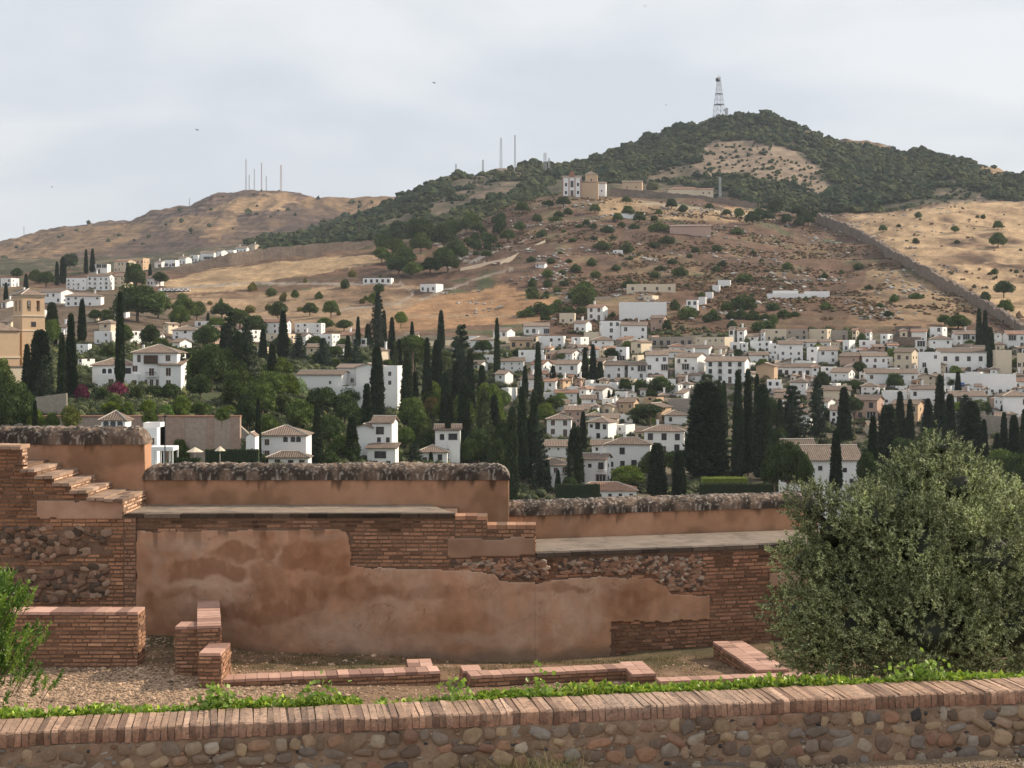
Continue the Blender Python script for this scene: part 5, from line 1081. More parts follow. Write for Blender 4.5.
# villa
t, k, X = compound('villa', 'white three-level villa with hipped roof, wooden loggia and lower left wing', 'villa', 156, 390,
  [(133, 177, 352.5, 'hip', 'white', 0, 9.5), (91, 133.2, 365, 'hip', 'white', 1.0, 7.5), (100, 140, 374, 'flat', 'white', -2.6, 3.5, dict(rmat=m_white)), (160.5, 182, 364.5, 'shed', 'white', -1.1, 6.0)],
  [(139, 362, 'shutter', (.75, 1.2), 0), (168, 361, 'shutter', (1.0, 1.0), 0), (169.5, 375.5, 'shutter', (1.05, 1.3), -1.1), (146, 385.5, 'shutter', (.55, 1), 0), (151.6, 386, 'shutter', (.75, 1.1), 0), (157.3, 385.5, 'shutter', (.55, 1), 0), (169.5, 386, 'shutter', (1, 1), -1.1),
   (103, 373.5, 'arch', (.85, .55), 1.0), (108.7, 373.5, 'arch', (.85, .55), 1.0), (116, 373.5, 'wood', (1.2, .9), 1.0), (127, 373.5, 'wood', (1.2, .9), 1.0), (135, 371.5, 'shutter', (1.1, 1), -.0), (114, 385, 'shutter', (1.1, 1.05), -2.6), (125, 385, 'shutter', (1.1, 1.05), -2.6), (137, 388, 'door', (.9, .9), -2.6)])
b = B(); b.lim(X(144), X(158), -.35, -.01, (390-363.8)*k, (390-355.2)*k, m=0); 
for i in range(9): xx = X(144.4 + i*1.65); b.lim(xx-.06, xx+.06, -.46, -.352, (390-363.8)*k, (390-355.2)*k, m=1)
b.lim(X(144), X(158), -.47, -.353, (390-360.6)*k, (390-359.9)*k, m=1); b.obj('loggia', [m_wood, MATS['bark']], t)
b = B(); b.lim(X(146), X(157.5), -.9, -.01, (390-376.6)*k, (390-375.8)*k, m=0)
for i in range(16): xx = X(146.3)+i*.17; b.lim(xx-.02, xx+.02, -.88, -.85, (390-375.8)*k, (390-372.2)*k, m=1)
b.lim(X(146), X(157.5), -.89, -.84, (390-372.3)*k, (390-371.9)*k, m=1); b.obj('balcony', [m_white, m_iron], t); mkwin(t, 'door', X(151.6), 0, (390-375.6)*k, 0, (1, .8))
B().lim(X(138), X(140), 4, 4.5, 8, (390-346)*k + .3).obj('chimney', m_white, t)
# church with square belfry
t, k, X = compound('church', 'ochre church with a square arched belfry standing at the left edge', 'church', 29, 388,
  [(-30, 15.5, 329.5, 'hip', 'ochre', -6, 16, dict(pitch=.5)), (-28, 10, 362, 'shed', 'cream', -9.5, 3.4)], [(6, 352, 'arch', (.8, .9), -6)], 0, 345)
for o in list(t.children): COL.objects.unlink(o); bpy.data.objects.remove(o)
TH = R(-50); s2 = 2.62; ca, sa = math.cos(TH), math.sin(TH)
def ry(x, y): return (x*ca - y*sa, x*sa + y*ca)
zt = lambda py: (388-py)*k
b = B(); b.box((0, 0, (zt(316)-8)/2), (s2+.06, s2+.06, (zt(316)+8)/2), TH); ow = b.obj('tower', m_ochre, t)
b = B(); bz0, bz1 = zt(315.5)+.01, zt(297)
# belfry walls with real arched openings: piers and arches
def belfry_side(b, a):
    c2, s_ = math.cos(a), math.sin(a)
    def bx(x0, x1, z0, z1):
        cx_, cz = (x0+x1)/2, (z0+z1)/2; px_, py_ = cx_, -(s2-.25); b.box((px_*c2-py_*s_, px_*s_+py_*c2, cz), ((x1-x0)/2, .25, (z1-z0)/2), a)
    for x0, x1 in ((-s2+.5, -1.55), (-.62, .62), (1.55, s2-.5)): bx(x0, x1, bz0, bz1-.9)
    bx(-s2+.5, s2-.5, bz1-.9, bz1)
    for xc in (-1.085, 1.085):
        for j in range(5):
            q_ = (j+.5)/5; xo = .465; hgt = math.sqrt(1-(1-q_)**2)*.465
            for sg in (-1, 1): bx(min(xc+sg*xo, xc+sg*xo*(1-q_/1.0)), max(xc+sg*xo, xc+sg*xo*(1-q_/1.0)), bz1-.9-.06-(.465-hgt)*.9-.07, bz1-.9+.0) if j == 0 else None
        bx(xc-.465, xc+.465, bz0, bz0+.9)
for q_ in range(4): belfry_side(b, TH + q_*math.pi/2)
for sx in (-1, 1):
    for sy in (-1, 1): x, y = ry(sx*(s2-.25), sy*(s2-.25)); b.box((x, y, (bz0+bz1)/2), (.25, .25, (bz1-bz0)/2), TH)
b.obj('belfry', m_ochre, t)
for j, (x_, y_) in enumerate(((0, -1), (1, 0))):
    pass
for sx in (-1.085, 1.085):
    for a in (TH, TH+math.pi/2):
        bb = B(); bb.add([(r_*math.cos(t_), r_*math.sin(t_), z_) for z_, r_ in ((.0, .34), (.12, .30), (.4, .2), (.62, .12)) for t_ in np.linspace(0, 2*math.pi, 10, endpoint=False)], [np.array([[i*10+j, i*10+(j+1) % 10, (i+1)*10+(j+1) % 10, (i+1)*10+j] for i in range(3) for j in range(10)]), np.array([[30+j for j in range(10)]])])
        o = bb.obj('bell', m_iron, t); c2, s_ = math.cos(a), math.sin(a); px_, py_ = sx, -(s2-.35); o.location = (px_*c2-py_*s_, px_*s_+py_*c2, bz0+1.5)
for zz, e_ in ((zt(316), .28), (zt(330.5), .22), (zt(297)+.13, .25)): b = B(); b.box((0, 0, zz), (s2+e_, s2+e_, .12), TH); b.obj('cornice', m_cream, t)
ps2 = roof_bm('hip', 2*s2, 2*s2, zt(297)+.45, .5, .42); o = ps2.obj('roof', [m_tiles, m_ridge], t); o.rotation_euler.z = TH
x, y = ry(0, -(s2+.06)); mkwin(t, 'small', *(ry(s2+.06, 0)), zt(326.5), TH+math.pi/2, 1.3)
# nave in front, to the left of the tower
nb = ((-5.2-2.4), -4.5); wn_ = wall_bm('hip', 13, 9, zt(330.5), 0, 0); o = wn_.obj('nave', m_ochre, t); o.rotation_euler.z = TH; o.location = (nb[0], nb[1], 0)
o = roof_bm('hip', 13, 9, zt(330.5), .4, .45).obj('nave_roof', [m_tiles, m_ridge], t); o.rotation_euler.z = TH; o.location = (nb[0], nb[1], 0)
for zz in (zt(357),):
    b = B(); b.box((0, 0, zz), (6.7, 4.7, .14)); o = b.obj('cornice', m_cream, t); o.rotation_euler.z = TH; o.location = (nb[0], nb[1], 0)
b = B(); b.box((0, 0, (zt(366)-6)/2), (7.3, 5.3, (zt(366)+6)/2)); o = b.obj('apse_base', m_cream, t); o.rotation_euler.z = TH; o.location = (nb[0], nb[1], 0)
b = B(); b.box((0, 0, zt(366)+.05), (7.6, 5.6, .1)); o = b.obj('apse_roof', m_tiles, t); o.rotation_euler.z = TH; o.location = (nb[0], nb[1], 0)
# walled white mansion
compound('mansion', 'sprawling white mansion with shallow tan roofs behind high garden walls', 'mansion', 335, 399,
  [(296, 342, 374.5, 'gable', 'white', 0, 9, dict(pitch=.22)), (331, 362, 368, 'gable', 'white', 7, 8, dict(pitch=.2)), (353, 378, 367, 'gableside', 'white', 4, 9, dict(pitch=.25)), (377, 394, 366, 'flat', 'white', 6, 7), (338, 372, 386, 'flat', 'white', -1.5, 4)],
  [(349, 383, 'glass', .9, 4), (386, 376, 'glass', .8, 6), (386, 385, 'glass', .8, 6), (330, 384, 'glass', .6, 0)], -8)
# white houses just beyond the near parapets
compound('house', 'white two-storey house with three arched upper windows just over the long parapet', 'house', 283, 468,
  [(260, 306, 435, 'hip', 'white', 0, 8), (272, 311, 455.5, 'hip', 'white', -4.2, 4.1)],
  [(267, 445, 'shutter', .8, 0), (285.5, 442, 'arch', (.8, .5), 0), (293, 442, 'arch', (.8, .5), 0), (298.5, 442, 'arch', (.8, .5), 0), (267, 457, 'shutter', .9, 0), (281, 464.5, 'wood', .9, -4.2), (294, 465, 'wood', .9, -4.2), (305, 465, 'wood', .9, -4.2)], 0)
compound('house', 'tall white house with blank sunlit gable and dark wooden balcony under cypress', 'house', 378, 466,
  [(372, 392, 422.5, 'gable', 'white', 0, 7), (356, 372, 427, 'gableside', 'white', -.5, 8), (371, 399, 446.5, 'shed', 'white', -4.0, 4)],
  [(380, 434, 'wood', (1.5, 1.1), 0), (379, 442, 'wood', .7, 0), (388, 442, 'wood', .7, 0), (384, 456.5, 'wood', (2.2, 1.0), -4.0), (379, 465, 'glass', .9, -4), (392, 465, 'glass', .9, -4)], -6)
compound('house', 'low white house with brown hipped roof half hidden by two dark cypresses', 'house', 432, 466,
  [(417, 447, 452, 'hip', 'white', 0, 7), (434, 459, 431, 'gable', 'white', 5, 6)], [(441, 441, 'wood', .9, 5), (452, 441, 'wood', (1.8, 1), 5), (440, 460, 'wood', .9, 0), (425, 462, 'glass', .8, 0)], 0)
compound('house', 'pinkish white house squeezed between the tall cypress group and the front villas', 'house', 504, 448, [(494, 516, 431, 'gable', 'cream', 0, 7)], [(500, 441, 'wood', .9, 0), (509, 441, 'wood', .9, 0)], -8)
compound('garden_pavilion', 'small white garden pavilion with a pyramid tile roof and arched openings', 'pavilion', 113, 432,
  [(101, 125, 420, 'pyramid', 'white', 0, 4.2, dict(oh=.4, pitch=.55))], [(106, 430, 'arch', (.8, .75), 0), (113, 430, 'arch', (.8, .75), 0), (120, 430, 'arch', (.8, .75), 0)], 0, 250)
t, k, X = compound('house', 'modern white cube house with roof terrace beside the white pergola', 'house', 148, 470, [(138, 157, 428, 'flat', 'white', 0, 6), (140, 157, 423.5, 'flat', 'white', 2.2, 3.4)], [(152, 444, 'shutter', .7, 0)], 0, 243)
t = thing('pergola', 'open white flat-roofed pergola on slim columns beside the cube house', 'pergola', P(160, 470, 236), 0, pos=(160, 456), fixed=True); k = 236/FP
B().lim(-12*k, 13*k, 0, 4, (470-451)*k, (470-447)*k).obj('roof', m_white, t)
for x_ in (-11.3, -5, 4, 12.3):
    for y_ in (.15, 3.8): B().lim((x_-.7)*k, (x_+.7)*k, y_-.1, y_+.1, -3, (470-451)*k-.002).obj('column', m_white, t)
def parasol(px, py, wpx, Y, look):
    k = Y/FP; t = thing('parasol', look, 'parasol', P(px, py+16, Y), 0, pos=(px, py), fixed=True); r = wpx*k/2; b = B()
    V = [(0, 0, 16*k)] + [(r*math.cos(a), r*math.sin(a), 11.5*k) for a in np.linspace(0, 2*math.pi, 9)[:-1]] + [(0, 0, 15.6*k)] + [(r*math.cos(a), r*math.sin(a), 11.1*k) for a in np.linspace(0, 2*math.pi, 9)[:-1]]
    F = [[0, 1+i, 1+(i+1) % 8] for i in range(8)] + [[9, 10+(i+1) % 8, 10+i] for i in range(8)] + [[1+i, 10+i, 10+(i+1) % 8, 1+(i+1) % 8] for i in range(8)]
    b.add(V, F); b.obj('canopy', m_cream, t); b = B(); b.tube([(0, 0, -2.5), (0, 0, 15.8*k)], .05, 6); b.obj('pole', m_frame, t)
parasol(195, 447, 17, 240, 'large cream parasol in the garden between the pergola and the small gabled annex')
parasol(220, 446, 11, 247, 'smaller square-looking cream parasol in front of the dark hedge')
compound('house', 'tiny white gabled annex left of the two-storey house with arched windows', 'house', 250, 455, [(246, 255, 436, 'gableside', 'white', 0, 4, dict(pitch=.7, oh=.05))], [], 0, 262)
compound('convent', 'white convent hall with a vast weathered brown roof among dark cypresses', 'convent', 834, 492,
  [(806, 862, 460, 'gable', 'white', 0, 9, dict(pitch=.55, rm='dull')), (796, 828, 453, 'gable', 'white', 9.5, 5, dict(rm='dull', pitch=.7))], [(820, 470, 'small', 1, 0), (831, 480, 'small', 1, 0), (845, 472, 'small', 1, 0), (852, 483, 'small', 1, 0)], 4, 300)
# hilltop church group
t, k, X = compound('hilltop_church', 'white and ochre hilltop church with brick pilasters and a small tiled dome tower', 'church', 578, 197,
  [(562.5, 581, 177, 'gable', 'white', 0, 7), (581.1, 598, 182, 'gable', 'ochre', 3, 10, dict(oh=.2)), (585, 597, 174, 'pyramid', 'ochre', 5, 8.4, dict(pitch=.6, oh=.3))],
  [(566, 186, 'wood', (1.4, 1.6), 0), (572, 187, 'wood', (1.9, 3.2), 0), (578, 186, 'wood', (1.4, 1.6), 0), (566, 194, 'wood', (1.4, 1.6), 0), (572, 196, 'door', (2, 2), 0), (578, 194, 'wood', (1.4, 1.6), 0), (591, 180, 'small', 1.3, 5)], -5)
for x_ in (562.8, 569, 575, 580.6): B().lim(X(x_)-.35, X(x_)+.35, -.12, .05, -3, (197-177.5)*k-.4).obj('pilaster', m_rbrick, t)
b = B(); b.lim(X(569.5), X(574.5), .02, 1.0, (197-177)*k, (197-173)*k); b.add([(X(569.5), .02, (197-173)*k), (X(574.5), .02, (197-173)*k), (X(572), .02, (197-170.5)*k), (X(569.5), 1, (197-173)*k), (X(574.5), 1, (197-173)*k), (X(572), 1, (197-170.5)*k)], [[0, 1, 2], [5, 4, 3], [0, 2, 5, 3], [2, 1, 4, 5]]); b.obj('bell_gable', m_rbrick, t)
compound('house', 'white annexe with lean-to roof adjoining the hilltop church', 'house', 596, 196, [(586, 606, 184, 'gable', 'white', -3, 9, dict(rm='tile'))], [(590, 192, 'small', 1.3, -3), (596, 192, 'small', 1.3, -3), (602, 192, 'small', 1.3, -3)], -8)
compound('house', 'ochre tiled house on the hilltop between the church and the long red-roofed house', 'house', 632, 190, [(622, 642, 182, 'gable', 'ochre', 0, 9)], [(627, 188, 'small', 1.3, 0), (636, 188, 'small', 1.3, 0)], -10, ymin=1140)
compound('house', 'long cream house with red roof beyond the old city wall below the mast', 'house', 690, 196, [(668, 700, 189, 'hip', 'cream', 0, 12, dict(rm='red')), (696, 713, 190, 'gable', 'cream', -2, 9, dict(rm='red'))], [(703, 194, 'small', 1.4, -2), (709, 194, 'small', 1.4, -2)], -6, Y=1230)
m_teal = mat('teal_sheeting', (.42, .58, .56), noise=.15, nscale=.4); m_tarp = mat('blue_tarpaulin', (.16, .20, .42), noise=.15, nscale=.6)
compound('shed', 'long low shed with pale teal roof on the slope below the hilltop church', 'shed', 625, 218, [(612, 645, 213.5, 'flat', 'white', 0, 7, dict(rmat=m_teal)), (598, 612, 215, 'flat', 'white', 1, 5, dict(rmat=m_teal))], [], -4)
compound('shed', 'brown hut under a blue tarpaulin on the upper slope', 'shed', 690, 235, [(670, 711, 226, 'gable', 'pink', 0, 8, dict(pitch=.2)), (676, 706, 223.5, 'flat', 'pink', 6, 5, dict(rmat=m_tarp))], [], -4)
compound('shed', 'long low white sheds with teal edging high on the bare right slope', 'shed', 800, 298, [(768, 806, 293.5, 'flat', 'white', 0, 5, dict(rmat=m_teal)), (806, 830, 291, 'flat', 'white', 3, 6, dict(rmat=m_teal)), (775, 800, 290, 'flat', 'white', 8, 4, dict(rmat=m_teal))], [], -5)
# stepped white plot walls climbing the slope
for i, (px, yb, w_, h_) in enumerate(((692, 313, 13, 13), (702, 305, 9, 8), (709, 299, 9, 7), (716, 292, 9, 7), (724, 287, 14, 7))):
    house(px, yb, w_, h_, 2 if i == 0 else 1, 'flat', 'white', rot=-12, d=4.5, wins=(i == 0), look=('white cube hut at the foot of the stepped plots above town' if i == 0 else f'white walled hut, step {CNT[i]} up the line of stepped plots above town'), fixed=True)

# ------------------------------------------------------------------ walls
def wall_run(name, look, cat, pts, th, mt, group=None, jag=0.0, ymin=230, Yfix=None, seed=1, part_fn=None, seg=4.0, col=None):
    """pts: (px, py top, py foot) along the wall"""
    W = []
    for px, pt_, pb in pts:
        g = ground(px, pb, ymin) if Yfix is None else P(px, pb, Yfix if np.isscalar(Yfix) else np.interp(px, *Yfix)); W.append((g[0], g[1], g[2], py2Z(pt_, g[1])))
    W = np.array(W); d = np.concatenate([[0], np.cumsum(np.hypot(np.diff(W[:, 0]), np.diff(W[:, 1])))]); n = max(2, int(d[-1]/seg)); s = np.linspace(0, d[-1], n)
    x, y, zb, zt_ = [np.interp(s, d, W[:, i]) for i in range(4)]; zt_ = zt_ + jag*vnoise(s*.35, 0, 0, seed) + jag*.6*np.sign(vnoise(s*1.3, 0, 0, seed+2))
    dx, dy = np.gradient(x), np.gradient(y); L_ = np.hypot(dx, dy); nx, ny = dy/L_*th/2, -dx/L_*th/2
    rows = [np.stack([x+nx, y+ny, zb-6], 1), np.stack([x+nx, y+ny, zt_], 1), np.stack([x-nx, y-ny, zt_], 1), np.stack([x-nx, y-ny, zb-6], 1)]
    V = np.concatenate(rows); F = []
    for r_ in range(4):
        a, c_ = r_*n, ((r_+1) % 4)*n
        for i in range(n-1): F.append([a+i, a+i+1, c_+i+1, c_+i])
    F += [[0, n, 2*n, 3*n], [n-1, 4*n-1, 3*n-1, 2*n-1]]
    b = B(); b.add(V, F, col if col is not None else (.3, .22, .16)); o = b.obj(name, mt); pm = pts[len(pts)//2]; tag(o, look, cat, group, (pm[0], pm[1]), True); return o
m_rampart = mat('rammed_earth', (.20, .155, .12), noise=.3, nscale=.12, noise2=.28, n2scale=.6, bump=.3, bscale=.6, rough=.95)
wall_run('city_wall', 'old rammed-earth city wall descending the golden right slope to the town', 'city wall', [(818, 213.5, 222), (845, 223.5, 232), (868, 234.5, 243), (893, 250, 259), (915, 261, 271), (930, 269, 280), (955, 283.5, 294), (975, 295, 305), (1000, 309, 319), (1024, 326, 336)], 1.8, m_rampart, jag=.7, seed=3, seg=2.5)
wall_run('city_wall', 'old city wall along the crest right of the hilltop church', 'city wall', [(610, 189, 198), (640, 190, 199.5), (680, 194, 203.5), (720, 198, 208), (757, 203, 212)], 2.2, m_rampart, jag=.4, seed=5, Yfix=([600, 640, 700, 757], [1128, 1135, 1140, 1145]), seg=2.5)
wall_run('city_wall', 'old city wall running along the ridge beneath the left-hand hill', 'city wall', [(150, 272, 279), (178, 269, 278), (205, 260.5, 270), (230, 253.5, 263), (262, 248.5, 257.5), (300, 245, 254), (340, 242, 250), (378, 240.5, 247)], 2.2, m_rampart, jag=.4, seed=8, Yfix=([150, 230, 256, 384], [905, 930, 945, 995]), seg=2.5)
wall_run('retaining_wall', 'long white retaining wall below the large house with shaded terrace', 'retaining wall', [(944, 373, 391), (1016, 374, 392)], .5, m_white)
g_ = ground(968, 391); B_ = B(); k = g_[1]/FP; B_.lim(px2X(960, g_[1]), px2X(976, g_[1]), g_[1]-.5, g_[1]-.3, py2Z(389, g_[1]), py2Z(382.5, g_[1])); o = B_.obj('wall_panel', mat('blue_paint', (.06, .16, .42), noise=.1)); tag(o, 'blue painted panel fixed on the long white retaining wall', 'panel', pos=(968, 386), fixed=True)
def walls(lst):
    for i, (a, lk, mt) in enumerate(lst): wall_run('terrace_wall', lk, 'terrace wall', a, .5, mt)
m_gst = mat('grey_stone_wall', (.34, .29, .235), noise=.2, nscale=1.0, noise2=.2, n2scale=4, bump=.06, bscale=4, rough=.95)
walls([([(100, 402.5, 406.5), (215, 400.5, 405)], 'low stone terrace wall with pale capping beneath the villa garden', m_gst),
 ([(36, 397, 420), (67, 393, 420)], 'rough stone garden wall below the tall dark conifers at left', m_gst),
 ([(380, 395, 399), (440, 398, 402)], 'low stone wall in the greenery under the white mansion', m_gst),
 ([(586, 383, 388), (670, 387, 393)], 'white terrace wall between the two middle rows of town houses', m_white),
 ([(610, 397, 403), (668, 398, 404)], 'cream terrace wall above the ochre houses in mid town', m_cream),
 ([(688, 388, 397), (760, 391, 399)], 'stone embankment wall under the long three-storey house', m_gst),
 ([(760, 372, 378), (776, 372, 378)], 'short cream wall right of the sunlit ochre gable', m_cream),
 ([(950, 413, 430), (1030, 418, 436)], 'tall stone embankment wall behind the olive tree top at right', m_gst),
 ([(420, 342, 346), (520, 336, 342)], 'pale lane wall at the foot of the bare golden slope', m_cream),
 ([(895, 326, 336), (921, 326, 338)], 'upper crumbling earth wall amid the highest right-hand houses', m_rampart),
 ([(893, 337, 349), (921, 337, 350)], 'lower crumbling earth wall amid the highest right-hand houses', m_rampart),
 ([(702, 487, 493), (792, 486, 492)], 'long low white garden wall beyond the lower parapet', m_white),
 ([(556, 300, 303.5), (610, 296, 300)], 'thin stone field wall crossing the mid slope', m_gst),
 ([(460, 268, 271), (512, 257, 260)], 'pale field wall beside the rising track on the slope', m_gst),
 ([(240, 425, 446), (256, 440, 452)], 'short sloping stone wall at the end of the far rampart', m_gst),
 ([(500, 262, 265), (545, 240, 243)], 'broken white field wall climbing towards the hilltop church', m_gst)])
m_pilas = mat('faded_brick', (.36, .255, .20), noise=.25, nscale=1.2, noise2=.15, n2scale=5)
m_gst2 = mat('pinkish_stone', (.38, .30, .25), noise=.25, nscale=1.6, noise2=.2, n2scale=6, bump=.05, bscale=6, rough=.95)
# far rampart in the valley
Yr = 264; kr = Yr/FP; g0 = P(100, 452, Yr); t = thing('stone_rampart', 'long stone rampart with red brick pilasters beyond the tall parapet', 'rampart', g0, 0, pos=(170, 430), fixed=True)
Xr_ = lambda px: (px-100)*kr; Zr = lambda py: (452-py)*kr
b = B(); b.lim(Xr_(-80), Xr_(239), 0, 1.2, -14, Zr(417)); b.obj('masonry', m_gst2, t)
for a, c_ in ((133, 141), (160, 185), (207, 214), (231, 240)): B().lim(Xr_(a), Xr_(c_), -.10, 1.25 if c_ == 240 else .0 - .002, -14, Zr(417.2)).obj('brick_pilaster', m_pilas, t)
B().lim(Xr_(-80), Xr_(240.5), -.16, 1.3, Zr(417)+.002, Zr(415.6)).obj('capping', m_rbrick, t)
# hedges
def hedge(look, px0, px1, pt_, pb, Y, d, col, pos=None):
    x0, x1, z0, z1 = px2X(px0, Y), px2X(px1, Y), py2Z(pb, Y), py2Z(pt_, Y); b = B(); n = int((x1-x0)*(z1-z0+d)*55); 
    P_ = np.stack([rng.uniform(x0, x1, n), rng.uniform(Y-.1, Y+d, n), rng.uniform(z0, z1, n)], 1); f_ = rng.random(n); P_[:, 1] = np.where(f_ < .55, Y, P_[:, 1]); P_[:, 2] = np.where(f_ >= .55, z1 + .12*vnoise(P_[:, 0]*2, P_[:, 1]*2, 0, 3), P_[:, 2])
    leaves(b, P_, rng.uniform(.15, .3, n), .14, None, c3(*col)*rng.uniform(.6, 1.35, (n, 1))); b.lim(x0, x1, Y+.05, Y+d, z0-3, z1-.03, c3(*col)*.8); o = b.obj('hedge', m_fol); tag(o, look, 'hedge', None, pos or ((px0+px1)/2, pt_), True)
hedge('dark clipped hedge behind the parasols in the lower garden', 205, 258, 450.5, 475, 253, 1.5, (.035, .055, .022))
hedge('low clipped hedge in front of the white pergola', 173, 200, 459, 475, 238, 1.2, (.05, .075, .025))
hedge('long dark clipped hedge in the formal garden above the lower parapet', 700, 795, 484.5, 500, 322, 1.6, (.035, .05, .02))
hedge('bright yellow-green clipped hedge in the formal garden', 703, 748, 478.5, 492, 328, 4.0, (.20, .24, .04))
hedge('dark hedge at the feet of the front white houses', 556, 600, 485, 505, 326, 2, (.035, .055, .02))

# ------------------------------------------------------------------ masts
m_steel = mat('galvanised_steel', (.42, .43, .45), noise=.1, rough=.5, metal=.3); m_red = mat('red_mast_paint', (.40, .22, .20), noise=.1)
def lattice(look, px, pt_, pb, wb, wt, Y, rad=.16, lev=8, dish=False, pos=None, red=False):
    g = np.array([px2X(px, Y), Y, 0]); g[2] = min(zat(g[0], Y), py2Z(pb, Y)) - .5; H = py2Z(pt_, Y) - g[2]
    t = thing('lattice_mast' if dish else 'antenna_mast', look, 'mast', g, R(20), None, (px, (pt_+pb)/2), True); b = B()
    for sx in (-1, 1):
        for sy in (-1, 1): b.tube([(sx*wb/2, sy*wb/2, 0), (sx*wt/2, sy*wt/2, H)], rad, 4)
    b.obj('leg', m_red if red else m_steel, t); b = B(); zs_ = H*(1-(1-np.linspace(0, 1, lev+1))**1.15)
    wz = lambda z: wb + (wt-wb)*z/H
    for i in range(lev):
        a, c_ = wz(zs_[i])/2, wz(zs_[i+1])/2
        for q_ in range(4):
            s0 = [(-1, -1), (1, -1), (1, 1), (-1, 1)][q_]; s1 = [(1, -1), (1, 1), (-1, 1), (-1, -1)][q_]
            b.tube([(s0[0]*a, s0[1]*a, zs_[i]), (s1[0]*c_, s1[1]*c_, zs_[i+1])], rad*.55, 3); b.tube([(s1[0]*a, s1[1]*a, zs_[i]), (s0[0]*c_, s0[1]*c_, zs_[i+1])], rad*.55, 3); b.tube([(s0[0]*c_, s0[1]*c_, zs_[i+1]), (s1[0]*c_, s1[1]*c_, zs_[i+1])], rad*.6, 3)
    b.obj('bracing', m_red if red else m_steel, t)
    if dish:
        for fz in (.38, .62): w__ = wz(H*fz)/2+.6; B().lim(-w__, w__, -w__, w__, H*fz, H*fz+.35).obj('platform', m_steel, t)
        b = B(); b.tube([(-3.6, -1.5, H*.93), (-1.0, -1.0, H*.93)], [2.3, 2.0], 16); b.obj('dish_antenna', MATS['black_iron'], t); b = B(); b.tube([(0, 0, H), (0, 0, H+4)], .15, 5); b.obj('aerial', m_steel, t)
    return t
lattice('tall grey lattice mast with dish on the highest summit', 719, 77, 121, 11.5, 2.4, 1715, .26, 9, True)
lattice('short antenna mast just right of the summit lattice mast', 726.5, 108, 119, 2.6, 2.2, 1712, .3, 4)
for i, (px, a, c_, wd, lk, rd) in enumerate(((246, 159, 191, 1.8, 'leftmost and tallest antenna mast on the bare left hilltop', 0), (249.2, 175, 191, 1.0, 'very short mast touching the right of the leftmost hilltop mast', 0), (254.3, 169, 191, 1.2, 'third antenna mast from the left on the bare hilltop', 0), (261.5, 163, 191, 1.1, 'fourth antenna mast from the left on the bare hilltop', 1), (266.3, 176, 191, 1.0, 'fifth and stubby antenna mast on the bare hilltop', 0), (281, 165, 191, 2.0, 'rightmost banded antenna mast on the bare left hilltop', 1), (189.5, 198, 208, .8, 'small lone mast on the shoulder left of the bare hilltop', 0), (24, 226, 240, 1.0, 'thin lone mast on the far left ridge', 0))):
    lattice(lk, px, a, c_, wd*1.25, wd*.9, 2280, .12, 12, red=rd)
for i, (px, a, c_, wd, lk) in enumerate(((456, 164, 177, 1.2, 'short antenna mast at the left end of the wooded ridge'), (483, 160, 171, 1.5, 'stubby mast left of the pair of tall ridge masts'), (501, 138, 168, 1.9, 'left one of the pair of tall masts on the wooded ridge'), (515, 135, 168, 1.2, 'right one of the pair of tall masts on the wooded ridge'), (545, 153, 168, 2.6, 'squat lattice mast on the ridge above the hilltop church'), (549, 158, 168, 1.4, 'small mast touching the right of the squat ridge mast'))):
    lattice(lk, px, a, c_, wd*1.2, wd*.8, 1560, .11, 12)
lattice('slim pylon in the scrub right of the hilltop church', 720, 177, 198, 1.8, 1.2, 1290, .12, 6)
for i, (px, a, c_, lk) in enumerate(((326, 227, 240, 'wooden power pole at the left end of the wood strip'), (334, 226, 238, 'second power pole along the wood strip'), (359, 222, 233, 'power pole farthest right along the wood strip'), (439, 228, 246, 'power pole above the dark tree belt'), (165, 413, 470, 'tall thin lamp post in front of the stone rampart'))):
    Y = 1180 if i < 4 else 236; g = np.array([px2X(px, Y), Y, min(zat(px2X(px, Y), Y), py2Z(c_, Y))-1]); b = B(); H = py2Z(a, Y)-g[2]; r_ = .3 if i < 4 else .09; t = thing('power_pole' if i < 4 else 'lamp_post', lk, 'pole' if i < 4 else 'lamp post', g, 0, None, (px, a), True)
    b.tube([(0, 0, 0), (0, 0, H)], r_, 6); b.obj('pole', m_wood if i < 4 else m_iron, t); b = B(); b.lim(-(1.2 if i < 4 else .3), 1.2 if i < 4 else .3, -.1, .1, H-.6, H-.4); b.obj('crossarm' if i < 4 else 'lamp_head', m_wood if i < 4 else m_iron, t)

# parked cars by the slope road
def car():
    b = B(); pr = [(-2.1, .35), (2.1, .35), (2.15, .8), (1.3, .95), (.8, 1.42), (-1.3, 1.45), (-2.0, .95), (-2.15, .8)]; n = len(pr)
    b.add([(x, -.85, z) for x, z in pr] + [(x, .85, z) for x, z in pr], [np.array([list(range(n))]), np.array([list(range(2*n-1, n-1, -1))]), np.array([[i, i+n, (i+1) % n+n, (i+1) % n] for i in range(n)])]); body = b.mesh('car_body', mat('car_paint', (.75, .76, .78), noise=.02, rough=.3, objvar=.25))
    b = B(); 
    for y in (-.87, .87): b.lim(-1.2, .75, y-.012, y+.012, .95, 1.35)
    win = b.mesh('car_windows', m_pane); b = B(); b.tube([(0, -.1, 0), (0, .1, 0)], .33, 12); wh = b.mesh('car_wheel', m_iron)
    t = thing('parked_car', '', 'car', (0, 0, 0), 0, 'cars parked by the slope road'); link('body', body, t); link('window', win, t)
    for sx in (-1.3, 1.3):
        for sy in (-.8, .8): o = link('wheel', wh, t); o.location = (sx, sy, .33)
    return t
c0 = car()
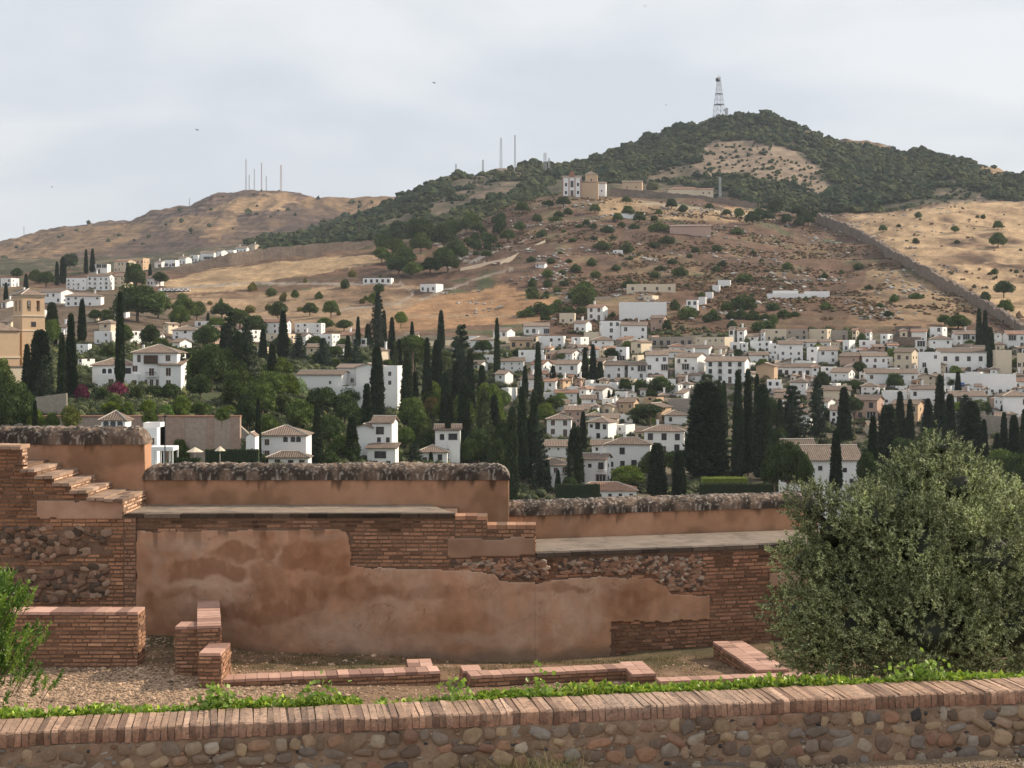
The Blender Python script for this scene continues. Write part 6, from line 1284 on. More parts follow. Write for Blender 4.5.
for i, px in enumerate((163, 167.5, 172, 177, 181.5, 186)):
    g = ground(px, 291.5); lk = ['leftmost small pale car', 'second small pale car from the left', 'third small pale car from the left', 'fourth small pale car from the left', 'fifth small pale car from the left', 'rightmost small pale car'][i] + ' parked by the slope road'
    if i == 0: c0.location = g; c0['label'] = lk; THINGS[[j for j, q_ in enumerate(THINGS) if q_['o'] == c0][0]].update(look=lk, pos=(px, 290), fixed=True)
    else: copy_thing(c0, g, rng.uniform(-.1, .1), 1, lk, 'car', 'cars parked by the slope road', (px, 290), True)
for i, (px, py, lk) in enumerate(((434, 83, 'dark swift-like bird high in the middle of the sky'), (197, 130, 'dark bird flying over the bare left hill'), (52, 187, 'tiny dark bird low over the far left ridge'), (645, 6, 'tiny bird near the top edge of the sky'), (666, 105, 'faint small bird left of the summit mast'))):
    Y = 220.; b = B(); s_ = .42 if i < 2 else .26; b.add([(0, 0, 0), (.25, .1, .02), (0, .08, .1), (-.25, .1, .02)] , [[0, 1, 2], [0, 2, 3]]) if False else None
    b.add([(-.9, .1, .32), (-.35, -.05, .12), (0, -.22, 0), (.35, -.05, .12), (.9, .1, .30), (.3, .2, .08), (0, .34, -.03), (-.3, .2, .08), (0, .05, .09), (0, .05, -.09)], [[0, 1, 8, 7], [3, 4, 5, 8], [1, 2, 8], [2, 3, 8], [5, 6, 8], [6, 7, 8], [7, 9, 1, 0], [5, 4, 3, 9], [2, 1, 9], [3, 2, 9], [6, 5, 9], [7, 6, 9]])
    o = b.obj('bird', m_iron); o.location = P(px, py, Y); o.scale = (s_*1.0,)*3; o.rotation_euler = (1.15, .3, rng.uniform(-.5, .5)); tag(o, lk, 'bird', None, (px, py), True)

# ================================================================== VEGETATION
CY = 'dark cypress trees'
cyp = [ # px, top, foot, width, kind, adjective
 (40, 331, 402, 22, 'c', 'broad dark'), (27, 345, 400, 12, 'b', 'ragged dark'), (62, 334, 402, 10, 'a', 'slim green'), (71, 315, 400, 14, 'b', 'tall dark'), (82, 300, 342, 9, 'a', 'slim dark'), (52, 303, 345, 14, 'c', 'broad dark'),
 (26, 274, 290, 5, 'a', 'small'), (6, 283, 302, 5, 'a', 'small'), (86, 250, 274, 4.5, 'a', 'thin'), (92.5, 249, 273, 6, 'b', 'thin'), (57, 262, 286, 5, 'a', 'thin'), (63, 258, 284, 7, 'c', 'small'), (128, 263, 288, 6, 'a', 'small'), (134, 264, 287, 6, 'c', 'small'), (150, 264, 276, 4, 'a', 'tiny'), (208, 313, 328, 4.5, 'a', 'thin'), (172, 318, 330, 4, 'a', 'tiny'),
 (283, 311, 360, 12, 'b', 'tall dark'), (263, 329, 362, 9, 'a', 'slim dark'), (358, 317, 346, 5.5, 'a', 'thin'), (368, 324, 345, 7, 'c', 'small'), (384, 311, 346, 6, 'a', 'thin'), (392, 318, 362, 9, 'b', 'tall dark'), (399, 340, 384, 8, 'a', 'slim dark'), (377, 347, 428, 15, 'c', 'very tall dark'), (407, 350, 428, 15, 'b', 'very tall dark'),
 (441, 311, 350, 8, 'a', 'slim dark'), (427, 339, 412, 11, 'b', 'tall dark'), (437, 341, 408, 13, 'c', 'tall dark'), (497, 319, 378, 7, 'a', 'tall thin'), (348, 336, 364, 8, 'a', 'slim dark'), (456, 362, 430, 13, 'b', 'tall dark'), (464, 380, 458, 14, 'c', 'very tall dark'), (470, 352, 420, 11, 'a', 'tall dark'),
 (317, 405, 466, 13, 'b', 'tall dark'), (352, 417, 466, 13, 'c', 'broad dark'), (367, 385, 455, 15, 'b', 'tall dark'), (448, 414, 466, 9, 'a', 'slim dark'), (258, 399, 463, 7, 'a', 'tall thin'), (280, 452, 468, 5, 'a', 'tiny'), (288, 455, 468, 3.5, 'a', 'tiny'), (431, 452, 466, 5, 'a', 'tiny'),
 (538, 343, 410, 9, 'a', 'tall slim'), (522, 388, 482, 14, 'b', 'very tall dark'), (512, 408, 503, 13, 'c', 'very tall dark'), (534, 392, 482, 11, 'c', 'tall dark'), (575, 428, 487, 17, 'c', 'broad conical'), (583, 412, 452, 9, 'b', 'slim dark'), (547, 460, 492, 8, 'a', 'short slim'), (558, 470, 492, 7, 'b', 'short slim'), (574, 423, 470, 8, 'a', 'slim dark'),
 (657, 444, 498, 19, 'c', 'broad conical'), (679, 451, 498, 14, 'c', 'conical'), (706, 384, 479, 42, 'c', 'huge broad dark'), (719, 381, 432, 7, 'a', 'slim dark'), (724, 382, 440, 8, 'a', 'slim dark'), (738, 372, 479, 14, 'b', 'very tall dark'), (748, 371, 476, 12, 'a', 'very tall dark'), (762, 386, 480, 21, 'c', 'tall broad dark'), (757, 376, 470, 9, 'a', 'tall slim'),
 (585, 348, 381, 8, 'b', 'slim dark'), (593, 345, 382, 8, 'a', 'slim dark'), (600, 362, 384, 8, 'c', 'short dark'), (609, 390, 400, 3.5, 'a', 'tiny'), (613.5, 390, 400, 3.5, 'a', 'tiny'), (553, 366, 392, 9, 'b', 'short ragged'), (525, 366, 400, 8, 'b', 'short ragged'),
 (844, 388, 444, 17, 'b', 'tall dark'), (888, 406, 478, 23, 'c', 'broad dark'), (900, 392, 442, 12, 'b', 'tall dark'), (910, 400, 442, 9, 'a', 'slim dark'), (928, 399, 432, 13, 'b', 'short dark'), (940, 376, 452, 15, 'b', 'tall dark'), (950, 395, 450, 12, 'c', 'ragged dark'), (971, 402, 458, 24, 'c', 'ragged broad'),
 (997, 434, 470, 12, 'b', 'short dark'), (1004, 413, 460, 9, 'a', 'slim dark'), (1014, 416, 465, 12, 'c', 'dark'), (1025, 410, 468, 14, 'b', 'broad dark'), (979, 309, 350, 7, 'a', 'slim dark'), (985, 311, 350, 8, 'b', 'slim dark'), (990, 328, 373, 11, 'a', 'tall dark'), (998, 350, 375, 7, 'b', 'short dark'), (926, 368, 384, 5, 'a', 'tiny'),
 (820, 440, 482, 9, 'b', 'slim dark'), (808, 444, 492, 10, 'a', 'slim dark'), (984, 420, 462, 9, 'a', 'slim dark'), (655, 380, 398, 5, 'a', 'tiny'), (1002, 405, 418, 4, 'a', 'tiny'), (1011, 405, 418, 4, 'a', 'tiny'), (450, 395, 440, 9, 'a', 'slim dark'), (487, 395, 462, 9, 'a', 'slim dark'), (305, 448, 470, 6, 'a', 'tiny'),
 (780, 400, 452, 9, 'a', 'slim dark'), (958, 372, 398, 7, 'a', 'short slim'), (412, 322, 346, 6, 'b', 'small')]
for px, a, c_, w_, kd, adj in cyp: tree('cypress' + {'a': '', 'b': '_b', 'c': '_c'}[kd], px, a, c_, w_, adj + ' cypress', 'cypress', CY, tint=[None, (1.2, 1.15, 1.1), (.85, .9, .9)][rng.integers(0, 3)])
con = [(378, 292, 350, 20, 'star-topped dark'), (462, 325, 400, 34, 'tall open-branched'), (323, 338, 366, 20, 'blue-grey'), (299, 334, 360, 20, 'blue-grey'), (817, 377, 440, 24, 'tall open-branched'), (792, 386, 450, 40, 'broad open-branched'), (415, 441, 466, 19, 'conical'), (230, 312, 385, 30, 'tall open-branched'), (247, 318, 392, 26, 'tall open-branched'), (540, 430, 492, 22, 'ragged'), (45, 356, 412, 26, 'ragged'), (356, 340, 372, 16, 'blue-grey'), (396, 348, 384, 14, 'grey-green'), (180, 352, 392, 26, 'dark spreading'), (484, 388, 466, 26, 'grey-green feathery'), (570, 455, 492, 14, 'ragged'), (965, 395, 440, 26, 'ragged')]
for i, (px, a, c_, w_, adj) in enumerate(con): tree(['conifer', 'conifer_b'][i % 2], px, a, c_, w_, adj + ' conifer', 'conifer', 'conifers', tint=(1.1, 1.2, 1.5) if 'blue' in adj else ((1.8, 1.6, 1.2) if 'green' in adj else None))
lt = (2.7, 2.5, 1.3); md = (1.95, 1.85, 1.3); dk_ = (1.2, 1.22, 1.05); yg = (2.7, 2.5, .8); ol = (1.6, 1.4, 1.25)
rt = [(15, 385, 435, 40, dk_, 'big dark'), (0, 360, 400, 26, md, 'dark'), (24, 405, 425, 12, yg, 'bright green'), (70, 408, 425, 22, (2.6, 1.9, 1.3), 'brownish'), (103, 388, 404, 16, dk_, 'dark'), (115, 396, 408, 14, md, 'mid-green'), (112, 402, 418, 24, yg, 'yellow-green'), (128, 402, 418, 14, lt, 'light green'), (148, 400, 418, 16, yg, 'yellow-green'), (166, 405, 420, 16, (2.6, 2.8, 1.8), 'pale green'), (137, 386, 402, 13, ol, 'pale slender'), (155, 386, 400, 22, dk_, 'dark'), (170, 384, 402, 22, dk_, 'dark'), (182, 396, 420, 22, lt, 'light green'), (200, 402, 420, 24, md, 'mid-green'), (195, 356, 384, 22, yg, 'bright yellow-green'), (212, 345, 392, 34, dk_, 'big dark'), (240, 372, 412, 42, md, 'big green'), (200, 375, 402, 26, dk_, 'dark'), (228, 406, 418, 18, lt, 'clipped light green'), (270, 372, 405, 36, md, 'big green'), (288, 375, 400, 26, yg, 'bright yellow-green'), (278, 358, 382, 30, lt, 'bright green'), (372, 380, 402, 28, dk_, 'rounded dark'), (389, 380, 408, 26, md, 'green'), (350, 386, 404, 26, dk_, 'dark'), (322, 388, 418, 36, dk_, 'rounded dark'), (300, 400, 430, 34, md, 'green'), (282, 395, 420, 22, ol, 'grey-green'), (345, 395, 425, 30, dk_, 'dark'), (362, 408, 440, 26, dk_, 'dark'), (392, 382, 408, 26, md, 'green'), (330, 416, 450, 30, dk_, 'dark'), (340, 436, 462, 24, md, 'green'), (412, 398, 430, 30, md, 'green'), (420, 415, 440, 28, md, 'green'), (445, 400, 430, 26, lt, 'light green'), (435, 428, 452, 26, ol, 'grey-green'), (405, 428, 452, 24, md, 'green'), (490, 385, 432, 30, lt, 'light green'), (500, 390, 415, 24, md, 'green'), (478, 430, 470, 30, dk_, 'dark'), (470, 440, 470, 24, md, 'green'), (498, 440, 480, 24, dk_, 'dark'), (296, 440, 462, 20, dk_, 'dark'), (268, 415, 440, 22, md, 'green'), (222, 435, 456, 16, dk_, 'dark'), (180, 440, 465, 18, md, 'green'), (213, 440, 462, 20, dk_, 'dark'), (245, 405, 430, 22, dk_, 'dark'), (330, 452, 468, 20, dk_, 'dark'), (375, 452, 467, 14, ol, 'grey-green'), (396, 450, 468, 12, dk_, 'dark'),
 (138, 286, 322, 50, dk_, 'dark spreading'), (158, 292, 318, 26, md, 'green'), (107, 310, 325, 18, ol, 'olive-grey'), (95, 310, 322, 14, md, 'green'), (125, 325, 345, 18, md, 'green'), (52, 320, 350, 18, md, 'green'), (117, 356, 380, 16, lt, 'light green'), (150, 325, 350, 20, dk_, 'dark'), (163, 342, 365, 22, dk_, 'dark'), (186, 298, 322, 24, md, 'green'), (197, 302, 320, 22, ol, 'olive-grey'), (222, 303, 320, 22, dk_, 'dark'), (180, 300, 316, 18, dk_, 'dark'), (180, 306, 330, 20, md, 'green'), (217, 318, 335, 22, md, 'green'), (240, 310, 330, 24, md, 'green'), (255, 316, 335, 22, dk_, 'dark'), (278, 302, 322, 20, ol, 'olive-grey'), (310, 303, 316, 16, md, 'green'), (331, 301, 318, 18, md, 'green'), (325, 318, 330, 20, md, 'green'), (344, 320, 332, 18, dk_, 'dark'), (295, 290, 300, 9, md, 'small'), (401, 312, 328, 14, lt, 'light green'), (373, 293, 306, 12, lt, 'light green'), (160, 272, 286, 16, dk_, 'dark'), (70, 254, 270, 20, dk_, 'dark'), (17, 268, 280, 12, dk_, 'dark'), (35, 270, 284, 14, md, 'green'), (46, 272, 288, 18, dk_, 'dark'), (135, 264, 290, 20, dk_, 'dark'),
 (415, 338, 375, 28, md, 'green'), (447, 352, 372, 16, md, 'green'), (432, 398, 420, 20, (2.6, 1.3, 1.5), 'pinkish'), (507, 352, 372, 14, md, 'green'), (530, 418, 470, 26, dk_, 'dark'), (545, 404, 425, 22, lt, 'light green'), (555, 396, 412, 20, md, 'green'), (641, 407, 422, 30, dk_, 'spreading dark'), (628, 466, 490, 36, lt, 'bright green'), (652, 452, 480, 28, md, 'green'), (570, 478, 494, 18, dk_, 'dark'), (660, 378, 396, 28, dk_, 'dark'), (640, 380, 394, 16, md, 'green'), (625, 379, 392, 14, dk_, 'dark'), (612, 348, 362, 18, dk_, 'dark'), (667, 320, 332, 9, dk_, 'dark'), (672, 452, 475, 22, md, 'green'), (545, 315, 322, 12, dk_, 'dark'), (795, 445, 498, 46, dk_, 'big dark'), (776, 430, 478, 30, dk_, 'dark'), (788, 470, 500, 30, md, 'green'), (822, 372, 392, 14, dk_, 'dark'), (859, 362, 376, 16, dk_, 'dark'), (895, 374, 390, 18, dk_, 'dark'), (855, 380, 394, 16, dk_, 'dark'), (880, 389, 400, 12, dk_, 'dark'), (948, 375, 390, 20, dk_, 'dark'), (955, 366, 378, 14, lt, 'light green'), (970, 340, 350, 12, lt, 'light green'), (958, 315, 330, 26, md, 'grey-green'), (945, 315, 326, 16, md, 'green'), (862, 334, 346, 10, dk_, 'dark'), (770, 398, 440, 24, dk_, 'dark'), (905, 440, 480, 34, dk_, 'dark'), (930, 430, 470, 30, dk_, 'dark'), (960, 445, 480, 34, dk_, 'dark'), (1000, 450, 492, 40, md, 'dark green'), (1020, 455, 495, 30, dk_, 'dark'), (980, 460, 492, 30, dk_, 'dark'), (870, 455, 490, 26, dk_, 'dark'), (985, 402, 418, 14, dk_, 'dark'), (1005, 300, 315, 16, lt, 'light green'), (985, 292, 308, 12, dk_, 'dark'), (998, 233, 248, 17, md, 'round green'), (1004, 281, 298, 20, dk_, 'dark'), (998, 221, 230, 10, md, 'round green'), (955, 226, 234, 9, md, 'small'), (883, 225, 232, 8, md, 'small')]
ntree = 0
for i, (px, a, c_, w_, tn, adj) in enumerate(rt): tree(['round_tree', 'round_tree_b'][i % 2], px, a, c_, w_, adj + ' leafy tree', 'tree', 'leafy trees', tint=tn)
tree('umbrella_pine', 412, 336, 380, 34, 'umbrella pine with a flat crown', 'pine', 'umbrella pines', md); tree('umbrella_pine', 650, 405, 432, 30, 'umbrella pine with a low wide crown', 'pine', 'umbrella pines', None); tree('umbrella_pine', 854, 398, 440, 20, 'umbrella pine behind the convent', 'pine', 'umbrella pines', None)
tree('palm_tree', 446, 353, 388, 14, 'palm with a ragged green head', 'palm', 'palm trees'); tree('palm_tree', 92, 286, 300, 8, 'small palm before the white terraced block', 'palm', 'palm trees'); tree('palm_tree', 978, 396, 430, 20, 'palm above the olive tree', 'palm', 'palm trees')
for px, a, c_, w_ in ((118, 383, 398, 21), (82, 385, 400, 17)): tree('bush', px, a, c_, w_, 'magenta bougainvillea', 'bougainvillea', 'magenta bougainvillea bushes', (4.2, .55, 3.6))
tree('bush', 300, 379, 397, 15, 'pale round shrub', 'shrub', None, (6.5, 5.6, 9.5)); tree('bush', 445, 404, 424, 18, 'rose-brown shrub', 'shrub', None, (4.2, 1.9, 2.0))
for px, a, c_, w_, Y_ in ((788, 442, 500, 40, 286), (802, 452, 500, 22, 284), (774, 446, 500, 24, 290), (868, 452, 500, 24, 288)): tree('round_tree', px, a, c_, w_, 'big dark leafy tree', 'tree', 'leafy trees', dk_, loc=P(px, c_, Y_))
for px, a, c_, w_, tn in ((12, 384, 440, 42, dk_), (70, 407, 432, 22, (2.6, 1.9, 1.3)), (36, 410, 432, 18, lt), (52, 413, 430, 14, md), (150, 409, 428, 16, md), (222, 408, 424, 16, md)): tree('round_tree_b', px, a, c_, w_, 'leafy tree leaning over the stone rampart', 'tree', 'leafy trees', tn, loc=P(px, c_, 256))
Ym = ground(380, 399)[1] - 14
for px, a, c_, w_, tn in ((385, 384, 412, 30, md), (362, 388, 412, 26, dk_), (340, 390, 412, 24, md)): tree('round_tree', px, a, c_, w_, 'leafy tree in front of the mansion', 'tree', 'leafy trees', tn, loc=P(px, c_, Ym))
tree('cypress_b', 35, 401, 432, 7, 'short slim cypress', 'cypress', CY, loc=P(35, 432, 252))
tree('cypress', 120, 293, 386, 10, 'very tall slim cypress', 'cypress', CY, loc=P(120, 386, 328))
tree('cypress', 836, 431, 492, 13, 'tall slim cypress', 'cypress', CY, loc=P(836, 492, 288)); tree('cypress_b', 873, 417, 492, 14, 'tall slim cypress', 'cypress', CY, loc=P(873, 492, 289))
for px, a, c_, w_ in ((224, 326, 380, 11), (238, 332, 392, 12), (272, 345, 382, 10), (446, 372, 432, 12), (482, 366, 418, 10), (494, 396, 452, 12), (415, 372, 425, 11), (528, 420, 480, 11)): tree('cypress' + ['', '_b', '_c'][int(px) % 3], px, a, c_, w_, 'dark crowded cypress', 'cypress', CY)
for px, a, c_, w_, tn in ((205, 352, 388, 38, dk_), (232, 350, 390, 30, md), (262, 385, 418, 34, md), (432, 382, 412, 26, lt), (462, 396, 436, 30, md), (505, 420, 460, 28, dk_), (450, 425, 462, 28, md), (424, 432, 458, 22, dk_), (352, 440, 466, 22, dk_), (310, 428, 458, 26, dk_), (248, 392, 430, 24, dk_)): tree('round_tree_b', px, a, c_, w_, 'deep green valley tree', 'tree', 'leafy trees', tn)
# trees on the slope below the old wall
def scatter(poly, n, wr, hr, look, grp, kinds, tints, cat='tree', ymin=230, mind=0.8, sd=3):
    rr = random.Random(sd); xs = [p[0] for p in poly]; ys = [p[1] for p in poly]; done = []; tries = 0
    while len(done) < n and tries < 6000:
        tries += 1; x, y = rr.uniform(min(xs), max(xs)), rr.uniform(min(ys), max(ys))
        if not inpoly(x, y, poly): continue
        w_ = rr.uniform(*wr)*(1 + .5*(rr.random() < .15))
        if any(abs(x-a) < mind*(w_+c_)/2 and abs(y-b_) < mind*(w_+c_)/4 for a, b_, c_ in done): continue
        done.append((x, y, w_))
    for x, y, w_ in sorted(done, key=lambda q: q[1]):
        h_ = w_*rr.uniform(*hr); i = rr.randrange(len(tints)); tree(rr.choice(kinds), x, y-h_, y, w_, look[i] if isinstance(look, (list, tuple)) else look, cat, grp, tints[i], ymin)
RT = ['round_tree', 'round_tree_b']; BT = ['bush', 'bush_b']
scatter([(378, 258), (388, 240), (415, 234), (455, 236), (462, 262), (450, 276), (420, 280), (392, 282)], 22, (15, 25), (.75, 1.0), ['dark leafy tree', 'green leafy tree'], 'leafy trees', RT, [dk_, md], sd=4, mind=.55)
scatter([(462, 232), (480, 222), (505, 225), (500, 248), (470, 256)], 9, (11, 18), (.8, 1.0), ['dark leafy tree', 'green leafy tree'], 'leafy trees', RT, [dk_, md], sd=5, mind=.5)
scatter([(755, 214), (800, 213), (822, 220), (815, 228), (760, 224)], 10, (10, 15), (.7, .9), 'dark leafy tree', 'leafy trees', RT, [dk_], sd=6, mind=.4)
scatter([(560, 215), (740, 222), (960, 290), (930, 318), (720, 322), (520, 318), (515, 262), (540, 230)], 75, (6, 17), (.35, .6), ['dark bush', 'green bush', 'olive-green bush'], 'bushes on the dry slope', BT, [dk_, md, ol], 'bush', sd=7)
scatter([(545, 205), (600, 200), (740, 212), (760, 225), (600, 232), (545, 228)], 20, (7, 15), (.7, .95), ['dark slope tree', 'green slope tree'], 'small trees on the slope', RT, [dk_, md], sd=8)
scatter([(530, 320), (525, 280), (590, 265), (610, 300), (570, 318)], 14, (10, 20), (.38, .6), ['dark bush', 'green bush'], 'bushes on the dry slope', BT, [dk_, md], 'bush', sd=9, mind=.5)
scatter([(675, 325), (690, 306), (780, 310), (790, 330), (740, 334)], 16, (10, 20), (.38, .6), ['dark bush', 'green bush'], 'bushes on the dry slope', BT, [dk_, md], 'bush', sd=10, mind=.5)
scatter([(165, 300), (390, 268), (400, 300), (340, 318), (180, 312)], 22, (5, 12), (.6, .8), ['dark bush', 'green bush', 'brown bush'], 'bushes on the dry slope', BT, [dk_, md, (3.2, 1.9, 1.4)], 'bush', sd=11)
scatter([(460, 235), (545, 205), (560, 230), (500, 262), (465, 262)], 16, (6, 12), (.7, .95), ['dark slope tree', 'green slope tree'], 'small trees on the slope', RT, [dk_, md], sd=12)
scatter([(870, 215), (1000, 208), (1024, 250), (1024, 290), (930, 262), (880, 228)], 7, (4, 8), (.6, .8), 'olive-green bush', 'bushes on the dry slope', BT, [ol], 'bush', sd=13)
scatter([(530, 350), (1020, 350), (1020, 425), (540, 430)], 62, (7, 14), (.6, .9), ['dark garden tree', 'green garden tree', 'light green garden tree'], 'small trees between the houses', RT, [dk_, md, lt], sd=14, mind=1.2)
scatter([(60, 345), (240, 345), (260, 380), (90, 388), (60, 370)], 14, (12, 20), (.7, .9), ['dark garden tree', 'green garden tree'], 'small trees between the houses', RT, [dk_, md], sd=15, mind=.7)
scatter([(255, 345), (520, 352), (520, 392), (400, 372), (300, 365)], 22, (10, 18), (.7, .9), ['dark garden tree', 'green garden tree'], 'small trees between the houses', RT, [dk_, md], sd=16, mind=.8)

# ------------------------------------------------------------------ far woods and low scrub (uncountable)
fpoly = [(252, 243), (300, 234), (330, 224), (345, 215), (365, 208), (400, 196), (430, 178), (470, 163), (500, 160), (570, 160), (620, 142), (680, 116), (719, 110), (765, 106), (800, 116), (840, 133), (860, 140), (905, 146), (960, 150), (1000, 160), (1300, 180), (1300, 205), (1024, 200), (990, 199), (960, 203), (925, 208), (905, 214), (880, 224), (830, 216), (762, 207), (740, 196), (690, 190), (650, 186), (600, 182), (560, 180), (548, 200), (520, 206), (500, 215), (470, 226), (430, 236), (380, 240), (340, 243), (262, 254)]
bare = [(698, 178), (700, 150), (716, 138), (745, 139), (792, 153), (820, 172), (838, 186), (836, 197), (815, 200), (800, 190), (775, 190), (758, 182), (735, 176)]
bare2 = [(640, 183), (655, 168), (698, 166), (700, 182)]; bare3 = [(415, 228), (440, 200), (468, 170), (515, 168), (530, 180), (500, 200), (470, 205), (440, 222)]; bare4 = [(838, 138), (868, 130), (912, 152), (880, 152)]; bare5 = [(900, 212), (935, 192), (975, 186), (1000, 205)]; bare6 = [(965, 160), (1030, 158), (1030, 180), (990, 180)]
m_wood_ = mat('woodland', attr=True, noise=.2, nscale=.12, objvar=0, rough=.9, spec=.05)
def stuff_blobs(name, look, cat, n, test, rr, col, sub=2, segr=(8.3, 13.2), seed=5, squash=.8, pxr=(240, 1300), pyr=(100, 335), leafy=0, sx=1.0):
    r2 = np.random.default_rng(seed)
    rows = np.where((TS >= segr[0]) & (TS <= segr[1]))[0]; ar = np.abs((TX[:-1, 1:] - TX[:-1, :-1]) * (TY[1:, :-1] - TY[:-1, :-1])); 
    px_c, py_c = PXg[:-1, :-1], TPY[:-1, :-1]; m = np.zeros(px_c.shape, bool); m[rows[rows < m.shape[0]]] = True; m &= (px_c > pxr[0]) & (px_c < pxr[1]) & (py_c > pyr[0]) & (py_c < pyr[1]); wgt = (ar * m).ravel()
    # closer to even in the picture than on the map: weight by facing
    slope = np.clip(np.abs(TPY[1:, :-1] - TPY[:-1, :-1]), .02, 5) * np.abs(PXg[:-1, 1:] - PXg[:-1, :-1]); wgt = wgt*.35/max(wgt.sum(), 1e-9) + (slope*m).ravel()*.65/(slope*m).sum(); wgt /= wgt.sum()
    id_ = r2.choice(len(wgt), n*3, p=wgt); rI, cI = np.unravel_index(id_, px_c.shape); a, c_ = r2.random(len(rI)), r2.random(len(rI))
    bil = lambda T: T[rI, cI]*(1-a)*(1-c_) + T[rI+1, cI]*a*(1-c_) + T[rI, cI+1]*(1-a)*c_ + T[rI+1, cI+1]*a*c_
    x, y, z = bil(TX), bil(TY), bil(TZ); px = 512 + x/y*FP; py = H0 - z/y*FP; ok = test(px, py, x, y); x, y, z = x[ok][:n], y[ok][:n], z[ok][:n]; k = len(x)
    if leafy:
        r = r2.uniform(*rr, k); b = B(); d = r2.normal(0, 1, (k, leafy, 3)); d /= np.linalg.norm(d, axis=2, keepdims=True); cc = col(k, r2, x, y)
        Pc = np.stack([x, y, z + r*.45], 1)[:, None] + d*r[:, None, None]*r2.uniform(.7, 1.1, (k, leafy, 1))*[1, 1, .75]; leaves(b, Pc.reshape(-1, 3), r2.uniform(.25, .5, k*leafy), .28, d.reshape(-1, 3) + [0, 0, .5], np.repeat(cc, leafy, 0)*r2.uniform(.6, 1.4, (k*leafy, 1)))
        V0, F0 = ico(2); b.many(V0, F0, V0[None]*(r[:, None, None]*.78)*[1, 1, .75] + np.stack([x, y, z + r*.45], 1)[:, None], cc*.9)
        o = b.obj(name, m_fol); struct(o, 'stuff'); tag(o, look, cat, None, None, True); return k
    V0, F0 = ico(sub); r = r2.uniform(*rr, k)*(1 + .5*(r2.random(k) < .1)); off = r2.random((k, 1))*99
    d = 1 + .55*(vnoise(V0[None, :, 0]*2.1+off, V0[None, :, 1]*2.1, V0[None, :, 2]*2.1, 4)) + .22*r2.uniform(-1, 1, (k, len(V0)))
    V = V0[None]*d[..., None]*r[:, None, None]*np.array([sx, 1, squash]) + np.stack([x, y, z + r*squash*.55], 1)[:, None]
    C = col(k, r2, x, y)[:, None, :] * r2.uniform(.7, 1.3, (k, len(V0), 1)); b = B(); b.many(V0, F0, V, C.reshape(-1, 3).reshape(k, -1, 3)); o = b.obj(name, m_wood_); struct(o, 'stuff'); tag(o, look, cat, None, None, True); return k
def in_wood(px, py, x, y):
    jx_, jy_ = px + 9*vnoise(x/30, y/30, 0, 71), py + 5*vnoise(x/30, y/30, 0, 72); o = inpoly(jx_, jy_, fpoly)
    for bq in (bare, bare2, bare4, bare5, bare6): o &= ~inpoly(jx_, jy_, bq)
    th = fbm(x/45, y/45, 0, 73, 3); o &= ~(inpoly(jx_, jy_, bare3) & (th < .30)) & (th > -.42); return o
wcol = lambda k, r2, x, y: lerp(c3(.036, .052, .026), c3(.085, .088, .036), (r2.random((k, 1))*.75 + .4*vnoise(x/60, y/60, 0, 5)[:, None]))
stuff_blobs('forest', 'dark pine and scrub oak woodland covering the far hill', 'forest', 9000, in_wood, (2.3, 4.6), wcol)
stuff_blobs('scrub', 'scattered scrub on the bare flanks of the hills', 'scrub', 2600, lambda px, py, x, y: (fbm(x/50, y/50, 0, 81, 3) > -.15) & (py < 215) & (inpoly(px, py, bare3) | inpoly(px, py, bare) | inpoly(px, py, bare2) | inpoly(px, py, bare5) | (px > 930)), (1.0, 2.2), wcol, sub=1, segr=(8.3, 13))
scol = lambda k, r2, x, y: np.where(r2.random((k, 1)) < .68, c3(.16, .10, .06), c3(.10, .09, .045))*r2.uniform(.6, 1.3, (k, 1))
stuff_blobs('undergrowth', 'brown and olive undergrowth tufts over the dry slope above town', 'undergrowth', 13000, lambda px, py, x, y: ((px > 555) | ((py < 262) & (px > 480))) & (fbm(x/60, y/34, 0, 91, 4) + .5*fbm(x/9, y/9, 0, 92, 2) > .06) & ~((px > 832) & (py < 212 + (px-818)*.58)) & (py > 196) & (py < 334), (.25, .85), scol, sub=1, segr=(5.8, 9.3), seed=8, pxr=(150, 1030), sx=1.25, squash=.75)
stuff_blobs('scrub', 'sparse scrub on the golden grass beyond the old city wall', 'scrub', 400, lambda px, py, x, y: (fbm(x/30, y/30, 0, 95, 4) > .12) & (px > 832) & (py < 212 + (px-818)*.55), (.5, 1.3), scol, sub=1, segr=(5.8, 9.3), seed=9, pxr=(830, 1200))
stuff_blobs('scrub', 'bushes dotted along the bare left hill and its skyline', 'scrub', 90, lambda px, py, x, y: (fbm(x/70, y/70, 0, 97, 3) > .08), (2.0, 4.0), wcol, sub=1, segr=(12.6, 14.6), seed=10, pxr=(-100, 440))
# stone rubble and debris on the slope
stuff_blobs('rubble', 'pale rubble and broken plot walls scattered on the slope', 'rubble', 1500, lambda px, py, x, y: (fbm(x/20, y/20, 0, 99, 3) > .22 - .1*((px > 500) & (px < 740) & (py < 262))), (.5, 1.3), lambda k, r2, x, y: c3(.40, .37, .33)*r2.uniform(.6, 1.2, (k, 1)), sub=1, segr=(6.2, 8.9), seed=11, squash=.5, pxr=(440, 960), pyr=(200, 322))
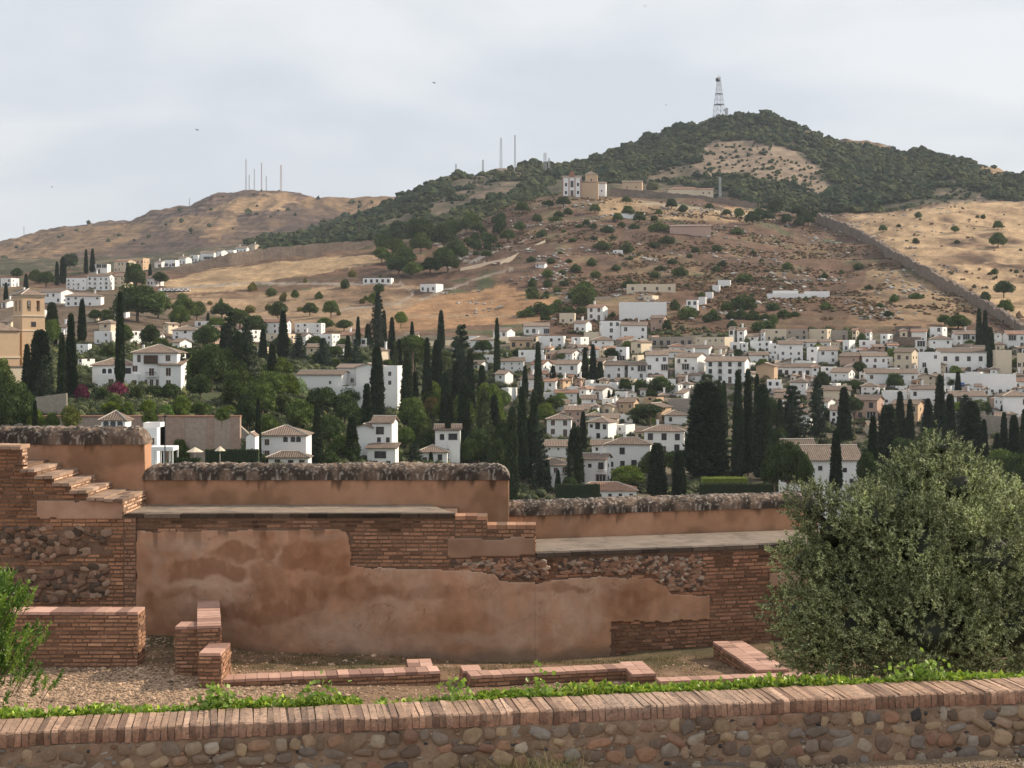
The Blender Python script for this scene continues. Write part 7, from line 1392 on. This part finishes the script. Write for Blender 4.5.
# gardens: dark planting that fills the ground between the houses
gcol_ = lambda k, r2, x, y: lerp(c3(.045, .06, .026), c3(.14, .15, .055), r2.random((k, 1))**1.6)
stuff_blobs('undergrowth', 'dense garden shrubs filling the valley below the white houses', 'shrubbery', 3600, lambda px, py, x, y: inpoly(px, py, [(-60, 425), (-60, 345), (40, 340), (180, 345), (260, 340), (360, 350), (500, 352), (545, 400), (545, 500), (240, 485), (200, 425)]) & (fbm(x/12, y/12, 0, 60, 3) > -.12), (.6, 1.7), gcol_, segr=(3.6, 6.1), seed=12, pxr=(-60, 560), pyr=(330, 510), leafy=46)
stuff_blobs('undergrowth', 'garden shrubs growing between the town houses', 'shrubbery', 5000, lambda px, py, x, y: (px > 500) & (fbm(x/9, y/9, 0, 62, 3) > -.02), (.4, 1.5), gcol_, segr=(3.8, 6.1), seed=13, pxr=(490, 1060), pyr=(330, 510), leafy=26)

stuff_blobs('undergrowth', 'thick scrub on the valley side below the ruins', 'scrub', 2600, lambda px, py, x, y: y > 45, (.9, 2.6), gcol_, segr=(1.2, 3.9), seed=14, pxr=(-500, 1500), pyr=(300, 2000), leafy=30)
# ------------------------------------------------------------------ air
b = B(); b.lim(-1700, 1700, -60, 3700, -260, 330); m_h = bpy.data.materials.new('haze_air'); m_h.use_nodes = True; nt = m_h.node_tree; nt.nodes.remove(nt.nodes['Principled BSDF'])
pv = nt.nodes.new('ShaderNodeVolumePrincipled'); pv.inputs['Density'].default_value = .00006; pv.inputs['Color'].default_value = (.80, .87, 1.0, 1); pv.inputs['Anisotropy'].default_value = .0; nt.links.new(pv.outputs[0], nt.nodes['Material Output'].inputs['Volume'])
HAZE = True
if HAZE: o = b.obj('haze', m_h); struct(o, 'stuff')

# ------------------------------------------------------------------ labels: each says which one
LM = [('the church belfry', 29, 320), ('the white villa', 156, 372), ('the white mansion', 340, 385), ('the hilltop church', 580, 186), ('the summit mast', 719, 100), ('the pale flat-roofed block', 643, 310), ('the long three-storey house', 725, 370), ('the huge broad cypress', 706, 430), ('the long white retaining wall', 980, 382), ('the convent', 834, 470), ('the stone rampart', 190, 430), ('the white terraced block', 98, 280), ('the orange-roofed house', 595, 312), ('the star-topped conifer', 378, 320), ('the house with brown loggia', 559, 425), ('the teal-edged sheds', 800, 294), ('the farm building ruin', 377, 280), ('the blue-tarpaulin hut', 690, 230), ('the olive tree', 915, 540), ('the large shaded-terrace house', 963, 362), ('the descending city wall', 930, 270), ('the grey stone ruin', 672, 342), ('the parked cars', 175, 290), ('the bare hilltop masts', 262, 180), ('the pair of ridge masts', 508, 150), ('the cube house', 148, 440), ('the arched-window house', 283, 450), ('the blank-gabled house', 378, 440), ('the slope hut', 428, 286), ('the cave house', 651, 287)]
OWN = {'the huge broad cypress': 'huge broad', 'the star-topped conifer': 'star-topped'}
def relate(pos):
    best = None
    for nme, x, y in LM:
        d = math.hypot(pos[0]-x, (pos[1]-y)*1.3)
        if d > 1.5 and (best is None or d < best[0]): best = (d, nme, x, y)
    d, nme, x, y = best; dx, dy = pos[0]-x, (pos[1]-y)
    s_ = ('left of' if dx < 0 else 'right of') if abs(dx) > abs(dy)*1.2 else ('above' if dy < 0 else 'below')
    return s_, nme, ('just ' if d < 20 else '')
ORD = ['leftmost', 'second', 'third', 'fourth', 'fifth', 'sixth', 'seventh', 'eighth', 'ninth', 'tenth', 'eleventh', 'twelfth', 'thirteenth', 'fourteenth', 'fifteenth', 'sixteenth']
buck = {}
from collections import Counter
CL = Counter(q_['look'] for q_ in THINGS)
for q_ in THINGS:
    if q_['fixed'] or q_['pos'] is None or not q_['look']: continue
    if CL[q_['look']] == 1 and len(q_['look'].split()) >= 7: q_['o']['label'] = q_['look']; continue
    if 'huge broad' in q_['look']: q_['o']['label'] = 'huge broad dark cypress beside the tall cypress pair below mid town'; continue
    if 'star-topped' in q_['look']: q_['o']['label'] = 'dark conifer with a star-shaped spreading top left of centre'; continue
    s_, nme, cl = relate(q_['pos']); buck.setdefault((q_['look'], s_, nme), []).append((q_, cl))
for (lk, s_, nme), L_ in buck.items():
    if len(L_) == 1: L_[0][0]['o']['label'] = f'{lk} {L_[0][1]}{s_} {nme}'; continue
    L_.sort(key=lambda a: a[0]['pos'][0]); n = len(L_)
    for i, (q_, cl) in enumerate(L_):
        r_ = 'leftmost' if i == 0 else ('rightmost' if i == n-1 else f'{ORD[min(i, 15)]} from left')
        lab = f'{lk}, {r_} of those {s_} {nme}'
        if n == 2: lab = f'{lk}, {"left" if i == 0 else "right"} one {s_} {nme}'
        q_['o']['label'] = lab
for q_ in THINGS:
    w_ = q_['o']['label'].split()
    if len(w_) > 16: q_['o']['label'] = ' '.join(w_[:16])
